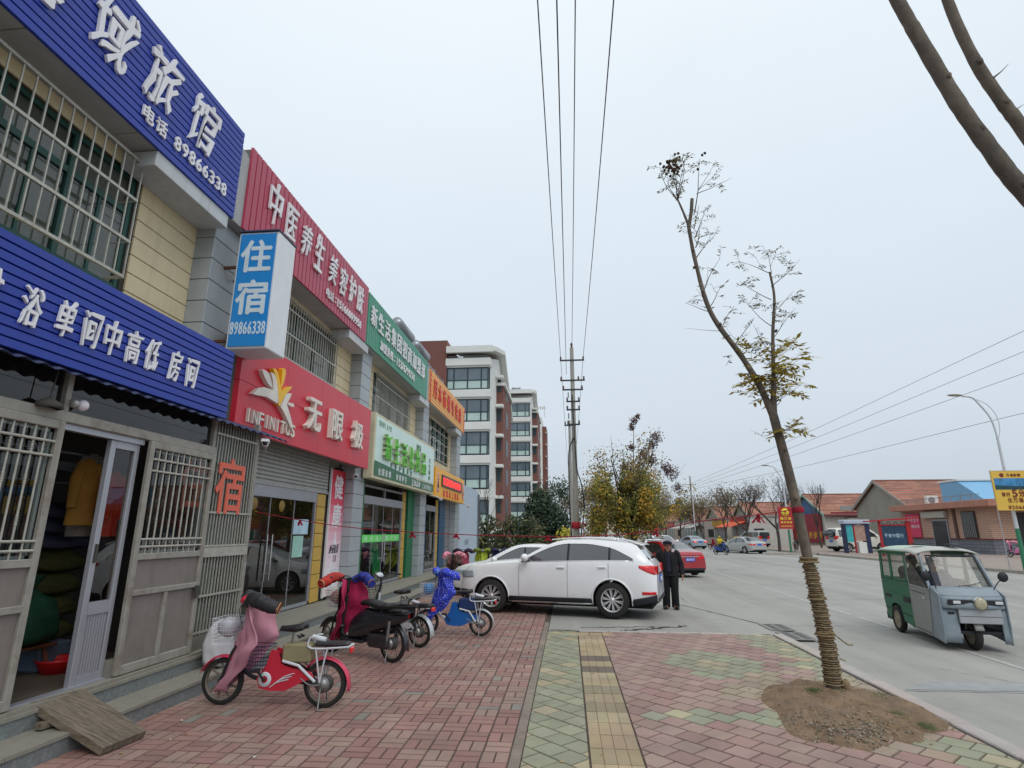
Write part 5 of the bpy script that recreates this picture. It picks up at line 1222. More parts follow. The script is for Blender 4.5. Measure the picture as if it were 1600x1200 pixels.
for x,z,r in ((1.2,5.95,.30),(1.0,5.6,.25),(.6,5.2,.24),(.95,4.9,.22),(1.8,4.3,.30),(1.55,4.5,.25),(.30,6.75,.16),(.16,6.45,.14),(2.0,3.6,.2),(-.3,4.6,.14),(2.0,3.0,.16),(.1,5.5,.15),(.45,6.95,.1)):
    for k in range(9): mb2_.tube([(x+rnd.gauss(0,r*.2),0,z-r*1.4),(x+rnd.gauss(0,r*.9),rnd.gauss(0,r),z+rnd.gauss(0,r*.8))],[.008,.003],3,cap=False)
    for k in range(int(620*r)):
        q=Vector((x+rnd.gauss(0,r*.5),rnd.gauss(0,r*.6),z+rnd.gauss(0,r*.5))); u=Vector((rnd.gauss(0,1),rnd.gauss(0,1),rnd.gauss(0,1))).normalized(); v=u.orthogonal(); s_=.045
        lf.col=shade(S(92,62,54,.8),.3); lf.quad(q-u*s_,q-v*s_*.6,q+u*s_,q+v*s_*.6)
lf.build('crown',m_leaf,T,fix=False); mb2_.build('twigs',m_bark2,T,fix=False)

BR=[S(124,104,76,.85),S(104,100,66,.85),S(140,106,70,.85),S(92,92,60,.85)]
for k,(x,y,h,lab) in enumerate(((20.2,78,1.9,'brown-leaved street tree beyond the silver van'),(19.6,92,2.0,'olive street tree in front of the yellow fascia'),(19.2,104,1.8,'brown street tree before the grey low shop'),(18.6,118,2.0,'pale brown street tree near the distant pole'),(9.2,108,1.7,'small olive tree on the left far verge'),(6.6,125,1.9,'tall brown tree far behind the facing white cars'),(12.4,140,1.9,'hazy brown tree closing the road view'),(-1.0,66,2.2,'dark green tree far behind the yellow bush'),(1.4,85,2.0,'brown tree behind the utility pole'))):
    btree(lab,'street_tree',(x,y,0),h,.42,60+k,.13,5,BR if k!=7 else DG,1700,.11,rad=.6)
T=thing('road_signboard','white signboard on two thin posts right of the autumn tree trunk','sign',(4.7,45,0))
MB().box(-.65,.65,-.03,.03,2.15,2.55,.01).build('board',mat('board_white',S(200,205,210),.5),T)
for x in (-.45,.45): MB().tube([(x,0,-.05),(x,0,2.15)],.03,6).build('post',m_alu,T)
mb=MB(); line(mb,'停车缴费',-.42,(0,-.03,2.35),XD,ZD,.28,.2,.2,depth=.004); mb.build('lettering',mat('text_grey',S(110,120,130),.6),T)
T=thing('post_rack','row of thin dark red posts with a top rail beside the utility pole','frame',(2.2,46,0))
for x in (-1.0,-.1,.75,1.5): MB().box(x-.04,x+.04,-.04,.04,-.05,2.6 if x<1 else 2.2).build('post',mat('post_red',S(130,30,44),.6),T)
MB().box(-1.0,.8,-.03,.03,1.3,1.36).build('rail',mat('post_red',S(130,30,44),.6),T)
# ================= VEHICLES =================
def paint(name,c,coat=.8): return mat(name,c,.32,var=.02,scale=2,coat=coat,dirt=(.3,.28,.25),dirtamt=.08)
m_cg=mat('car_glass',(.03,.038,.042),.02,var=.3,scale=1.5,spec=1.0,coat=1); m_tyre=mat('tyre_rubber',(.022,.021,.02),.85,var=.2,scale=12)
m_rim=mat('alloy',(.72,.73,.75),.3,metal=.6,var=.05); m_blk=mat('black_plastic',(.013,.015,.02),.6,var=.15); m_well=mat('wheel_well',(.006,.006,.006),1,var=0)
m_tail=mat('tail_red',S(200,20,26,1.2),.15,var=.15,scale=12,coat=.6); m_head=mat('headlamp',S(150,160,170),.08,var=.4,scale=14,coat=1); m_plate=mat('plate_blue',S(40,86,190,1.2),.4,var=.05)
m_chr=mat('chrome',(.7,.7,.7),.15,metal=1,var=0); m_seam=mat('seam',(.012,.012,.013),.8,var=0)
def crv(t,pts):   # smooth (catmull) interpolation of a table sorted by x
    n=len(pts)
    if t<=pts[0][0]: return pts[0][1]
    if t>=pts[-1][0]: return pts[-1][1]
    for i in range(n-1):
        if t<=pts[i+1][0]:
            x1,y1=pts[i];x2,y2=pts[i+1]; x0,y0=pts[max(i-1,0)];x3,y3=pts[min(i+2,n-1)]
            h=x2-x1;u=(t-x1)/h
            m1=(y2-y0)/(x2-x0) if x2!=x0 else 0; m2=(y3-y1)/(x3-x1) if x3!=x1 else 0
            if (y2-y1)*(y1-y0)<=0 and i>0: m1*=.3
            if (y2-y1)*(y3-y2)<=0 and i<n-2: m2*=.3
            return (2*u**3-3*u*u+1)*y1+(u**3-2*u*u+u)*h*m1+(-2*u**3+3*u*u)*y2+(u**3-u*u)*h*m2
def car(label,cat,name,D,pm,loc,rz,group=None,detail=2):
    T=thing(name,label,cat,loc,rz,group)
    W=D['w'];xf,xr=D['xf'],D['xr'];wr=D['wr']; wf,wb=D['wheels']; ra=wr+.055
    zt=lambda x:crv(x,D['top']); zs=lambda x:crv(x,D['belt']); gt=lambda x:crv(x,D['gtop'])
    def w_(x):
        L=xf-xr; e=.55; k=1
        if x>xf-e: k=1-.24*((x-(xf-e))/e)**2.6
        if x<xr+e*.8: k=1-.14*(((xr+e*.8)-x)/(e*.8))**2.6
        return W*k
    def zb(x):
        z=D['sill']+max(0,(x-(xf-.45))*.12)+max(0,((xr+.5)-x)*.2)
        for xw in (wf,wb):
            d=abs(x-xw)
            if d<ra: z=max(z,wr+math.sqrt(ra*ra-d*d))
        return z
    ztm=lambda x:max(zt(x),zs(x)+.012)
    def yat(x,z):
        w=w_(x);b=zs(x)
        if z<=b:
            zl=D['sill']; t=(z-zl)/(b-zl); t=min(max(t,0),1)
            return w*interp(t,[(0,.93),(.12,.975),(.45,1.0),(.72,.985),(.93,.955),(1,.93)])
        H=D['H']-b; t=(z-b)/max(H,.1); return w*.93-(.93-D['wroof'])*W*min(t,1)**1.1
    N=D.get('n',96); xs=[lerp(xr,xf,i/N) for i in range(N+1)]
    for xw in (wf,wb):
        xs+= [xw+s_*ra*math.cos(a*PI/2/7) for s_ in (-1,1) for a in range(8)]
    xs=sorted(xs); xs=[x for i,x in enumerate(xs) if i==0 or x-xs[i-1]>.004]
    secs=[];kinds=None
    for x in xs:
        b=zs(x);t=ztm(x);z0=zb(x);pts=[];kd=[]
        lo=[.0,.03,.12,.28,.45,.62,.78,.9,.97,1.]
        for q in lo: z=lerp(z0,b,q); pts.append((yat(x,z),z)); kd.append('b')
        g0=b+.02; g1=max(min(gt(x),t-.055),g0+.0005)
        crown=.035; 
        if t-b>.12:
            for q in (0,.33,.66,1.): z=lerp(g0,g1,q); pts.append((yat(x,z),z)); kd.append('g')
            yr=yat(x,t-.03); pts.append((yr*.985,t-.032)); kd.append('p')
        else:
            for q in (0,.33,.66,1.): z=lerp(b+.001,b+.004,q); pts.append((w_(x)*(.93-.03*q),z)); kd.append('g')
            yr=w_(x)*.86; pts.append((yr,lerp(b,t,.75))); kd.append('p')
        for q in (.9,.7,.4,0): pts.append((yr*q,t-.03+.03*(1-q*q)**.6 if t-b>.12 else lerp(t,lerp(b,t,.75),q**3))); kd.append('t')
        secs.append(pts); kinds=kd
    m_=len(kinds); body=MB();sg=MB();wsg=MB();rg=MB()
    ws0,ws1=D['wind']; r0,r1=D['rearg']
    sw=D['sidewin']
    for s_ in (1,-1):
        for part in (body,sg,wsg,rg): part._i=None
        def emit(mbx,sel,inset=0):
            vs=[];fs=[];ix={}
            def vi(i,j):
                if (i,j) not in ix:
                    y,z=secs[i][j]; ix[i,j]=len(vs); vs.append((xs[i],s_*(y-inset),z-(inset if j>m_-6 else 0)))
                return ix[i,j]
            for i in range(len(xs)-1):
                xm=(xs[i]+xs[i+1])/2
                for j in range(m_-1):
                    if sel(xm,j,i): fs.append((vi(i,j),vi(i+1,j),vi(i+1,j+1),vi(i,j+1)))
            if fs: mbx.add(vs,fs,True)
        isside=lambda x,j,i: 10<=j<13 and any(a<x<b for a,b in sw) and secs[i][13][1]-secs[i][10][1]>.01
        isw=lambda x,j,i: j>=15 and ws0<x<ws1
        isr=lambda x,j,i: j>=15 and r0<x<r1
        emit(body,lambda x,j,i: not(isside(x,j,i) or isw(x,j,i) or isr(x,j,i)))
        emit(sg,isside,.012); emit(wsg,isw,.004); emit(rg,isr,.004)
        for i in (0,len(xs)-1):  # end caps
            P=[(xs[i],s_*y,z) for y,z in secs[i]]; P.append((xs[i],0,secs[i][0][1])); body.quad(*P)
    b_=body.build('body',pm,T)
    sg.build('side_glass',m_cg,T); wsg.build('windscreen',m_cg,T); rg.build('rear_window',m_cg,T)
    # underbody and wheel wells: near-black box, widened to deepen the shade underneath
    MB().box(xr+.12,xf-.12,-W*.86,W*.86,D['sill']-.05,.55).build('underbody',m_well,T)
    for k,(xw,s_) in enumerate(((wf,1),(wf,-1),(wb,1),(wb,-1))):
        y=s_*(W-.11); tw_=.105
        ty=MB(); ty.lathe([(wr*.66,-tw_),(wr*.93,-tw_),(wr*.99,-tw_*.75),(wr,-tw_*.3),(wr,tw_*.3),(wr*.99,tw_*.75),(wr*.93,tw_),(wr*.66,tw_)],(xw,y,wr),'Y',32)
        wh=ty.build('wheel',m_tyre,T)
        rm=MB(); o_=tw_*.8*s_
        rm.lathe([(wr*.67,o_),(wr*.64,o_*1.02),(wr*.60,o_*.7),(wr*.58,0)],(xw,y,wr),'Y',32)
        ns=D.get('spokes',5)
        for q in range(ns):
            a=2*PI*q/ns+.2
            for da in (-.09,.09): 
                rm.bar((xw+math.cos(a+da*.3)*wr*.1,y+o_*.85,wr+math.sin(a+da*.3)*wr*.1),(xw+math.cos(a+da)*wr*.63,y+o_*.92,wr+math.sin(a+da)*wr*.63),.02,.019)
        rm.lathe([(0,o_*1.0),(wr*.14,o_*.98),(wr*.16,o_*.8)],(xw,y,wr),'Y',14)
        rm.build('rim',m_rim,wh)
        MB().lathe([(0,o_*.2),(wr*.62,o_*.2)],(xw,y,wr),'Y',24).build('brake_disc',mat('disc_dark',(.02,.02,.02),.6,metal=.3),wh)
        if D.get('cladding'):
            P=[(xw+(ra+.012)*math.cos(a),s_*(yat(xw+(ra)*math.cos(a),wr+ra*math.sin(a))+.004),wr+(ra+.012)*math.sin(a)) for a in [PI*t/24 for t in range(25)]]
            MB().tube(P,.017,5).build('arch_trim',pm,T)
    def patch(x0,x1,z0,z1,off,nm,m,nx=10,nz_=4,both=True,slope=0,par=None,shape=None):
        for s_ in ((1,-1) if both is True else (both,)):
            mb=MB()
            def f(u,v):
                x=lerp(x0,x1,u);a=z0(x) if callable(z0) else z0;b=z1(x) if callable(z1) else z1; z=lerp(a,b,v)+slope*(u-.5); return (x,s_*(yat(x,z)+off),z)
            mb.grid(f,nx,nz_); mb.build(nm,m,par or T,solid=.004)
    # door seams
    if detail>=2:
        for x,z1 in D['seams']:
            for s_ in (1,-1):
                P=[(x+D.get('seamslope',0)*(z-.6),s_*(yat(x,z)+.001),z) for z in [lerp(max(D['sill']+.1,zb(x)+.02),z1(x) if callable(z1) else z1,t/10) for t in range(11)]]
                MB().tube(P,.004,4).build('door_seam',m_seam,b_)
        for x in D['handles']:
            for s_ in (1,-1): MB().box(x-.09,x+.09,s_*(yat(x,zs(x)-.12)+.005),s_*(yat(x,zs(x)-.12)+.035),zs(x)-.14,zs(x)-.105,.008).build('door_handle',pm,T)
    for x in D['pillars']:
        for s_ in (1,-1):
            zz=[lerp(zs(x)+.02,gt(x),t/4) for t in range(5)]; P=[(x,s_*(yat(x,z)-.004),z) for z in zz]; MB().tube(P,.022,4).build('pillar_trim',m_blk,T)
    for s_ in (1,-1):
        xm=D['mirror']; m=MB(); m.ell((xm,s_*(yat(xm,zs(xm))+.14),zs(xm)+.11),.09,.13,.085,12,8); mm_=m.build('mirror',pm,T); MB().bar((xm,s_*(yat(xm,zs(xm))-.02),zs(xm)+.03),(xm,s_*(yat(xm,zs(xm))+.1),zs(xm)+.06),.05,.04).build('mirror_foot',m_blk,mm_)
    if D.get('cladding'):
        patch(wb+ra+.01,wf-ra-.01,D['sill']-.01,D['sill']+.13,.012,'sill_cladding',m_blk); patch(wb+ra+.02,wf-ra-.02,D['sill']+.0,D['sill']+.03,.04,'side_step',m_chr)
        patch(xr+.005,wb-ra-.02,lambda x:zb(x)-.005,lambda x:zb(x)+.14,.006,'rear_valance',m_blk); patch(wf+ra+.02,xf-.02,lambda x:zb(x)-.005,lambda x:zb(x)+.1,.006,'front_valance',m_blk)
    hx,tx=D['lampf'],D['lampr']
    patch(hx[0],hx[1],hx[2],hx[3],.004,'headlight',m_head,slope=-.03); patch(tx[0],tx[1],lambda x:lerp(tx[2],lerp(tx[2],tx[3],.75),max(0,(x-tx[0])/(tx[1]-tx[0]))**1.3),tx[3],.006,'tail_light',m_tail,slope=.0)
    # rear face
    we=w_(xr); zc=D['rearz']
    for s_ in (1,-1): MB().box(xr-.012,xr+.02,s_*we*.52,s_*we*.9,tx[2],tx[3]-.015,.01).build('tail_light',m_tail,T)
    pz=D['platez']; MB().box(xr-.025,xr-.01,-.22,.22,pz,pz+.14,.004).build('number_plate',m_plate,T)
    t=MB(); 
    for i,ch in enumerate('鲁B·5N9A7'.replace('·','')): letter(t,ch,(xr-.026,.17-i*.057,pz+.07),(0,-1,0),ZD,.042,.09,depth=.002,bold=.002)
    if detail>=2: t.build('plate_number',m_wl,T)
    MB().box(xr-.02,xr-.005,-.42,.42,pz+.17,pz+.2,.004).build('chrome_strip',m_chr,T)
    MB().box(xr-.015,xr+.05,-we*.92,we*.92,zb(xr)-.04,zb(xr)+.07,.02).build('rear_bumper',m_blk,T)
    # front face
    wf_=w_(xf); MB().box(xf-.02,xf+.012,-wf_*.45,wf_*.45,.42,.66,.01).build('grille',m_blk,T)
    MB().box(xf-.01,xf+.018,-.2,.2,.36,.48,.004).build('number_plate',m_plate,T)
    for s_ in (1,-1): MB().box(xf-.03,xf+.008,s_*wf_*.5,s_*wf_*.92,hx[2]+.01,hx[3]-.02,.01).build('headlight',m_head,T)
    return T,yat,zs,patch,b_
SUV=dict(w=.94,xf=2.26,xr=-2.36,H=1.64,wr=.368,wheels=(1.40,-1.40),sill=.26,wroof=.66,spokes=10,cladding=True,
 top=[(-2.36,.92),(-2.33,1.06),(-2.24,1.18),(-1.97,1.50),(-1.86,1.555),(-1.5,1.60),(-.9,1.64),(-.4,1.635),(-.12,1.60),(.22,1.47),(.72,1.22),(.86,1.18),(1.4,1.135),(1.9,1.055),(2.12,.96),(2.22,.86),(2.26,.74)],
 belt=[(-2.36,.86),(-2.3,1.0),(-2.0,1.14),(-1.6,1.175),(-.8,1.16),(0,1.14),(.8,1.11),(1.1,1.09),(1.6,1.04),(2.0,.96),(2.18,.86),(2.26,.68)],
 gtop=[(-1.95,1.19),(-1.7,1.32),(-1.45,1.43),(-1.15,1.495),(-.8,1.535),(-.4,1.535),(-.06,1.475),(.24,1.36),(.54,1.21),(.70,1.13)],
 sidewin=[(-1.9,.70)],wind=(-.08,.82),rearg=(-2.23,-1.99),seams=[(.72,1.08),(-.42,1.13),(-1.34,1.14)],handles=[-.27,-1.2],pillars=[-.42,-1.36],mirror=.55,lampf=(1.84,2.23,.76,.91),lampr=(-2.34,-2.0,.90,1.09),rearz=.9,platez=.72)
m_white=paint('paint_white',S(236,238,240,1.02))
hd=math.atan2(.66,-2.73)
sT,yat,zs_,patch_,b_=car('large white SUV parked across the pavement with its nose toward the shops','car','white_suv',SUV,m_white,(-.24,14.44,0),hd)
patch_(-2.34,-2.05,.50,.56,.012,'rear_reflector',m_tail); patch_(1.98,2.22,.36,.50,.01,'fog_lamp_recess',m_blk)
patch_(-1.9,.68,lambda x:zs_(x)+.006,lambda x:zs_(x)+.02,.003,'window_trim',m_chr)
for s_ in (1,-1): MB().tube(smooth_pts([(.0,s_*.60,1.625),(-.6,s_*.60,1.665),(-1.3,s_*.59,1.645),(-1.75,s_*.58,1.575)],5),.014,6).build('roof_rail',m_white,sT)
mb=MB(); mb.grid(lambda u,v:(lerp(-1.86,-2.09,u),lerp(-.6,.6,v),lerp(1.575,1.50,u)+.012*math.cos((v-.5)*PI)),6,14); mb.build('spoiler',m_white,sT,solid=.03)
SED=dict(w=.875,xf=2.2,xr=-2.25,H=1.46,wr=.315,wheels=(1.36,-1.3),sill=.2,wroof=.62,spokes=7,
 top=[(-2.25,.82),(-2.2,.94),(-2.0,1.02),(-1.75,1.06),(-1.5,1.10),(-1.0,1.34),(-.75,1.42),(-.2,1.46),(.3,1.42),(.6,1.30),(1.15,1.02),(1.3,.98),(1.8,.88),(2.1,.76),(2.2,.60)],
 belt=[(-2.25,.76),(-2.0,.90),(-1.5,.945),(-.5,.925),(.5,.91),(1.1,.89),(1.6,.80),(2.0,.68),(2.2,.56)],
 gtop=[(-1.55,.965),(-1.2,1.15),(-.85,1.30),(-.4,1.36),(.1,1.36),(.45,1.24),(.8,1.06),(1.05,.94)],
 sidewin=[(-1.5,1.0)],wind=(.32,1.2),rearg=(-1.62,-.85),seams=[(1.0,.86),(.02,.9),(-.98,.9)],handles=[.12,-.85],pillars=[0.0,-1.05],mirror=.85,lampf=(1.72,2.18,.58,.72),lampr=(-2.23,-1.85,.72,.86),rearz=.8,platez=.72)
m_white2=paint('paint_white',S(236,238,240,1.02))
car('white saloon parked behind the large SUV, only its nose and roofline showing','car','white_saloon',SED,m_white,(-1.2,17.9,0),math.atan2(.3,-2.8),detail=2)
m_redp_=paint('paint_red',S(160,30,42,1.05))
RED=dict(SED); RED['platez']=.64; RED['top']=[(-2.25,.9),(-2.2,1.0),(-2.0,1.05),(-1.75,1.08),(-1.5,1.14),(-1.0,1.36),(-.75,1.44),(-.2,1.47),(.3,1.43),(.6,1.30),(1.15,1.02),(1.3,.98),(1.8,.88),(2.1,.76),(2.2,.60)]
car('dark red saloon seen from behind, stopped by the roadside beyond the old man','car','red_saloon',RED,m_redp_,(4.33,28.1,-.06),math.atan2(.93,-.36))
m_silver=paint('paint_silver',S(168,170,168,1.05),.6); m_greyb=paint('paint_greyblue',S(150,166,178,1.05),.6)
car('silver saloon seen from behind, parked at the far kerb under the bare trees','car','silver_saloon',SED,m_silver,(16.0,56.3,-.09),math.atan2(.93,-.36),detail=1)
T_,*_=car('pale blue-grey saloon with red brake lights glowing, driving away','car','grey_saloon',SED,m_greyb,(14.3,70.5,-.09),math.atan2(.97,-.22),detail=1)
for s_ in (1,-1): MB().box(-2.3,-2.265,s_*.5,s_*.74,.76,.86).build('brake_light',mat('brake_glow',(1,.1,.05),.4,var=0,emit=1.2),T_)
WC=dict(SUV); WC.update(spokes=5,cladding=False)
car('white saloon facing the viewer, half hidden behind the old man and the red car','car','white_saloon',SED,m_white,(5.0,35.5,-.07),R(-82),detail=1)
car('white sport utility car facing the viewer behind the white saloon','car','white_suv',WC,m_white,(7.1,46,-.09),R(-84),detail=1)
car('small silver car between the far lamps, right of the facing white cars','car','silver_car',SED,m_silver,(10.8,72,-.09),R(100),detail=1)
for k,(x,y,mm_,lab) in enumerate(((2.9,70,m_white,'white car far down the road behind the autumn tree trunk'),(4.9,92,m_greyb,'distant grey-blue car left of the autumn tree trunk'),(8.0,98,m_white,'distant white car right of the autumn tree trunk'),(1.6,100,m_silver,'farthest silver car at the left verge'))):
    car(lab,'car','distant_car',dict(SED,n=40),mm_,(x,y,-.09),R(85 if k%2 else -90),detail=0)
VAN=dict(w=.86,xf=2.1,xr=-2.15,H=1.9,wr=.33,wheels=(1.45,-1.3),sill=.26,wroof=.70,spokes=5,
 top=[(-2.15,.95),(-2.13,1.3),(-2.02,1.75),(-1.9,1.86),(-1,1.9),(.2,1.9),(.75,1.83),(1.1,1.6),(1.55,1.25),(1.75,1.1),(2.0,.98),(2.1,.75)],
 belt=[(-2.15,.9),(-2.0,1.12),(-1,1.14),(0,1.14),(1,1.12),(1.5,1.05),(1.9,.88),(2.1,.68)],
 gtop=[(-2.1,1.2),(-2.0,1.62),(-1.6,1.7),(0,1.7),(.6,1.68),(.95,1.5),(1.3,1.25),(1.5,1.14)],
 sidewin=[(-1.95,-1.1),(-1.0,.1),(.2,1.35)],wind=(.85,1.6),rearg=(-2.13,-2.03),seams=[(1.3,1.1),(.15,1.12),(-1.05,1.12)],handles=[.25,-.9],pillars=[],mirror=1.15,lampf=(1.75,2.08,.72,.9),lampr=(-2.14,-1.98,.95,1.25),rearz=1,platez=.75)
VW=dict(VAN,w=.9,xf=2.35,xr=-2.4)
V1,*_=car('white van parked behind the phone kiosk on the far pavement','van','white_van',dict(VAN,cladding=True),paint('paint_cream',S(214,214,204,1.02)),(26.5,57.4,.05),R(16),detail=1)
V1.scale=(1.22,1.0,1.12)
V2,*_=car('silver van seen from behind, beyond the silver saloon','van','silver_van',VAN,m_silver,(22.2,73.5,.05),math.atan2(.95,-.3),detail=1)
mb=MB(); mb.box(-2.165,-2.14,-.66,.66,1.22,1.68,.02); mb.build('rear_glass',m_cg,V2); MB().box(-2.42,-2.38,-.6,.6,1.22,1.66).build('rear_glass',m_cg,V1)
# ================= THREE-WHEELER =================
T=thing('three_wheeler','enclosed green and grey-blue motor tricycle driving toward the viewer on the road','tricycle',(6.76,11.75,-.09),R(-98))
T.scale=(.91,.91,.95)
# local: x forward (world -Y), y left (world +X)
m_tg=mat('tri_green',S(26,104,72,1.0),.5,var=.14,scale=4,dirt=(.12,.1,.08),dirtamt=.35,streak=.15); m_tb=mat('tri_bluegrey',S(140,153,162,.92),.5,var=.15,scale=4,dirt=(.2,.19,.17),dirtamt=.25)
m_tgr=mat('tri_door_grey',S(142,144,140,1.0),.5,var=.1,scale=4,dirt=(.2,.18,.15),dirtamt=.3,streak=.1); m_tr=mat('tri_roof',S(176,196,178,1.0),.5,var=.08,scale=2,streak=.1)
m_tc=glass('clear_glass',(.82,.86,.86))
hw=.50
def side_panel(poly,s_,y,th=.02):
    m=MB(); m.prism(poly,'Y',s_*y,s_*(y-th)); return m
# body lower green box (rear), with raised wheel cut
for s_ in (-1,1):
    w=side_panel([(-1.42,.30),(-1.28,.22),(-1.18,.30),(-1.1,.52),(-.86,.58),(-.62,.52),(-.52,.26),(-.05,.20),(.02,.86),(.0,1.04),(-1.5,1.04),(-1.5,.62)],s_,hw+.04).build('side_panel',m_tg,T)
    for z in (.58,.80,1.0): MB().tube([(-1.48,s_*(hw+.045),z),(-.02,s_*(hw+.045),z-.02)],.008,4).build('swage_line',m_tg,w)
    MB().box(-1.35,-1.05,s_*(hw+.041),s_*(hw+.05),.66,.72).build('lock_plate',mat('black_plastic',(.02,.022,.026),.6,var=.15),w); MB().box(-.4,-.06,s_*(hw+.041),s_*(hw+.05),.64,.74).build('vent',m_blk,w)
    # window frame part of the rear
    f=MB()
    for x0,x1 in ((-1.5,-1.36),(-.93,-.82),(-.12,-.02)): f.prism([(x0,1.04),(x1,1.04),(x1+(.03 if x0<-1.4 else 0),1.6),(x0+(.06 if x0<-1.4 else 0),1.6)],'Y',s_*(hw+.04),s_*(hw+.02))
    f.box(-1.46,.0,s_*(hw+.02),s_*(hw+.04),1.53,1.62); f.box(-1.5,-.0,s_*(hw+.02),s_*(hw+.04),1.02,1.09)
    f.build('window_frame',m_tg,T)
    MB().quad((-1.4,s_*(hw+.03),1.08),(-.1,s_*(hw+.03),1.08),(-.1,s_*(hw+.03),1.55),(-1.4,s_*(hw+.03),1.55)).build('side_window',glass('smoky_film',(.5,.52,.48),.08),T)
    # door: clear sheet above, grey panel below, leading edge slopes back with the screen
    d=side_panel([(.0,.20),(.72,.17),(.88,.98),(.0,1.0)],s_,hw+.045,.02).build('door',m_tgr,T)
    MB().quad((.0,s_*(hw+.04),1.0),(.86,s_*(hw+.035),.96),(.62,s_*(hw+.02),1.5),(.42,s_*(hw),1.56),(.0,s_*(hw+.03),1.57)).build('door_window',glass('smoky_film',(.5,.52,.48),.08),d)
    fr=MB(); fr.tube([(.0,s_*(hw+.045),1.0),(.88,s_*(hw+.045),.97)],.014,5); fr.tube([(.0,s_*(hw+.04),.3),(.0,s_*(hw+.04),1.58)],.014,5); fr.build('door_frame',m_tgr,d)
    # front apron side in blue grey
    side_panel([(.72,.17),(1.16,.12),(1.2,.45),(1.2,.92),(.94,1.02),(.88,.98)],s_,hw+.03,.02).build('front_side_panel',m_tb,T)
    MB().tube([(.9,s_*(hw+.03),.98),(.56,s_*(hw-.02),1.54),(.4,s_*(hw-.05),1.6)],.026,6).build('screen_pillar',m_tb,T)
# rear wall
MB().box(-1.5,-1.47,-hw,hw,.3,1.05).build('tailgate',m_tg,T)
MB().box(-1.45,-.05,-hw+.02,hw-.02,.3,.45).build('bed_floor',m_tg,T); MB().box(.0,1.15,-hw+.05,hw-.05,.28,.33).build('cab_floor',m_blk,T)
# roof, slightly crowned, two tone
def roof(x0,x1,m,nm): 
    mb=MB()
    def f(u,v):
        x=lerp(x0,x1,u); y=lerp(-hw-.07,hw+.07,v); ed=abs(v-.5)*2; return (x,y,1.70-.085*ed**3.5-.06*max(0,(x-.15)/.45)**2-.05*max(0,(-1.1-x)/.45)**2)
    mb.grid(f,14,16); mb.build(nm,m,T,solid=.02)
roof(-1.58,-.15,m_tr,'rear_roof'); roof(-.15,.55,mat('tri_roof_front',S(186,188,180,.95),.5,var=.1,scale=3),'front_roof')
for s_ in (-1,1): MB().tube([(-1.56,s_*(hw+.06),1.60),(.3,s_*(hw+.06),1.60)],.013,5).build('gutter',m_tg,T)
for y0,x0 in ((-.25,-.05),(.22,.3)):
    mb=MB(); mb.grid(lambda u,v:(x0+lerp(-.2,.2,u),y0+lerp(-.11,.11,v)*math.sin(PI*min(max(u,.05),.95))**.5,1.745+.02*math.sin(PI*u)),10,4); mb.build('roof_fitting',m_blk,T,solid=.012)
# windscreen with black rubber surround
def scr(u,v): 
    y=lerp(-.44,.44,u); z=lerp(1.03,1.56,v); return (.985-.33*(v)-.05*abs(u-.5)**2*4,y*(1-.08*v),z)
mb=MB(); mb.grid(scr,10,8); mb.build('windscreen',m_tc,T)
P=[scr(u,0) for u in [i/10 for i in range(11)]]+[scr(1,v) for v in [i/8 for i in range(1,9)]]+[scr(1-u,1) for u in [i/10 for i in range(1,11)]]+[scr(0,1-v) for v in [i/8 for i in range(1,9)]]
MB().tube([Vector(p)+Vector((.012,0,0)) for p in P],.017,6,cap=False).build('screen_rubber',m_blk,T)
mb=MB(); mb.tube([(1.0,-.1,1.05),(.99,.1,1.07),(.96,.3,1.12)],.006,4); mb.build('wiper',m_blk,T)
# front apron: curved panel with grille strip and big round headlamp
def apron(z0,z1,x0,x1,m,nm,wd=.53):
    mb=MB(); mb.grid(lambda u,v:(lerp(x0,x1,v)+.07*(1-(2*u-1)**2)**.5-.05*abs(2*u-1)**4,lerp(-wd,wd,u),lerp(z0,z1,v)),18,4); mb.build(nm,m,T,solid=.015)
apron(.90,1.04,1.17,.93,m_tb,'cowl_panel'); apron(.70,.90,1.20,1.17,m_tb,'front_panel')
for y0,y1 in ((-.53,-.27),(.40,.53)):
    mb=MB(); mb.grid(lambda u,v:(1.22-.06*abs(lerp(y0,y1,u))/.5+.0,lerp(y0,y1,u),lerp(.14,.70,v)),6,4); mb.build('lower_front_panel',m_tb,T,solid=.015)
MB().box(1.2,1.245,-.27,.40,.46,.70,.01).build('bumper_plate',mat('plate_dull',S(168,172,176,.95),.5,var=.1,dirt=(.3,.28,.25),dirtamt=.3),T)
MB().box(.75,1.19,-.42,.42,.60,.64).build('wheel_bay_top',m_blk,T)
MB().box(1.235,1.262,-.42,.46,.76,.85,.01).build('lamp_strip',m_blk,T)
for y in (-.28,.38): MB().box(1.258,1.275,y-.06,y+.06,.78,.83,.006).build('indicator',mat('lamp_pale',(.65,.66,.66),.2),T)
h=MB().lathe([(.105,0),(.118,.02),(.118,.07),(.105,.1)],(1.2,.08,.79),'X',24).build('headlamp',m_chr,T); MB().ell((1.295,.08,.79),.035,.1,.1,16,10).build('lens',mat('lens_yellowed',S(176,168,140),.15,var=.2,scale=20,coat=.8),h)
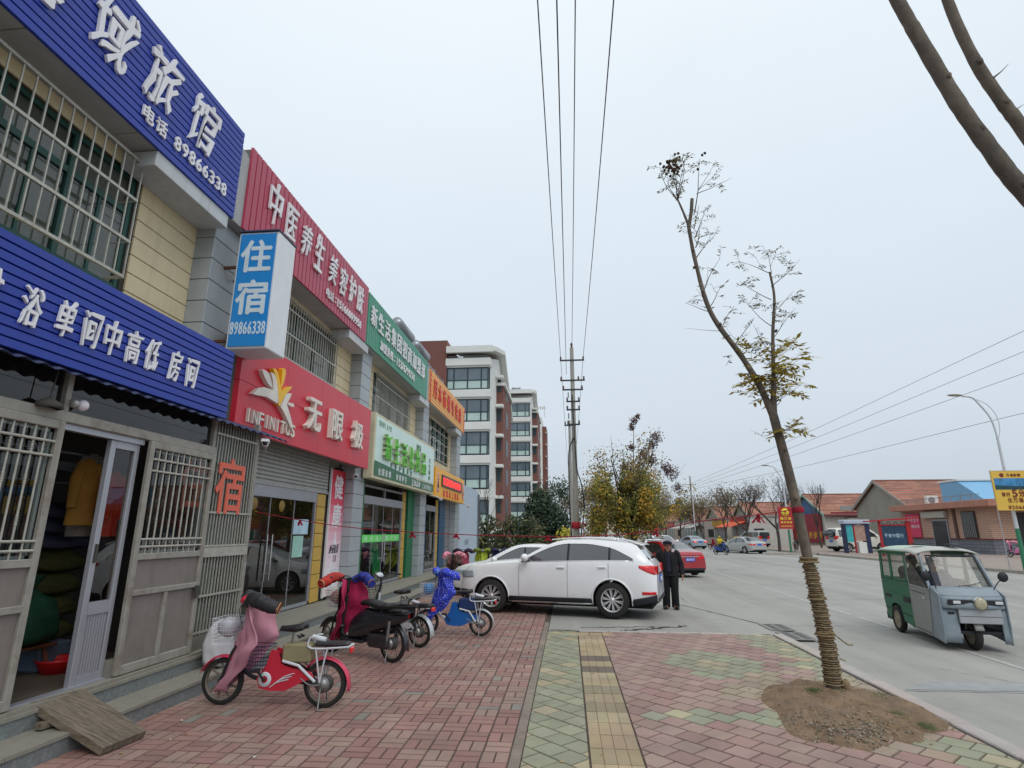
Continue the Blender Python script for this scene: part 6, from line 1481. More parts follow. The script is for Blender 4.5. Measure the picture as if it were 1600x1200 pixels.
# mirrors
for s_ in (-1,1):
    m=MB(); m.tube(smooth_pts([(1.0,s_*.46,1.0),(1.05,s_*.52,1.12),(1.05,s_*.58,1.17)],4),.009,5); o=m.build('mirror',m_blk,T); MB().lathe([(0,-.03),(.07,-.025),(.085,0),(.08,.015),(0,.02)],(1.05,s_*.62,1.22),'X',18).build('mirror_glass',m_blk,o)
MB().box(1.245,1.25,-.26,.39,.575,.58).build('plate_seam',m_seam,T)
for s_ in (-1,1):
    for (xa,za,xb,zb) in ((.05,.9,.68,.88),(.06,.24,.70,.21),(-1.46,.44,-.1,.40)): MB().tube([(xa,s_*(hw+.046),za),(xb,s_*(hw+.046),zb)],.006,4).build('seam_line',m_seam,T)
    MB().box(.6,.68,s_*(hw+.045),s_*(hw+.065),.80,.83).build('door_handle',m_chr,T)
    MB().box(-1.5,-1.2,s_*.3,s_*(hw+.03),.2,.34).build('mud_flap',m_blk,T)
mb=MB(); mb.tube([(-1.1,-.3,.2),(.55,-.35,.17)],.02,6); mb.box(-.3,.3,-.3,-.1,.12,.24); mb.build('exhaust',mat('rust_steel',S(96,60,48,.9),.8,var=.3,scale=10),T)
# wheels
def tri_wheel(x,y,r,fork=False):
    w=MB().lathe([(r*.68,-.045),(r*.9,-.06),(r,-.03),(r,.03),(r*.9,.06),(r*.68,.045)],(x,y,r),'Y',28).build('wheel',m_tyre,T)
    rm=MB(); rm.lathe([(r*.7,-.04),(r*.6,-.03),(r*.3,-.015),(r*.12,-.05),(0,-.05)],(x,y,r),'Y',24); rm.lathe([(r*.7,.04),(r*.6,.03),(r*.3,.015),(r*.12,.05),(0,.05)],(x,y,r),'Y',24)
    rm.build('rim',mat('rim_dusty',S(150,140,120,.9),.6,var=.25,scale=14),w)
tri_wheel(-.9,-.5,.26); tri_wheel(-.9,.5,.26); tri_wheel(.93,.02,.265)
mb=MB(); mb.tube([(-.9,-.45,.26),(-.9,.45,.26)],.035,8); mb.box(-1.2,.2,-.05,.05,.2,.3); mb.tube([(.2,-.2,.2),(.6,-.3,.18)],.03,6); mb.build('axle',m_blk,T)
for s_ in (-1,1): MB().tube([(.93,s_*.1+.02,.27),(1.05,s_*.1+.02,.66)],.02,6).build('fork_leg',mat('fork_grey',(.4,.4,.4),.4,metal=.5),T)
mb=MB(); mb.grid(lambda u,v:(.93+.31*math.cos(lerp(.25,2.3,u)),.02+lerp(-.07,.07,v),.27+.31*math.sin(lerp(.25,2.3,u))),14,3); mb.build('mudguard',m_tgr,T,solid=.01)
mb=MB(); mb.tube([(.75,-.28,1.02),(.8,-.1,.98),(.8,.1,.98),(.75,.28,1.02)],.013,6); mb.tube([(.8,0,.98),(.9,0,.5)],.02,6); mb.build('handlebar',m_blk,T)
MB().box(-.35,-.1,-.25,.25,.33,.7,.03).build('seat',m_blk,T)
MB().box(-1.2,-.5,-.4,.4,.45,.72,.03).build('bench',mat('bench_brown',S(90,70,56,.8),.8),T)
mb=MB(); mb.grid(lambda u,v:(-.02+.03*math.sin(v*9),lerp(-.42,.42,u),lerp(.75,1.5,v)+.01*math.sin(u*20)),12,8); 
# ================= PEOPLE =================
def skin(name,verts,edges,radii,m,parent=None,root=0,sub=2):
    me=bpy.data.meshes.new(name); me.from_pydata(verts,edges,[]); o=bpy.data.objects.new(name,me); COL.objects.link(o)
    q=o.modifiers.new('k','SKIN'); q.use_smooth_shade=True; q.branch_smoothing=.4
    sv=me.skin_vertices[0].data
    for i,r in enumerate(radii): sv[i].radius=(r,r) if not isinstance(r,tuple) else r; sv[i].use_root=(i==root)
    s_=o.modifiers.new('s','SUBSURF'); s_.levels=sub; s_.render_levels=sub
    # freeze to a plain mesh
    ob=o.evaluated_get(bpy.context.evaluated_depsgraph_get()); nm=bpy.data.meshes.new_from_object(ob); bpy.data.objects.remove(o)
    nm.materials.clear(); nm.materials.append(m); nm.polygons.foreach_set('use_smooth',[True]*len(nm.polygons)); nm.name=name
    o=bpy.data.objects.new(name,nm); COL.objects.link(o)
    if parent is not None: o.parent=parent
    return o
m_skin=mat('skin_tan',S(168,118,94,1.0),.6,var=.08,scale=14)
def person(label,loc,rz,J,jac,tro,shoe,cap=None,h=1.0,hair=(.02,.02,.02),name='person',lower=True):
    """J: dict of joints in metres (x forward, y left). one continuous body + clothing children"""
    T=thing(name,label,'person',loc,rz)
    g_=lambda k:J[k]
    V=[];E=[];Rr=[];ix={}
    def a(k,p,r,par=None):
        ix[k]=len(V);V.append(p);Rr.append(r)
        if par is not None: E.append((ix[par],ix[k]))
    a('pel',g_('pel'),(.13,.11)); a('waist',g_('waist'),(.13,.10),'pel'); a('chest',g_('chest'),(.15,.11),'waist'); a('nb',g_('neck'),(.065,.065),'chest')
    hx=Vector(g_('head')); nk=Vector(g_('neck'))
    a('jaw',tuple(hx+Vector((.012,0,-.075))),(.06,.066),'nb'); a('mid',tuple(hx),(.078,.092),'jaw'); a('top',tuple(hx+Vector((-.008,0,.07))),(.07,.08),'mid')
    for s_ in ('l','r'):
        a('sh'+s_,g_('sh'+s_),.06,'chest'); a('el'+s_,g_('el'+s_),.045,'sh'+s_); a('wr'+s_,g_('wr'+s_),.028,'el'+s_)
        w=Vector(g_('wr'+s_)); e=Vector(g_('el'+s_)); d=(w-e).normalized(); a('pm'+s_,tuple(w+d*.06),(.035,.018),'wr'+s_)
        sd=1 if s_=='l' else -1; xx=Vector((1,0,0))
        for q,(o_,l) in enumerate(((.024,.075),(.008,.085),(-.008,.08),(-.024,.062))):
            b_=w+d*.085+xx*o_; a('f%d%s'%(q,s_),tuple(b_),.0095,'pm'+s_); a('g%d%s'%(q,s_),tuple(b_+d*l*.55+Vector((0,-sd*.008,0))),.0085,'f%d%s'%(q,s_)); a('h%d%s'%(q,s_),tuple(b_+d*l*.9+Vector((0,-sd*.03,0))),.0075,'g%d%s'%(q,s_))
        a('t0'+s_,tuple(w+d*.035+xx*.03),.011,'pm'+s_); a('t1'+s_,tuple(w+d*.075+xx*.05),.009,'t0'+s_)
        if lower:
            a('hp'+s_,g_('hp'+s_),.085,'pel'); a('kn'+s_,g_('kn'+s_),.055,'hp'+s_); a('an'+s_,g_('an'+s_),.038,'kn'+s_); an=Vector(g_('an'+s_)); a('to'+s_,tuple(an+Vector((.14,0,-.05))),.03,'an'+s_)
    B=skin('body',V,E,Rr,m_skin,T)
    fa=MB(); fa.ell(hx+Vector((.085,0,-.012)),.022,.014,.02,8,6); 
    for s_ in (1,-1): fa.ell(hx+Vector((.0,s_*.088,-.005)),.02,.01,.032,8,6)
    fa.build('nose_and_ears',m_skin,T)
    ey=MB()
    for s_ in (1,-1): ey.ell(hx+Vector((.072,s_*.032,.012)),.008,.013,.007,8,6)
    ey.box(hx.x+.072,hx.x+.082,-.025+hx.y,.025+hx.y,hx.z-.055,hx.z-.05); ey.build('eyes_and_mouth',mat('eye_dark',(.03,.015,.012),.4),T)
    # clothing follows the limbs
    mj=mat('jacket_%s'%name+str(round(jac[0],3)),jac,.95,var=.2,scale=9,bump=.4,bscale=30)
    def limb(mb,P,Rr,n=14,flat=1.):
        mb.tube(smooth_pts(P,5),[interp(k/5,[(i,r) for i,r in enumerate(Rr)]) for k in range((len(P)-1)*5+1)],n)
    pv,wv,cv=Vector(g_('pel')),Vector(g_('waist')),Vector(g_('chest'))
    up=(nk-pv).normalized()
    rows=[(pv-up*.10,.19,.15),(pv,.195,.15),(wv,.185,.145),(wv.lerp(cv,.5),.2,.15),(cv,.215,.15),(cv.lerp(nk,.45)+up*.02,.19,.125),(cv.lerp(nk,.72)+up*.01,.12,.1),(nk-up*.01,.07,.075)]
    J_=MB()
    def jf(u,v):
        t=v*(len(rows)-1);i=min(int(t),len(rows)-2);q=t-i;q=q*q*(3-2*q); c=rows[i][0].lerp(rows[i+1][0],q); ry=lerp(rows[i][1],rows[i+1][1],q);rx=lerp(rows[i][2],rows[i+1][2],q); a_=2*PI*u
        k=1+.03*math.sin(5*a_+v*9)+.02*math.sin(9*a_-v*14)
        return (c.x+rx*math.cos(a_)*k,c.y+ry*math.sin(a_)*k,c.z)
    J_.grid(jf,28,24)
    for s_ in ('l','r'):
        S0=Vector(g_('sh'+s_));E0=Vector(g_('el'+s_));W0=Vector(g_('wr'+s_)); limb(J_,[cv.lerp(S0,.75)+Vector((0,0,.05)),S0+Vector((0,0,.0)),S0.lerp(E0,.5),E0,E0.lerp(W0,.55),W0],[.075,.083,.075,.068,.063,.058])
    J_.build('jacket',mj,T)
    if lower:
        K=MB()
        for s_ in ('l','r'):
            H0=Vector(g_('hp'+s_));K0=Vector(g_('kn'+s_));A0=Vector(g_('an'+s_))+Vector((0,0,-.045)); limb(K,[H0+Vector((0,0,.05)),H0,H0.lerp(K0,.5),K0,K0.lerp(A0,.5),A0],[.10,.112,.1,.082,.078,.08])
        K.ell(pv+Vector((0,0,-.03)),.13,.17,.12,16,10); K.build('trousers',mat('trousers_'+str(round(tro[0],3)),tro,.95,var=.2,scale=9,bump=.3,bscale=30),T)
        sh=MB()
        for s_ in ('l','r'):
            an=Vector(g_('an'+s_)); fd=Vector(J.get('toe'+s_,(1,0,0))).normalized()
            rt=Matrix.Rotation(math.atan2(fd.y,fd.x),3,'Z')
            o=MB(); o.ell(an+fd*.07+Vector((0,0,-.045)),.145,.052,.05,14,8,rot=rt); o.ell(an+fd*.0+Vector((0,0,-.02)),.07,.05,.06,10,6,rot=rt); o.build('shoe',mat('shoe_dark',shoe,.5),T)
    if cap:
        c=MB(); c.ell(hx+Vector((-.004,0,.072)),.104,.1,.052,18,8); c.lathe([(.098,-.02),(.102,.0),(.1,.02)],hx+Vector((-.002,0,.055)),'Z',20)
        c.grid(lambda u,v:(hx.x+.07+.075*v*math.cos((u-.5)*2.0),hx.y+.095*math.sin((u-.5)*2.4),hx.z+.05-.018*v),10,4); c.build('cap',mat('cap_cloth',cap,.95,var=.15),T)
    c=MB(); c.ell(hx+Vector((-.02,0,.03)),.09,.092,.08,16,8); c.build('hair',mat('hair_'+str(round(hair[0],2)),hair,.8),T)
    return T
ST=dict(pel=(0,0,.88),waist=(0,0,1.02),chest=(-.005,0,1.22),neck=(.01,0,1.375),head=(.045,0,1.50),shl=(0,.17,1.31),shr=(0,-.17,1.31),ell=(-.06,.25,1.05),elr=(-.05,-.25,1.05),wrl=(.0,.27,.82),wrr=(.0,-.26,.82),hpl=(0,.08,.84),hpr=(0,-.08,.84),knl=(.03,.09,.47),knr=(.015,-.085,.47),anl=(.0,.09,.09),anr=(.0,-.10,.09),toel=(1,.25,0),toer=(1,-.2,0))
Mn=person('old man in a black jacket, navy shirt and black cap standing behind the white SUV','x',0,ST,S(26,26,30,1),S(14,15,19,1),S(20,20,24),cap=S(18,20,30)) if False else None
man=person('old man in a black open jacket and dark cap walking behind the white SUV',(2.46,15.1,-.02),R(-100),ST,S(24,24,28,1),S(14,15,19,1),S(24,22,24),cap=S(16,18,30))
man.scale=(1.12,1.14,.99)
# navy shirt front and the open jacket edges
mb=MB(); mb.grid(lambda u,v:(.128+.025*math.cos((u-.5)*PI)-.012*abs(v-.4)+(.01 if v<.3 else 0),lerp(-.065,.065,u),lerp(.86,1.34,v)),8,10); mb.build('shirt',mat('shirt_navy',S(30,34,54,1),.9,var=.2,scale=12),man,solid=.01)
for s_ in (1,-1): MB().tube([(.155,s_*.07,.84),(.165,s_*.075,1.05),(.14,s_*.06,1.25),(.09,s_*.05,1.37),(.02,s_*.07,1.41)],[.014,.016,.018,.02,.018],6).build('lapel',mat('jacket_edge',S(20,20,23),.95),man)
# driver and passenger of the three-wheeler
SIT=dict(pel=(0,0,.12),waist=(.0,0,.26),chest=(.02,0,.45),neck=(.04,0,.60),head=(.07,0,.73),shl=(.02,.17,.54),shr=(.02,-.17,.54),ell=(.2,.24,.36),elr=(.2,-.24,.36),wrl=(.42,.22,.36),wrr=(.42,-.22,.36),hpl=(.02,.09,.1),hpr=(.02,-.09,.1),knl=(.42,.12,.12),knr=(.42,-.12,.12),anl=(.5,.12,-.22),anr=(.5,-.12,-.22))
person('driver in a dark cap seated behind the windscreen of the three-wheeler',(6.70,11.8,.50),R(-90),SIT,S(40,50,80,1),S(24,26,34,1),S(20,20,20),cap=S(26,30,42))
person('dark-haired passenger in a plum coat inside the green rear of the three-wheeler',(6.72,12.5,.52),R(-90),dict(SIT),S(64,40,52,1),S(30,28,34,1),S(20,20,20))
# ================= ELECTRIC BICYCLES =================
m_sad=mat('saddle_black',(.02,.02,.022),.45,var=.15,scale=10); m_wf=mat('frame_white',S(206,210,216,1.0),.4,var=.06,dirt=(.2,.17,.13),dirtamt=.3)
m_spk=mat('spoke_grey',(.3,.3,.3),.4,metal=.6); m_dirtyrim=mat('rim_dirty',S(120,110,98,.9),.6,var=.3,scale=20)
def ebike(label,loc,rz,o,name='electric_bicycle',group=None,cat='electric bicycle'):
    T=thing(name,label,cat,loc,rz,group); wb=o.get('wb',1.15); r=o.get('r',.235); fx=wb/2; rx=-wb/2
    fr=o['frame']; body=o['body']; fen=o.get('fender',body)
    for k,x in enumerate((fx,rx)):
        w=MB().lathe([(r*.80,-.022),(r*.93,-.027),(r,-.012),(r,.012),(r*.93,.027),(r*.80,.022)],(x,0,r),'Y',36).build('wheel',m_tyre,T)
        rm=MB(); rm.lathe([(r*.81,-.02),(r*.76,-.015),(r*.76,.015),(r*.81,.02)],(x,0,r),'Y',36)
        if o.get('cast',True) and k==0:
            for q in range(o.get('ns',9)):
                a=2*PI*q/o.get('ns',9); rm.bar((x+.03*math.cos(a+.5),0,r+.03*math.sin(a+.5)),(x+r*.78*math.cos(a),0,r+r*.78*math.sin(a)),.012,.02)
        else:
            for q in range(24):
                a=2*PI*q/24; rm.tube([(x+.05*math.cos(a+.6*(-1)**q),.02*(-1)**q,r+.05*math.sin(a+.6*(-1)**q)),(x+r*.77*math.cos(a),0,r+r*.77*math.sin(a))],.0016,3)
        rm.build('rim',m_dirtyrim,w)
        hb=.045 if k==0 else .085
        MB().lathe([(0,-.06),(.02,-.06),(.022,-.03),(hb,-.028),(hb,.028),(.022,.03),(.02,.06),(0,.06)],(x,0,r),'Y',22).build('hub',mat('hub_grey',(.07,.068,.065),.65,metal=.2),w)
    def fender(x,a0,a1,rr_=r+.03,m=None,wd=.05):
        mb=MB(); mb.grid(lambda u,v:(x+rr_*math.cos(lerp(a0,a1,u)),lerp(-wd,wd,v),r+rr_*math.sin(lerp(a0,a1,u))-.02*(2*v-1)**2),18,5); mb.build('mudguard',m or fen,T,solid=.004)
    fender(fx,R(20),R(150)); fender(rx,R(35),R(195),m=o.get('rfender'))
    hx_,hz=o.get('head',(fx-.24,.90))
    # fork + stem
    f=MB(); 
    for s_ in (-1,1): f.tube([(fx,s_*.06,r),(fx-.1,s_*.055,r+.30),(fx-.13,s_*.04,r+.36)],.014,8)
    f.tube([(fx-.13,0,r+.36),(hx_,0,hz)],.02,8); f.build('fork',o.get('fork',m_blk),T)
    st_=R(o.get('steer',0)); cs_,ss_=math.cos(st_),math.sin(st_)
    def tu(p): x,y=p[0]-hx_,p[1]; return (hx_+x*cs_-y*ss_,x*ss_+y*cs_,p[2])
    hb=MB(); hb.tube(smooth_pts([tu(p) for p in [(hx_-.12,-.31,hz+.17),(hx_-.04,-.2,hz+.2),(hx_+.0,-.06,hz+.14),(hx_,.06,hz+.14),(hx_-.04,.2,hz+.2),(hx_-.12,.31,hz+.17)]],4),.012,6); hb.tube([(hx_,0,hz),(hx_,0,hz+.14)],.018,8); hb.build('handlebar',m_blk,T)
    hl=MB(); hl.ell((hx_+.06,0,hz+.16),.07,.09,.055,14,8); L_=hl.build('front_cowl',body,T); MB().ell((hx_+.105,0,hz+.155),.035,.06,.038,12,8).build('headlamp',m_head,L_)
    # mirrors / grips
    for s_ in (-1,1): MB().tube([tu((hx_-.1,s_*.24,hz+.19)),tu((hx_-.13,s_*.34,hz+.17))],.017,8).build('grip',m_blk,T)
    # frame
    F=MB()
    if o.get('style')=='scooter':
        F.tube(smooth_pts([(hx_+.02,0,hz-.1),(fx-.2,0,.35),(fx-.36,0,.24),(0,0,.22),(-.15,0,.30),(rx-.05,0,.42)],4),.03,8)
    else:
        F.tube(smooth_pts([(hx_+.015,0,hz-.12),(fx-.2,0,.42),(fx-.34,0,.28),(-.06,0,.24)],4),.022,8); F.tube([(-.05,0,.24),(-.20,0,.62)],.018,8); F.tube([(-.20,0,.45),(rx,.07,r)],.012,6)
        F.tube([(-.06,0,.24),(rx,.07,r)],.012,6); F.tube([(-.06,0,.24),(rx,-.07,r)],.012,6); F.tube([(-.2,0,.45),(rx,-.07,r)],.012,6)
    F.build('frame',fr,T)
    sx,sz=o.get('seat',(-.18,.76)); sd=MB()
    if o.get('bench'):
        sd.grid(lambda u,v:(lerp(sx+.1,sx-.5,u),lerp(-.11,.11,v)*(1 if u>.3 else .6+u*1.3),sz+.035*(1-(2*v-1)**2)+.02*math.sin(u*6)),14,8); sd.build('saddle',m_sad,T,solid=.06)
    else:
        sd.grid(lambda u,v:(lerp(sx+.14,sx-.13,u),lerp(-.10,.10,v)*interp(u,[(0,.2),(.35,.4),(.7,1),(1,.85)]),sz+.03*(1-(2*v-1)**2)+.035*u*u-.01),14,8); sd.build('saddle',m_sad,T,solid=.045)
        MB().tube([(sx,0,sz-.04),(-.14,0,.42)],.013,8).build('seat_post',m_spk,T)
        mb=MB()
        for s_ in (-1,1): mb.tube(smooth_pts([(sx-.08+.025*math.cos(t),s_*.04+.0,sz-.05-.01*t/2+.0) for t in range(0,6)],2),.008,4)
        mb.build('seat_spring',m_blk,T)
    if o.get('rack',True):
        q=o.get('rackz',.60); rk=MB()
        for s_ in (-1,1): rk.tube(smooth_pts([(rx-.26,s_*.085,q+.01),(rx+.15,s_*.085,q-.01),(rx+.17,s_*.085,q+.09),(rx+.10,s_*.085,q+.105)],4),.011,6); rk.tube(smooth_pts([(rx-.05,s_*.085,q),(rx-.02,s_*.085,q-.06),(rx+.03,s_*.08,r+.02)],4),.009,6); rk.tube([(rx+.1,s_*.085,q),(rx+.03,s_*.08,r+.02)],.009,6)
        rk.tube([(rx-.26,-.085,q+.01),(rx-.26,.085,q+.01)],.011,6); rk.build('carrier',m_wf if o.get('rackw',True) else m_blk,T)
        MB().box(rx-.24,rx+.13,-.075,.075,q+.005,q+.05,.02).build('pillion_pad',m_sad,T)
        MB().box(rx-.285,rx-.26,-.05,.05,q-.06,q,.01).build('tail_lamp',m_tail,T)
    # swing cover on the side with printed shape
    if o.get('style')=='scooter':
        # tail and under-seat cover: rounded lofted shell with a tapering outline
        top=[(fx-.44,.33),(fx-.50,.55),(-.10,.70),(-.3,.69),(rx-.1,.66),(rx-.34,.68)]; bot=[(fx-.44,.24),(fx-.50,.24),(-.10,.27),(-.3,.36),(rx-.1,.50),(rx-.34,.61)]
        b=MB()
        def tc(u,v):
            t=u*(len(top)-1);i=min(int(t),len(top)-2);q=t-i; x=lerp(top[i][0],top[i+1][0],q);zt_=lerp(top[i][1],top[i+1][1],q);zb_=lerp(bot[i][1],bot[i+1][1],q); a_=2*PI*v; wd=.125*interp(u,[(0,.7),(.3,1),(.7,.95),(1,.45)])
            cy=math.copysign(abs(math.cos(a_))**.6,math.cos(a_)); cz=math.copysign(abs(math.sin(a_))**.8,math.sin(a_)); return (x,wd*cy,(zt_+zb_)/2+(zt_-zb_)/2*cz)
        b.grid(tc,22,20); b.build('body_cover',body,T)
        e_=MB(); e_.box(rx-.02,rx+.42,.05,.13,r-.07,r+.12,.04); e_.tube([(rx+.4,0,r+.05),(-.05,0,.26)],.05,8); e_.build('motor_case',mat('motor_dark',(.05,.045,.05),.4,metal=.4,var=.2),T)
        for s_ in (-1,1): MB().tube([(rx+.02,s_*.1,r+.02),(rx-.03,s_*.11,.56)],.022,8).build('rear_shock',m_spk,T)
        for s_ in (-1,1): MB().tube(smooth_pts([(-.25,s_*.11,.74),(rx-.1,s_*.12,.76),(rx-.38,s_*.10,.78),(rx-.40,0,.79)],4),.011,6).build('grab_rail',m_blk,T)
        b=MB(); b.grid(lambda u,v:(hx_+lerp(.06,.13,u)+.05*math.cos(PI*v)+ (0),.17*math.sin(PI*(v-.5))*(1-.35*u),lerp(hz+.05,.36,u)),10,10); b.build('leg_shield',body,T,solid=.012)
        MB().box(-.14,fx-.3,-.12,.12,.22,.25,.01).build('footboard',m_blk,T)
    else:
        for s_ in (-1,1):
            poly=[(.14,.30),(.12,.20),(.0,.17),(-.16,.17),(-.30,.235),(-.44,.27),(-.40,.37),(-.2,.40),(-.02,.47),(.0,.55),(-.06,.56),(-.1,.48)] if False else [(.16,.28),(.12,.19),(0,.165),(-.17,.17),(-.34,.25),(-.47,.30),(-.44,.355),(-.22,.39),(-.1,.43),(-.06,.55),(.02,.57),(.06,.42)]
            MB().prism(poly,'Y',s_*.075,s_*.055).build('side_cover',body,T)
        if o.get('disc'): 
            for s_ in (-1,1):
                c=MB().lathe([(.035,s_*.006),(.07,s_*.008),(.075,0)],(.065,s_*.077,.275),'Y',22).build('chain_disc',m_wf,T)
                mb=MB()
                for q in range(3): mb.tube(smooth_pts([(.0-.04*q,s_*.078,.20+.03*q),(-.08-.04*q,s_*.079,.25+.03*q),(-.2-.03*q,s_*.079,.28+.03*q)],4),.006,4)
                mb.build('swoosh',m_wf,T)
        pd=MB(); pd.tube([(.06,-.12,.275),(.06,.12,.275)],.012,6)
        for s_ in (-1,1): pd.bar((.06,s_*.11,.275),(.06+.08*s_,s_*.12,.275+.1*s_),.012,.02); pd.box(.06+.08*s_-.04,.06+.08*s_+.04,s_*.12-.0,s_*.12+s_*.08,.275+.1*s_-.012,.275+.1*s_+.012)
        pd.build('pedals',m_blk,T)
    if o.get('battery'):
        MB().box(-.10,-.42,-.08,.08,.44,.63,.02).build('battery_box',o['battery'],T)
        MB().tube([(-.40,0,.69),(-.55,0,.66)],.03,8).build('horn',m_wf,T)
    if o.get('shock',True):
        mb=MB(); P=[(-.02+.16*-t+.014*math.cos(t*60),.014*math.sin(t*60),.53-.13*t) for t in [i/60 for i in range(61)]]; mb.tube(P,.005,4); mb.build('shock_spring',m_blk,T)
    if o.get('arm'):
        for s_ in (-1,1): MB().tube([(-.12,s_*.08,.46),(-.3,s_*.085,.42),(rx+.08,s_*.085,r+.03)],.016,6).build('swing_arm',m_wf,T)
    for s_ in (-1,1): MB().tube(smooth_pts([tu((hx_-.03,s_*.22,hz+.19)),(hx_+.08,s_*.1,hz+.10),(hx_+.07,s_*.03,hz-.12),(fx-.2,s_*.03,.45)],5),.0045,4).build('brake_cable',m_blk,T)
    mb=MB(); mb.tube(smooth_pts([(rx+.3,.06,.33),(rx+.15,.085,.24),(rx+.02,.08,r)],4),.008,4); mb.lathe([(.0,.07),(.075,.07),(.08,.075),(.0,.08)],(rx,0,r),'Y',18); mb.build('sprocket',m_spk,T)
    ks=MB(); 
    for s_ in (-1,1): ks.tube([(rx+.02,s_*.06,r),(rx+.01,s_*.13,.01),(rx-.05,s_*.13,.005)],.008,5)
    ks.build('kickstand',m_spk,T)
    def basket(x0,x1,z0,z1,wd,m,nm,solid=False,cell=.035):
        b=MB(); k0=.8
        def P(u,z,t):  # perimeter param
            s_=lerp(k0,1,t); cx=(x0+x1)/2; hx2=(x1-x0)/2*s_; hy=wd*s_; L=2*(hx2+hy)*2; d=u*L
            if d<2*hx2: return (cx-hx2+d,-hy,z)
            d-=2*hx2
            if d<2*hy: return (cx+hx2,-hy+d,z)
            d-=2*hy
            if d<2*hx2: return (cx+hx2-d,hy,z)
            return (cx-hx2,hy-(d-2*hx2),z)
        per=2*((x1-x0)+2*wd); n=int(per/cell); nz2=max(int((z1-z0)/cell),3)
        for j in range(nz2+1):
            t=j/nz2; pts=[P(i/40,lerp(z0,z1,t),t) for i in range(41)]; b.tube(pts,.003 if j<nz2 else .005,3,cap=False)
        for i in range(n): b.tube([P(i/n,z0,0),P(i/n,z1,1)],.0022,3,cap=False)
        for i in range(6): t=i/5; b.tube([P(.0,z0,0),P(.0,z0,0)],.001,3) if False else b.tube([(lerp(x0,x1,.1+.8*t),-wd*.8,z0),(lerp(x0,x1,.1+.8*t),wd*.8,z0)],.0025,3)
        if solid:
            pass
        b.build(nm,m,T)
    if o.get('basket'): basket(hx_+.10,hx_+.36,hz-.26,hz-.02,.15,o['basket'],'front_basket')
    if o.get('mid'): basket(.06,.28,.34,.60,.12,o['mid'],'mid_basket')
    if o.get('goods'):
        MB().ell((hx_+.23,0,hz-.12),.11,.13,.1,12,8,.12).build('basket_liner',o['goods'],T)
    # quilted leg cover and gloves
    if o.get('apron'):
        A=MB(); L=o.get('apl',.88); rnd=random.Random(3)
        def ap(u,v):
            # v: 0 top .. 1 bottom; u across: -1 left .. 1 right, wrapped to the rear
            s_=2*u-1; wd=interp(v,[(0,.16),(.2,.24),(.5,.27),(.8,.15),(1,.06)])
            xw=interp(v,[(0,.03),(.3,.10),(.6,.19),(1,.30)]); back=interp(v,[(0,.05),(.2,.24),(.45,.36),(.7,.26),(.9,.12),(1,.06)])
            x=hx_+xw*(o.get('apk',1.0))-back*abs(s_)**1.25-.02*math.sin(s_*9+v*5)*v
            fo=.022*math.sin(s_*7+v*3.5+1)*min(v*3,1)+.012*math.sin(s_*15-v*8)+.010*math.sin(v*19+s_*4); return (x-.02+fo,s_*(wd+fo*.6),hz+.12-L*v+.05*abs(s_)*(1-v)+.012*math.sin(s_*11)*v)
        A.grid(ap,48,36); A.build('leg_cover',o['apron'],T,solid=.014)
    if o.get('gloves'):
        for s_ in (-1,1):
            A=MB(); P=[tu(p) for p in [(hx_+.05,s_*.05,hz+.13),(hx_+.035,s_*.17,hz+.185),(hx_-.03,s_*.27,hz+.165),(hx_-.13,s_*.34,hz+.12),(hx_-.21,s_*.38,hz+.10)]]
            n0_=len(A.v); A.tube(smooth_pts(P,10),[interp(t,[(0,.045),(.25,.066),(.5,.078),(.8,.07),(1,.06)])*(1+.025*math.sin(i*1.3)+.05*math.sin(i*.47+1)) for i,t in enumerate([k/40 for k in range(41)])],20)
            from mathutils import noise as _n
            A.v[n0_:]=[tuple(Vector(q)+_n.noise_vector(Vector(q)*13)*.014) for q in A.v[n0_:]]
            A.build('handlebar_muff',o['gloves'] if not(s_==-1 and o.get('gloves2')) else o['gloves2'],T)
            e_=Vector(P[-1]);d_=(e_-Vector(P[-2])).normalized(); MB().tube([e_-d_*.012,e_+d_*.012],[.062,.058],14,cap=False).build('muff_opening',mat('fleece',S(196,140,100,.9),.95),T)
    return T
m_pinkc=mat('cloth_pink',S(196,138,154,1.0),.9,var=.08,scale=7,bump=.4,bscale=12); m_crim=mat('cloth_crimson',S(168,28,76,1.0),.85,var=.15,scale=6,bump=.5,bscale=14)
m_dot=bpy.data.materials.new('cloth_bluedot'); 
def dotmat(name,base,dot,sc_,th):
    m=bpy.data.materials.new(name); m.use_nodes=True; t=m.node_tree;n=t.nodes;L=t.links;p=n['Principled BSDF'];p.inputs['Roughness'].default_value=.8
    tc=n.new('ShaderNodeTexCoord');v=n.new('ShaderNodeTexVoronoi');v.inputs['Scale'].default_value=sc_; v.inputs['Randomness'].default_value=.45; L.new(tc.outputs['Object'],v.inputs['Vector'])
    r=n.new('ShaderNodeMath');r.operation='LESS_THAN';r.inputs[1].default_value=th;L.new(v.outputs['Distance'],r.inputs[0])
    x=n.new('ShaderNodeMix');x.data_type='RGBA';L.new(r.outputs[0],x.inputs[0]);x.inputs[6].default_value=(*base,1);x.inputs[7].default_value=(*dot,1);L.new(x.outputs[2],p.inputs[0]); return m
m_bd=dotmat('cloth_blue_dots',S(44,62,200,1.0),S(190,200,235),34,.28); m_cd=dotmat('cloth_crimson_dots',S(170,28,78,1.0),S(230,160,190),16,.09)
m_gb=mat('glove_black',(.018,.018,.022),.6,var=.2,scale=14,bump=.6,bscale=20)
m_pinkf=mat('bike_red',S(196,34,58,1.05),.35,var=.06,coat=.5); m_navyb=mat('basket_navy',S(34,36,78),.5); m_wire=mat('basket_white',S(206,208,214),.4)
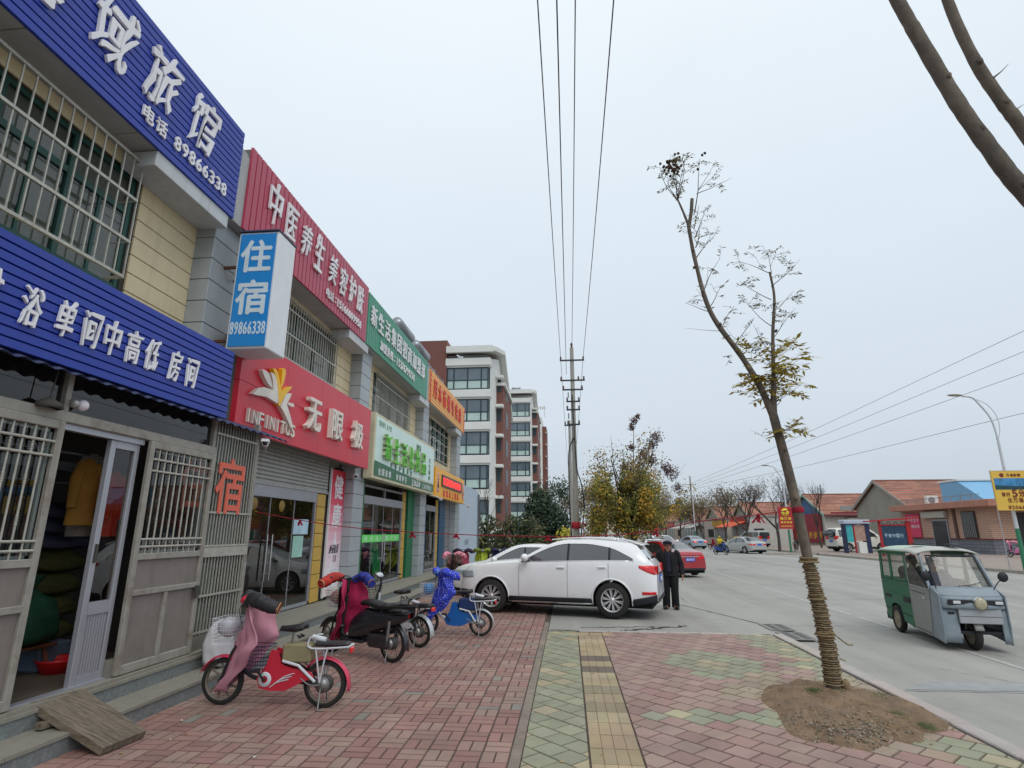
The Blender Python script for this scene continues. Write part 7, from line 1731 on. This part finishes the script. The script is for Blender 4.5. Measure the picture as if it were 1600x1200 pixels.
ebike('red electric bicycle with pale pink leg cover and black handlebar muffs, nearest the camera',(-3.2,6.47,0),R(180),dict(frame=m_blk,body=m_pinkf,fender=mat('fender_pinkred',S(206,60,92,1.05),.35,var=.05),basket=m_wire,goods=mat('bag_in_basket',S(190,192,200),.5,var=.2,scale=12,bump=.6,bscale=12),mid=m_navyb,apron=m_pinkc,gloves=m_gb,steer=38,battery=mat('battery_tan',S(150,142,108,.9),.7,var=.15,scale=6,dirt=(.25,.18,.1),dirtamt=.4),disc=True,arm=True))
m_bkb=mat('scooter_black',(.015,.014,.02),.25,var=.1,coat=.6); 
ebike('black electric scooter with crimson spotted leg cover and red and blue muffs',(-3.12,8.95,0),math.atan2(.62,-1.15),dict(wb=1.30,r=.25,style='scooter',bench=True,seat=(-.12,.74),head=(.36,.93),frame=m_blk,body=m_bkb,basket=m_wire,goods=mat('goods_mixed',S(160,110,90),.7,var=.5,scale=14),steer=-50,apron=m_cd,gloves=mat('muff_red',S(176,50,40,1.0),.75,var=.3,scale=9,bump=.5),gloves2=mat('muff_blue',S(40,52,140,1.0),.7,var=.15),rackz=.66,rackw=False,shock=False),name='electric_scooter',cat='electric scooter')
ebike('grey electric bicycle with cream saddle squeezed between the black scooter and blue-covered one',(-2.95,10.0,0),math.atan2(.5,-1.0),dict(frame=m_wf,body=m_wf,fender=mat('fender_silver',S(190,194,200),.3,metal=.4),seat=(-.15,.80),rackz=.62,rackw=False,battery=m_blk,goods=None,basket=m_blk))
ebike('white and blue electric bicycle with blue white-dotted leg cover and muffs',(-2.1,10.9,0),math.atan2(.08,-1.0),dict(wb=1.0,r=.215,frame=m_wf,body=mat('bike_blue',S(24,96,170,1.05),.35,var=.08,coat=.4),fender=mat('fender_silver',S(190,194,200),.3,metal=.4),basket=m_wire,goods=mat('blue_crate',S(40,130,190),.5),steer=40,apron=m_bd,apl=.8,gloves=m_bd,battery=mat('battery_navy',S(24,50,100),.6,var=.2),arm=True,seat=(-.2,.72)))
m_pk=mat('muff_pink',S(226,140,160,1.05),.7,var=.15,scale=8)
ebike('small electric bicycle with pink muffs beside the SUV front wheel, against the shop steps',(-3.75,19.6,0),R(120),dict(frame=m_blk,body=m_bkb,basket=m_blk,gloves=m_pk,apron=mat('cover_brown',S(110,80,76,1.0),.9,var=.2),apl=.6),name='electric_bicycle')
for k,(x,y,c1,c2,lab) in enumerate(((-4.35,24.2,S(150,60,80),S(60,40,70),'electric bicycle with maroon and pink cover, leftmost of the group beyond the steps'),(-3.65,24.6,S(170,190,60),S(120,140,50),'electric bicycle with lime-green cover, middle of the group beyond the steps'),(-3.0,24.8,S(40,40,110),S(40,40,80),'electric bicycle with navy cover, third of the group beyond the steps'),(-2.3,25.0,S(110,40,110),S(90,40,90),'electric bicycle with purple cover, rightmost of the group beyond the steps'))):
    ebike(lab,(x,y,0),R(-80+k*6),dict(frame=m_blk,body=m_bkb,gloves=mat('muff_%d'%k,c2,.8),apron=mat('cover_%d'%k,c1,.9)),group='electric bicycles beyond the steps')
ebike('pink electric scooter at the right edge beside the pink brick shop',(31.2,44.6,.05),R(100),dict(wb=1.25,r=.25,style='scooter',bench=True,frame=m_blk,body=mat('scooter_pink',S(220,120,170,1.05),.35,coat=.5),gloves=m_pk,shock=False),name='electric_scooter',cat='electric scooter')
ebike('dark motor scooter leaning by the green lamp base across the road',(21.5,58.5,.05),R(60),dict(wb=1.25,r=.25,style='scooter',bench=True,frame=m_blk,body=m_bkb,shock=False),name='electric_scooter',cat='electric scooter')
for k,(x,y,c,lab) in enumerate(((16.0,66,S(150,30,40),'dark red motorcycle, leftmost of the parked row across the road'),(16.4,64,S(30,40,70),'navy motorcycle in the parked row across the road'),(16.2,62,S(30,30,34),'black motorcycle, nearest of the parked row across the road'))):
    ebike(lab,(x,y,-.05),R(150),dict(wb=1.3,r=.29,style='scooter',bench=True,frame=m_blk,body=mat('moto_%d'%k,c,.35,coat=.4),shock=False,apron=mat('moto_cover_%d'%k,c,.8)),name='motorcycle',cat='motorcycle',group='motorcycles parked across the road')
# rider in yellow and street stalls across the road
eb=ebike('small electric scooter ridden by the person in yellow',(12.95,52.2,-.09),R(-60),dict(wb=1.2,r=.24,style='scooter',bench=True,frame=m_blk,body=mat('scooter_blueb',S(40,80,150),.4),shock=False),name='electric_scooter',cat='electric scooter')
person('rider in a yellow hooded coat on the small scooter in the road',(12.9,52.25,.63),R(-60),SIT,S(190,170,30,1.05),S(40,50,80),S(30,30,30),hair=(.5,.42,.03))
for k,(x,y,c,lab) in enumerate(((16.9,61.5,S(190,160,40),'pedestrian in a yellow-brown coat by the white sheet across the road'),(18.6,62.5,S(20,20,26),'pedestrian in black beside the market stall'))):
    person(lab,(x,y,-.02),R(-90+40*k),ST,c,S(24,24,30),S(20,20,20))
T=thing('market_stall','low market stall table heaped with brown goods across the road','market stall',(18.0,60.5,0)); MB().box(-1.1,1.1,-.4,.4,.7,.76).build('table_top',mat('stall_wood',S(130,90,80),.8,var=.3),T)
for sx_ in (-1,1):
    for sy_ in (-1,1): MB().box(sx_*1.0-.03,sx_*1.0+.03,sy_*.34-.03,sy_*.34+.03,0,.7).build('leg',MC['stall_wood'],T)
mb=MB(); rr=random.Random(5)
for k in range(26): mb.ell((rr.uniform(-.9,.9),rr.uniform(-.3,.3),.8+rr.uniform(0,.1)),.12,.1,.07,7,5,.2)
mb.build('goods',mat('stall_goods',S(150,100,90),.8,var=.4,scale=3),T)
mb=MB(); mb.bar((16.9,58.6,0),(17.1,58.6,1.3),.02,.7); tag(mb.build('white_sheet',mat('sheet_white',S(220,225,235,1.05),.8)),'white sheet stood upright beside the yellow-coated pedestrian','sheet')
# ================= POLES, WIRES, LAMPS =================
m_pole=mat('concrete_pole',S(158,156,148,1.0),.9,var=.1,scale=2,streak=.1)
m_iron=mat('iron_dark',(.06,.06,.065),.6,metal=.5); m_ins=mat('insulator',(.12,.06,.05),.3)
def upole(label,loc,h,arms,r=.19):
    T=thing('utility_pole',label,'utility pole',loc)
    MB().tube([(0,0,-.1),(0,0,h)],[r,r*.62],16).build('pole',m_pole,T)
    for z,hw,ni in arms:
        a=MB(); a.box(-hw,hw,-.13,-.07,z-.04,z+.04); c=a.build('crossarm',m_iron,T)
        for x in ([-hw+.05,hw-.05] if ni==2 else [-hw+.05,.32,hw-.05]):
            MB().lathe([(0,-.02),(.05,0),(.035,.05),(.06,.08),(.035,.12),(.05,.16),(0,.2)],(x,-.1,z+.04),'Z',10).build('insulator',m_ins,c)
    return T
T=upole('tall concrete utility pole with several crossarms in line with the paving',(.42,30,0),11.6,[(10.85,.66,2),(9.72,.66,3),(9.2,.55,2),(8.55,.36,2),(8.1,.36,2),(7.3,.34,2)],.16)
mb=MB()
for z in (8.75,7.6): mb.box(-.26,.26,-.14,-.1,z,z+.35) if False else mb.tube([(-.25,-.12,z),(-.25,-.12,z+.3)],.03,6)
mb.tube(smooth_pts([(-.05,-.2,8.9),(.02,-.2,7.2),(.1,-.2,5),(.3,-.16,4.2),(.42,-.1,3.0),(.2,-.2,1.5),(.12,-.2,.2)],5),.035,6)
mb.tube(smooth_pts([(-.02,-.16,6.6),(-.28,-.1,5.9),(-.32,-.1,4.5),(-.3,-.1,2.5),(-.2,-.1,.1)],5),.035,6)
mb.build('cable',m_iron,T)
MB().lathe([(0,-.05),(.06,0),(.05,.1),(.08,.15),(.04,.22),(0,.25)],(0,0,11.65),'Z',10).build('top_insulator',m_ins,T)
MB().lathe([(.21,0),(.25,.05),(.25,.3),(.21,.34)],(0,0,1.95),'Z',16).build('red_collar',mat('collar_red',S(170,30,40),.6),T)
MB().box(.05,.5,-.35,-.2,2.05,2.2).build('red_plate',mat('collar_red',S(170,30,40),.6),T)
upole('slimmer concrete pole standing just behind the tall one',(.22,33.5,0),8.2,[(7.9,.3,2)],.11)
mb=MB(); mb.tube([(.6,29.6,2.2),(3.2,28,.4)],.02,6); tag(mb.build('guy_wire',mat('guy_pale',(.5,.48,.4),.6)),'pale stay wire slanting from the utility pole collar to the ground','guy wire')
upole('distant wooden-armed utility pole across the road',(24.5,118,0),12.6,[(10.9,1.0,2),(10.6,.2,2)],.22)
upole('small far utility pole near the end of the street',(26.5,165,0),11,[(10,1.0,2)],.22)
def wire(name,label,pts,r=.011,grp=None):
    o=MB().tube(smooth_pts(pts,10),r,5).build(name,mat('wire_dark',(.02,.02,.03),.5)); tag(o,label,'wire',grp); return o
# overhead wires pass over the camera (sagging slightly)
def ow(x0,z0,dx,dz,label):
    # x0,z0 at the pole (Y=30); at the top edge of the picture the direction is (dx,1,dz)
    X=x0; Yt=(10.6)/dz if False else None
    zt=z0-.75; yt=(zt-1.8)/dz; xt=dx*yt
    s=(xt-x0)/(yt-30); xe=x0+s*(-22-30)
    ze=z0+.1
    wire('power_line',label,[(x0,30,z0),(lerp(x0,xt,.5),lerp(30,yt,.5),z0-.55),(xt,yt,zt),(lerp(xt,xe,.5),lerp(yt,-22,.5),zt+.15),(xe,-22,ze)],.0125)
ow(-.19,11.0,-.0392,1.1308,'overhead power line, leftmost of the four above the pavement')
ow(.1,10.1,.0028,1.1263,'thin overhead power line, second from left above the pavement')
ow(.45,11.85,.043,1.122,'overhead power line running to the top of the tall pole')
ow(1.03,11.0,.1253,1.1131,'overhead power line, rightmost of the four above the pavement')
for k,(x0,x1,lab) in enumerate(((-.19,.2,'left'),(.45,.5,'middle'),(1.03,.8,'right'))):
    wire('power_line','%s power line continuing beyond the tall pole'%lab,[(x0,30,(11,11.85,11)[k]),((x0+x1)/2,50,9.3),(x1,72,9.4)],.012)
# side-street wires: from far pole up to the right, over the camera's right
P0=(24.5,118,10.95)
for k,(px,lab) in enumerate((((39.5,48,18.6),'uppermost of the parallel wires crossing the right half of the sky'),((39.8,48,17.0),'second of the parallel wires crossing the right sky'),((40.2,48,15.3),'third of the parallel wires crossing the right sky'),((40.5,47.5,11.9),'lowest wire crossing the right sky, past the lamp head'))):
    a=Vector((24.0+.5*k,118,10.9-.25*k)); b=Vector(px); e_=b+(b-a)*.5
    wire('service_wire',lab,[a,a.lerp(b,.5)-Vector((0,0,.35)),b,e_],.02)
# street lamps
m_lp=mat('lamp_pole_white',S(196,200,206,1.0),.4,var=.06); m_lg=mat('lamp_green',S(50,120,90),.6,var=.15,scale=3)
def lamp(label,loc,h,base_green=True,s=1.):
    T=thing('street_lamp',label,'street lamp',loc,group='curved street lamps')
    MB().tube([(0,0,0),(0,0,1.9)],[.095,.09],12).build('lower_shaft',m_lg,T)
    MB().tube([(0,0,1.9),(0,0,h*.74),*smooth_pts([(0,0,h*.74),(-.12,0,h*.86),(-.55,0,h*.955),(-1.3*s,0,h*.99),(-2.0*s,0,h)],5)[1:]],[.08,.06]+[.042]*20,10).build('pole',m_lp,T)
    MB().tube(smooth_pts([(.03,0,h*.74),(.2,0,h*.8),(.16,0,h*.88),(-.2,0,h*.95),(-.75,0,h*.985)],5),.017,6).build('brace',m_lp,T)
    hd=MB(); 
    def f(u,v): a=2*PI*u; r=math.sin(PI*min(max(v,.001),.999))**.5; return (-2.0*s-.75*v+.05,.13*r*math.cos(a),h+.04+.065*r*math.sin(a)+.03*v)
    hd.grid(f,14,10); hd.build('lamp_head',mat('lamp_head',S(150,145,135),.5),T)
    return T
L1=lamp('nearest curved street lamp carrying the yellow advertising board at the right edge',(21.1,29.9,.05),8.35,s=.62)
L2=lamp('curved street lamp with the red and yellow flag board, before the crimson wall',(19.55,54.5,.05),7.6,s=.55)
for k,(x,y,lab) in enumerate(((17.6,84,'third curved street lamp, above the motorbikes'),(16.5,112,'fourth street lamp with a small red board'),(14.0,135,'farthest street lamp with a small yellow board'))):
    lamp(lab,(x,y,0),8.2,s=.9)
# advertising boards on the lamps
T=thing('advert_board','yellow advertising board with blue picture hung on the nearest street lamp','advertising board',(20.7,29.6,3.0))
MB().box(20.25,22.05,29.60,29.66,2.78,4.62).build('board',mat('board_yellow',S(214,176,74,1.1),.5,var=.05),T,world=True)
mb=MB(); mb.box(20.32,22.05,29.592,29.6,3.75,4.28); mb.build('picture',mat('picture_blue',S(60,130,180,1.0),.5,var=.6,scale=2.2,detail=9,stretch=(4,1,1)),T,world=True)
mb=MB(); mb.prism([(20.32,3.75),(22.05,3.75),(22.05,3.93),(21.3,3.9),(20.32,3.95)],'Y',29.585,29.59); mb.build('picture_trees',mat('picture_teal',S(24,70,80),.5,var=.5,scale=8),T,world=True)
mb=MB(); line(mb,'首付',20.62,(0,29.59,3.52),XD,ZD,.2,.17,.2,depth=.005,bold=.006); letter(mb,'5',(21.12,29.59,3.57),XD,ZD,.24,.36,depth=.006,bold=.02); letter(mb,'分',(21.42,29.59,3.57),XD,ZD,.26,.34,depth=.006,bold=.02)
line(mb,'住万福庭',20.85,(0,29.59,3.25),XD,ZD,.24,.2,.22,depth=.005,bold=.006); line(mb,'8206668',20.78,(0,29.59,2.92),XD,ZD,.15,.12,.17,depth=.005,bold=.006); line(mb,'万福家园',20.98,(0,29.59,4.42),XD,ZD,.16,.13,.13,depth=.005,bold=.004)
mb.lathe([(0,0),(.1,0)],(20.7,29.595,4.42),'Y',16)
mb.build('lettering',mat('maroon_text',S(120,40,34),.6),T,world=True)
MB().tube([(20.28,29.7,4.66),(20.28,29.7,.0)],.02,6).tube([(20.28,29.7,4.64),(22.1,29.7,4.64)],.02,6).build('thin_post',m_alu,T,world=True)
T=thing('advert_board','red flag board with a yellow disc on the second street lamp','advertising board',(19,54.4,2.3))
MB().box(18.75,19.95,54.35,54.4,2.05,3.95).build('board',mat('board_red',S(176,42,48,.95),.5,var=.06),T,world=True)
MB().lathe([(0,-.01),(.34,-.01),(.34,0)],(19.35,54.34,3.5),'Y',22).build('disc',mat('disc_yellow',S(232,210,70),.5),T,world=True)
mb=MB(); line(mb,'福万家',19.0,(0,54.34,2.95),XD,ZD,.35,.28,.24,depth=.01,bold=.01); line(mb,'超市购物',19.0,(0,54.34,2.62),XD,ZD,.25,.2,.18,depth=.01,bold=.01); line(mb,'8209999',18.95,(0,54.34,2.28),XD,ZD,.14,.11,.1,depth=.01,bold=.01); mb.build('lettering',MC['disc_yellow'],T,world=True)
mb=MB(); letter(mb,'福',(19.35,54.325,3.56),XD,ZD,.22,.22,depth=.01,bold=.01); letter(mb,'万',(19.35,54.325,3.3),XD,ZD,.2,.12,depth=.01,bold=.01); mb.build('disc_lettering',MC['board_red'],T,world=True)
MB().tube([(18.72,54.4,4.0),(18.72,54.4,.05)],.03,6).build('thin_post',m_alu,T,world=True)
for k,(x,y,c,lab) in enumerate(((16.1,111.8,S(196,50,40),'small red board on the fourth street lamp'),(13.6,134.8,S(216,150,70),'small yellow board on the farthest street lamp'))):
    T=thing('advert_board',lab,'advertising board',(x,y,2.5)); MB().box(-.9,.6,-.05,0,-.5,1.6).build('board',mat('flag%d'%k,c,.5),T); MB().lathe([(0,-.07),(.4,-.07),(.4,-.05)],(-.15,0,1.0),'Y',14).build('disc',MC['disc_yellow'],T)
# ---- bus-stop style poster frame ----
T=thing('poster_frame','red metal poster shelter with sloping roof and dark blue advert on the far pavement','poster frame',(24.25,47,.05)); mr_=mat('frame_red',S(176,30,38,.9),.5,var=.06)
T.rotation_euler=(0,0,R(-8)); T.scale=(.78,.8,.92)
MB().box(-1.0,-.8,-.1,.1,0,2.75).build('post',mr_,T); MB().box(1.35,1.75,-.12,.12,0,2.75).build('post',mr_,T)
MB().prism([(-2.15,2.68),(2.4,2.95),(2.4,3.08),(-2.15,2.78)],'Y',-.45,.45).build('roof',mr_,T)
MB().box(-.8,1.35,-.08,.08,2.38,2.5).box(-.8,1.35,-.08,.08,.62,.78).build('rail',mr_,T)
MB().box(-.8,1.35,-.03,.03,.78,2.38).build('poster',mat('poster_blue',S(34,70,96,.9),.4,var=.35,scale=2),T)
mb=MB(); line(mb,'平安中国行',-.45,(0,-.035,1.6),XD,ZD,.34,.27,.3,depth=.005,bold=.008); mb.build('lettering',mat('pale_blue_text',S(180,205,220),.5),T)
mb=MB()
for k in range(4): 
    x=-.7+k*.62; mb.tube([(x-.2,0,2.55),(x,0,2.7),(x+.2,0,2.55)],.03,5)
mb.build('scroll_ornament',m_iron,T)
# ---- phone kiosk ----
T=thing('phone_kiosk','blue and white information kiosk with posters in front of the white van','kiosk',(24.4,53,.05))
MB().box(-.9,-.8,-.35,.35,0,2.5).box(.75,1.1,-.35,.35,0,2.45).build('post',mat('kiosk_navy',S(34,44,80),.5),T)
MB().box(-1.0,1.15,-.5,.5,2.4,2.75,.05).build('roof',mat('kiosk_roof',S(180,190,205),.4),T)
MB().box(-.85,-.25,-.3,-.24,.9,2.3).build('teal_poster',mat('poster_teal',S(60,170,175),.5,var=.15),T); MB().box(-.1,.75,-.3,-.2,1.0,2.3).build('case',mat('poster_tan',S(170,140,125),.5,var=.25,scale=3),T)
MB().box(.1,.75,-.3,.2,0,.9).build('base',m_wht,T); MB().box(-.2,-.1,-.3,-.2,0,2.4).build('red_post',mr_,T)
# ---- the wrapped tree in the foreground ----
def ctube(mb,pts,rs,n=14,sm=8,bark=.06,rnd=random.Random(1)):
    P=smooth_pts(pts,sm); m_=len(pts)-1; rr_=[]
    for i in range(len(P)):
        t=i/sm; k=min(int(t),m_-1); r=lerp(rs[k],rs[k+1],t-k)*(1+rnd.uniform(-bark,bark)); rr_.append(r)
    mb.tube(P,rr_,n); return P
m_smb=mat('smooth_bark',S(116,106,94,.8),.85,var=.4,scale=9,bump=1,bscale=22,dirt=(.06,.055,.05),dirtamt=.7,stretch=(1,1,.6))
T=thing('street_tree','leaning young street tree with forked bare limbs and straw-wrapped trunk in a soil pit','tree',(2.98,7.52,.08))
mb=MB(); ctube(mb,[(2.99,7.52,0),(2.975,7.52,.58),(2.88,7.52,1.5),(2.79,7.52,2.43),(2.665,7.52,3.33)],[.082,.072,.060,.060,.054],16,10,.03); mb.build('trunk',m_smb,T,world=True)
l1=MB(); P1=ctube(l1,[(2.70,7.52,3.15),(2.56,7.51,3.6),(2.36,7.5,4.04),(2.0,7.48,4.69),(1.85,7.46,5.46),(1.795,7.45,6.03)],[.05,.041,.037,.032,.027,.024],12,8,.06)
ctube(l1,[(1.8,7.45,5.98),(1.85,7.45,6.2),(1.88,7.45,6.42)],[.027,.024,.024],8); ctube(l1,[(1.8,7.45,6.0),(1.74,7.45,6.22),(1.68,7.45,6.42)],[.022,.016,.013],8); l1.build('left_limb',m_smb,T,world=True)
l2=MB(); P2=ctube(l2,[(2.68,7.52,3.3),(2.74,7.53,3.8),(2.80,7.54,4.38),(2.88,7.55,4.9),(2.86,7.55,5.28)],[.045,.027,.022,.018,.013],10,8,.06); l2.build('right_limb',m_smb,T,world=True)
tw=MB();lv=MB();rnd=random.Random(9)
def leafy(q,d,L,n,col,size=.05):
    """a compound leaf: thin stalk with paired narrow leaflets"""
    d=d.normalized(); sag=Vector((0,0,-.3)); P=[q+d*L*t+sag*L*t*t*.5 for t in (0,.33,.66,1)]
    tw.tube(P,[.0022,.0018,.0015,.001],3,cap=False)
    side=d.cross(Vector((0,0,1)));side=side.normalized() if side.length>.1 else Vector((1,0,0))
    for i in range(n):
        t=.25+.75*i/n; p=P[0].lerp(P[3],t)+sag*L*t*t*.1
        for s_ in (-1,1):
            if rnd.random()<.18: continue
            dr=(d*.6+side*s_*1.0+Vector((0,0,rnd.uniform(-.7,.1)))+Vector((rnd.gauss(0,.15),rnd.gauss(0,.15),0))).normalized(); w_=dr.cross(Vector((rnd.gauss(0,.5),rnd.gauss(0,.5),1))).normalized()
            l=size*rnd.uniform(.8,1.4); lv.col=shade(col,.2); lv.quad(p,p+dr*l*.5-w_*l*.2,p+dr*l*1.3,p+dr*l*.5+w_*l*.2)
def twig(p,d,L,r=.007,leaves=3,col=S(150,140,80,.8),n=4,wig=.25,ll=.22,size=.04,sub=0):
    pts=[Vector(p)];dd=Vector(d).normalized()
    for k in range(5): dd=(dd+Vector((rnd.gauss(0,wig*.4),rnd.gauss(0,wig*.4),rnd.gauss(.05,wig*.3)))).normalized(); pts.append(pts[-1]+dd*L/5)
    tw.tube(pts,[r,r*.85,r*.7,r*.55,r*.4,r*.25],5,cap=False)
    for k in range(leaves):
        t=rnd.uniform(.4,1); i=min(int(t*5),4); q=pts[i].lerp(pts[i+1],t*5-i); a=Vector((rnd.gauss(0,1),rnd.gauss(0,.7),rnd.uniform(-.2,.6)))
        leafy(q,a,ll*rnd.uniform(.6,1.2),n,col,size)
    for k in range(sub): 
        i=rnd.randint(1,4); twig(pts[i],dd+Vector((rnd.gauss(0,.8),rnd.gauss(0,.5),rnd.gauss(0,.4))),L*.5,r*.5,2,col,n,wig,ll,size)
    return pts
GY=S(150,142,92,.8);YG=S(184,168,62,.9);DL=S(96,98,70,.75)
for k in range(6): twig((1.68,7.45,6.4),(rnd.gauss(-.1,.3),rnd.gauss(0,.3),1),rnd.uniform(.35,.65),.008,3,GY,5,sub=1)
twig((1.9,7.45,6.2),(.25,0,1),.95,.009,3,GY,4,.15,sub=2); twig((1.95,7.45,6.5),(.9,0,.35),.6,.006,3,GY,3)
for k in range(4): twig((1.87,7.45,5.5+.15*k),(rnd.uniform(.2,.8),rnd.gauss(0,.2),1),.45,.008,3,GY,4,sub=1)
for z,x in ((5.0,1.93),(4.75,1.98),(4.45,2.12),(4.2,2.26)): twig((x,7.48,z),(rnd.uniform(.2,.7),rnd.gauss(0,.3),1),.5,.007,2,GY,4,sub=1)
twig((1.98,7.48,4.7),(-.9,0,.3),.35,.006,1,DL,3); twig((2.0,7.48,4.68),(-.25,0,1),.4,.006,2,DL,3,sub=1)
for k in range(7):
    t=k/6; x=lerp(2.76,2.87,t);z=lerp(4.1,5.25,t); s_=1 if k%2 else -1
    twig((x,7.54,z),(s_*rnd.uniform(.6,1.1),rnd.gauss(0,.3),.75),.5,.006,4,S(130,124,76,.75),6,sub=1,ll=.26)
twig((2.87,7.55,5.2),(.1,0,1),.4,.006,4,GY,5,sub=2)
for k in range(22): # yellow-green cluster low on the right limb
    a=rnd.uniform(0,2*PI); z=rnd.uniform(3.35,4.15); twig((2.73,7.52,z),(math.cos(a)*1.0,math.sin(a)*.9,.35),rnd.uniform(.2,.42),.005,4,YG,7,ll=.28,size=.068)
for k in range(5): twig((2.68+rnd.uniform(0,.05),7.48,3.05),(rnd.uniform(.3,1),-.5,-.1),.15,.004,3,YG,6,ll=.26,size=.065)
twig((2.6,7.45,3.0),(-.8,-.3,-.2),.2,.004,2,YG,3); 
for k in range(10): twig((2.0+rnd.uniform(0,.55),7.5,rnd.uniform(3.9,4.5)),(rnd.uniform(.0,.6),0,.5),.2,.003,2,YG if k%2 else DL,4,ll=.18) if k<3 else None
twig((2.15,7.5,4.42),(-1,0,.1),.5,.004,0); tw.build('twigs',mat('twig_brown',S(92,80,68,.7),.9,var=.1),T,world=True,fix=False); lv.build('leaves',mat('tree_leaf',rough=.6,attr=True,var=0),T,world=True,fix=False)
sd=MB()
for k in range(60): 
    q=Vector((1.645+rnd.gauss(0,.05),7.45+rnd.gauss(0,.06),6.99+rnd.gauss(0,.065))); sd.col=shade(S(84,58,36,.8),.4); sd.ell(q,.02,.02,.02,6,4,.3)
for q in ((1.7,6.84),(2.12,7.16),(2.08,7.13),(1.83,5.35),(2.0,6.9)): sd.col=S(70,52,40,.8); sd.ell((q[0],7.45,q[1]),.02,.02,.022,6,5,.2)
sd.build('seed_cluster',mat('seed',rough=.8,attr=True,var=0),T,world=True)
kn=MB()
for (x,y,z) in ((2.28,7.45,4.12),(2.1,7.44,4.5),(1.9,7.42,4.98),(1.82,7.42,5.6),(2.6,7.44,3.5),(2.8,7.44,2.2),(2.74,7.44,2.8),(2.83,7.5,4.4),(2.86,7.52,4.8)): MB().ell((x,y,z),.02,.03,.022,9,7,.25).build('branch_knot',m_smb,T,world=True)
# straw rope winding round the lower trunk
ctr=smooth_pts([(2.99,7.52,.06),(2.975,7.52,.58),(2.88,7.52,1.5),(2.83,7.52,1.96)],20)
def trunk_at(z):
    for a,b in zip(ctr,ctr[1:]):
        if a.z<=z<=b.z: return a.lerp(b,(z-a.z)/(b.z-a.z))
    return ctr[0] if z<ctr[0].z else ctr[-1]
def coil(z0,z1,pitch,rad,name,irregular=.009,rope_r=.009):
    mb=MB(); n=int((z1-z0)/pitch*18); P=[]
    for i in range(n+1):
        z=lerp(z0,z1,i/n); a=2*PI*i/18; c=trunk_at(z); r=lerp(.090,.062,min((z)/2,1))+rad+rnd.uniform(-irregular,irregular)*.5+irregular*math.sin(i*.13)
        P.append((c.x+r*math.cos(a),c.y+r*math.sin(a),z+.006*math.sin(i*.31)+rnd.uniform(-.003,.003)))
    mb.tube(P,rope_r,5,smooth=True); mb.build(name,mat('straw_rope',S(150,130,98,.85),.95,var=.4,scale=28,bump=.8,bscale=90,dirt=(.1,.08,.06),dirtamt=.5),T,world=True)
coil(.1,1.42,.0225,.004,'straw_wrap'); coil(1.44,1.5,.018,.024,'straw_collar',.014,.013); coil(.62,.66,.02,.018,'straw_knot',.012); coil(1.02,1.05,.02,.016,'straw_knot',.012)
mb=MB(); mb.tube(smooth_pts([(3.06,7.42,.63),(3.14,7.4,.56),(3.2,7.42,.54),(3.22,7.42,.55)],4),.008,4); mb.tube(smooth_pts([(3.05,7.42,.4),(3.1,7.38,.38)],3),.007,4); mb.ell((3.11,7.49,.1),.05,.04,.06,8,6,.3); mb.build('loose_straw',MC['straw_rope'],T,world=True)
# ---- limbs of the tree standing off the right edge ----
T=thing('leaning_tree','tree rooted beyond the right edge whose two thick limbs cross the upper right corner','tree',(4.05,2.2,0))
mb=MB(); ctube(mb,[(3.55,2.75,-.05),(3.35,2.8,1.0),(3.05,2.9,2.2),(2.95,2.92,2.7)],[.15,.13,.12,.11],14,8,.03); mb.build('trunk',m_smb,T,world=True)
mb=MB(); ctube(mb,[(2.98,2.92,2.6),(2.75,2.97,3.15),(2.52,3,3.6),(2.40,3,3.885),(2.29,3,4.19),(2.165,3,4.64),(2.09,3,4.93),(1.95,3.02,5.6),(1.9,3.03,6.4)],[.055,.050,.046,.043,.041,.038,.037,.030,.022],14,8,.045,random.Random(6)); mb.build('limb',m_smb,T,world=True)
mb=MB(); ctube(mb,[(2.98,2.94,2.65),(2.8,3.0,3.3),(2.62,3,3.92),(2.515,3,4.21),(2.435,3,4.48),(2.37,3,4.9),(2.33,3,5.6),(2.3,3.02,6.4)],[.044,.039,.035,.033,.031,.028,.023,.018],14,8,.045,random.Random(7)); mb.build('limb',m_smb,T,world=True)
kn=MB()
for (x,y,z) in ((2.36,2.965,3.99),(2.25,2.965,4.35),(2.5,2.96,3.62),(2.44,2.97,4.44),(2.53,2.975,4.16)): MB().ell((x,y,z),.016,.016,.022,9,7,.2).build('pruning_knot',m_smb,T,world=True)
mb=MB(); mb.tube([(2.49,2.97,4.32),(2.53,2.96,4.35),(2.57,2.95,4.39)],[.006,.003,.001],5); mb.tube([(2.56,2.98,4.1),(2.6,2.96,4.12)],[.004,.001],4); mb.build('twig_stub',m_smb,T,world=True)
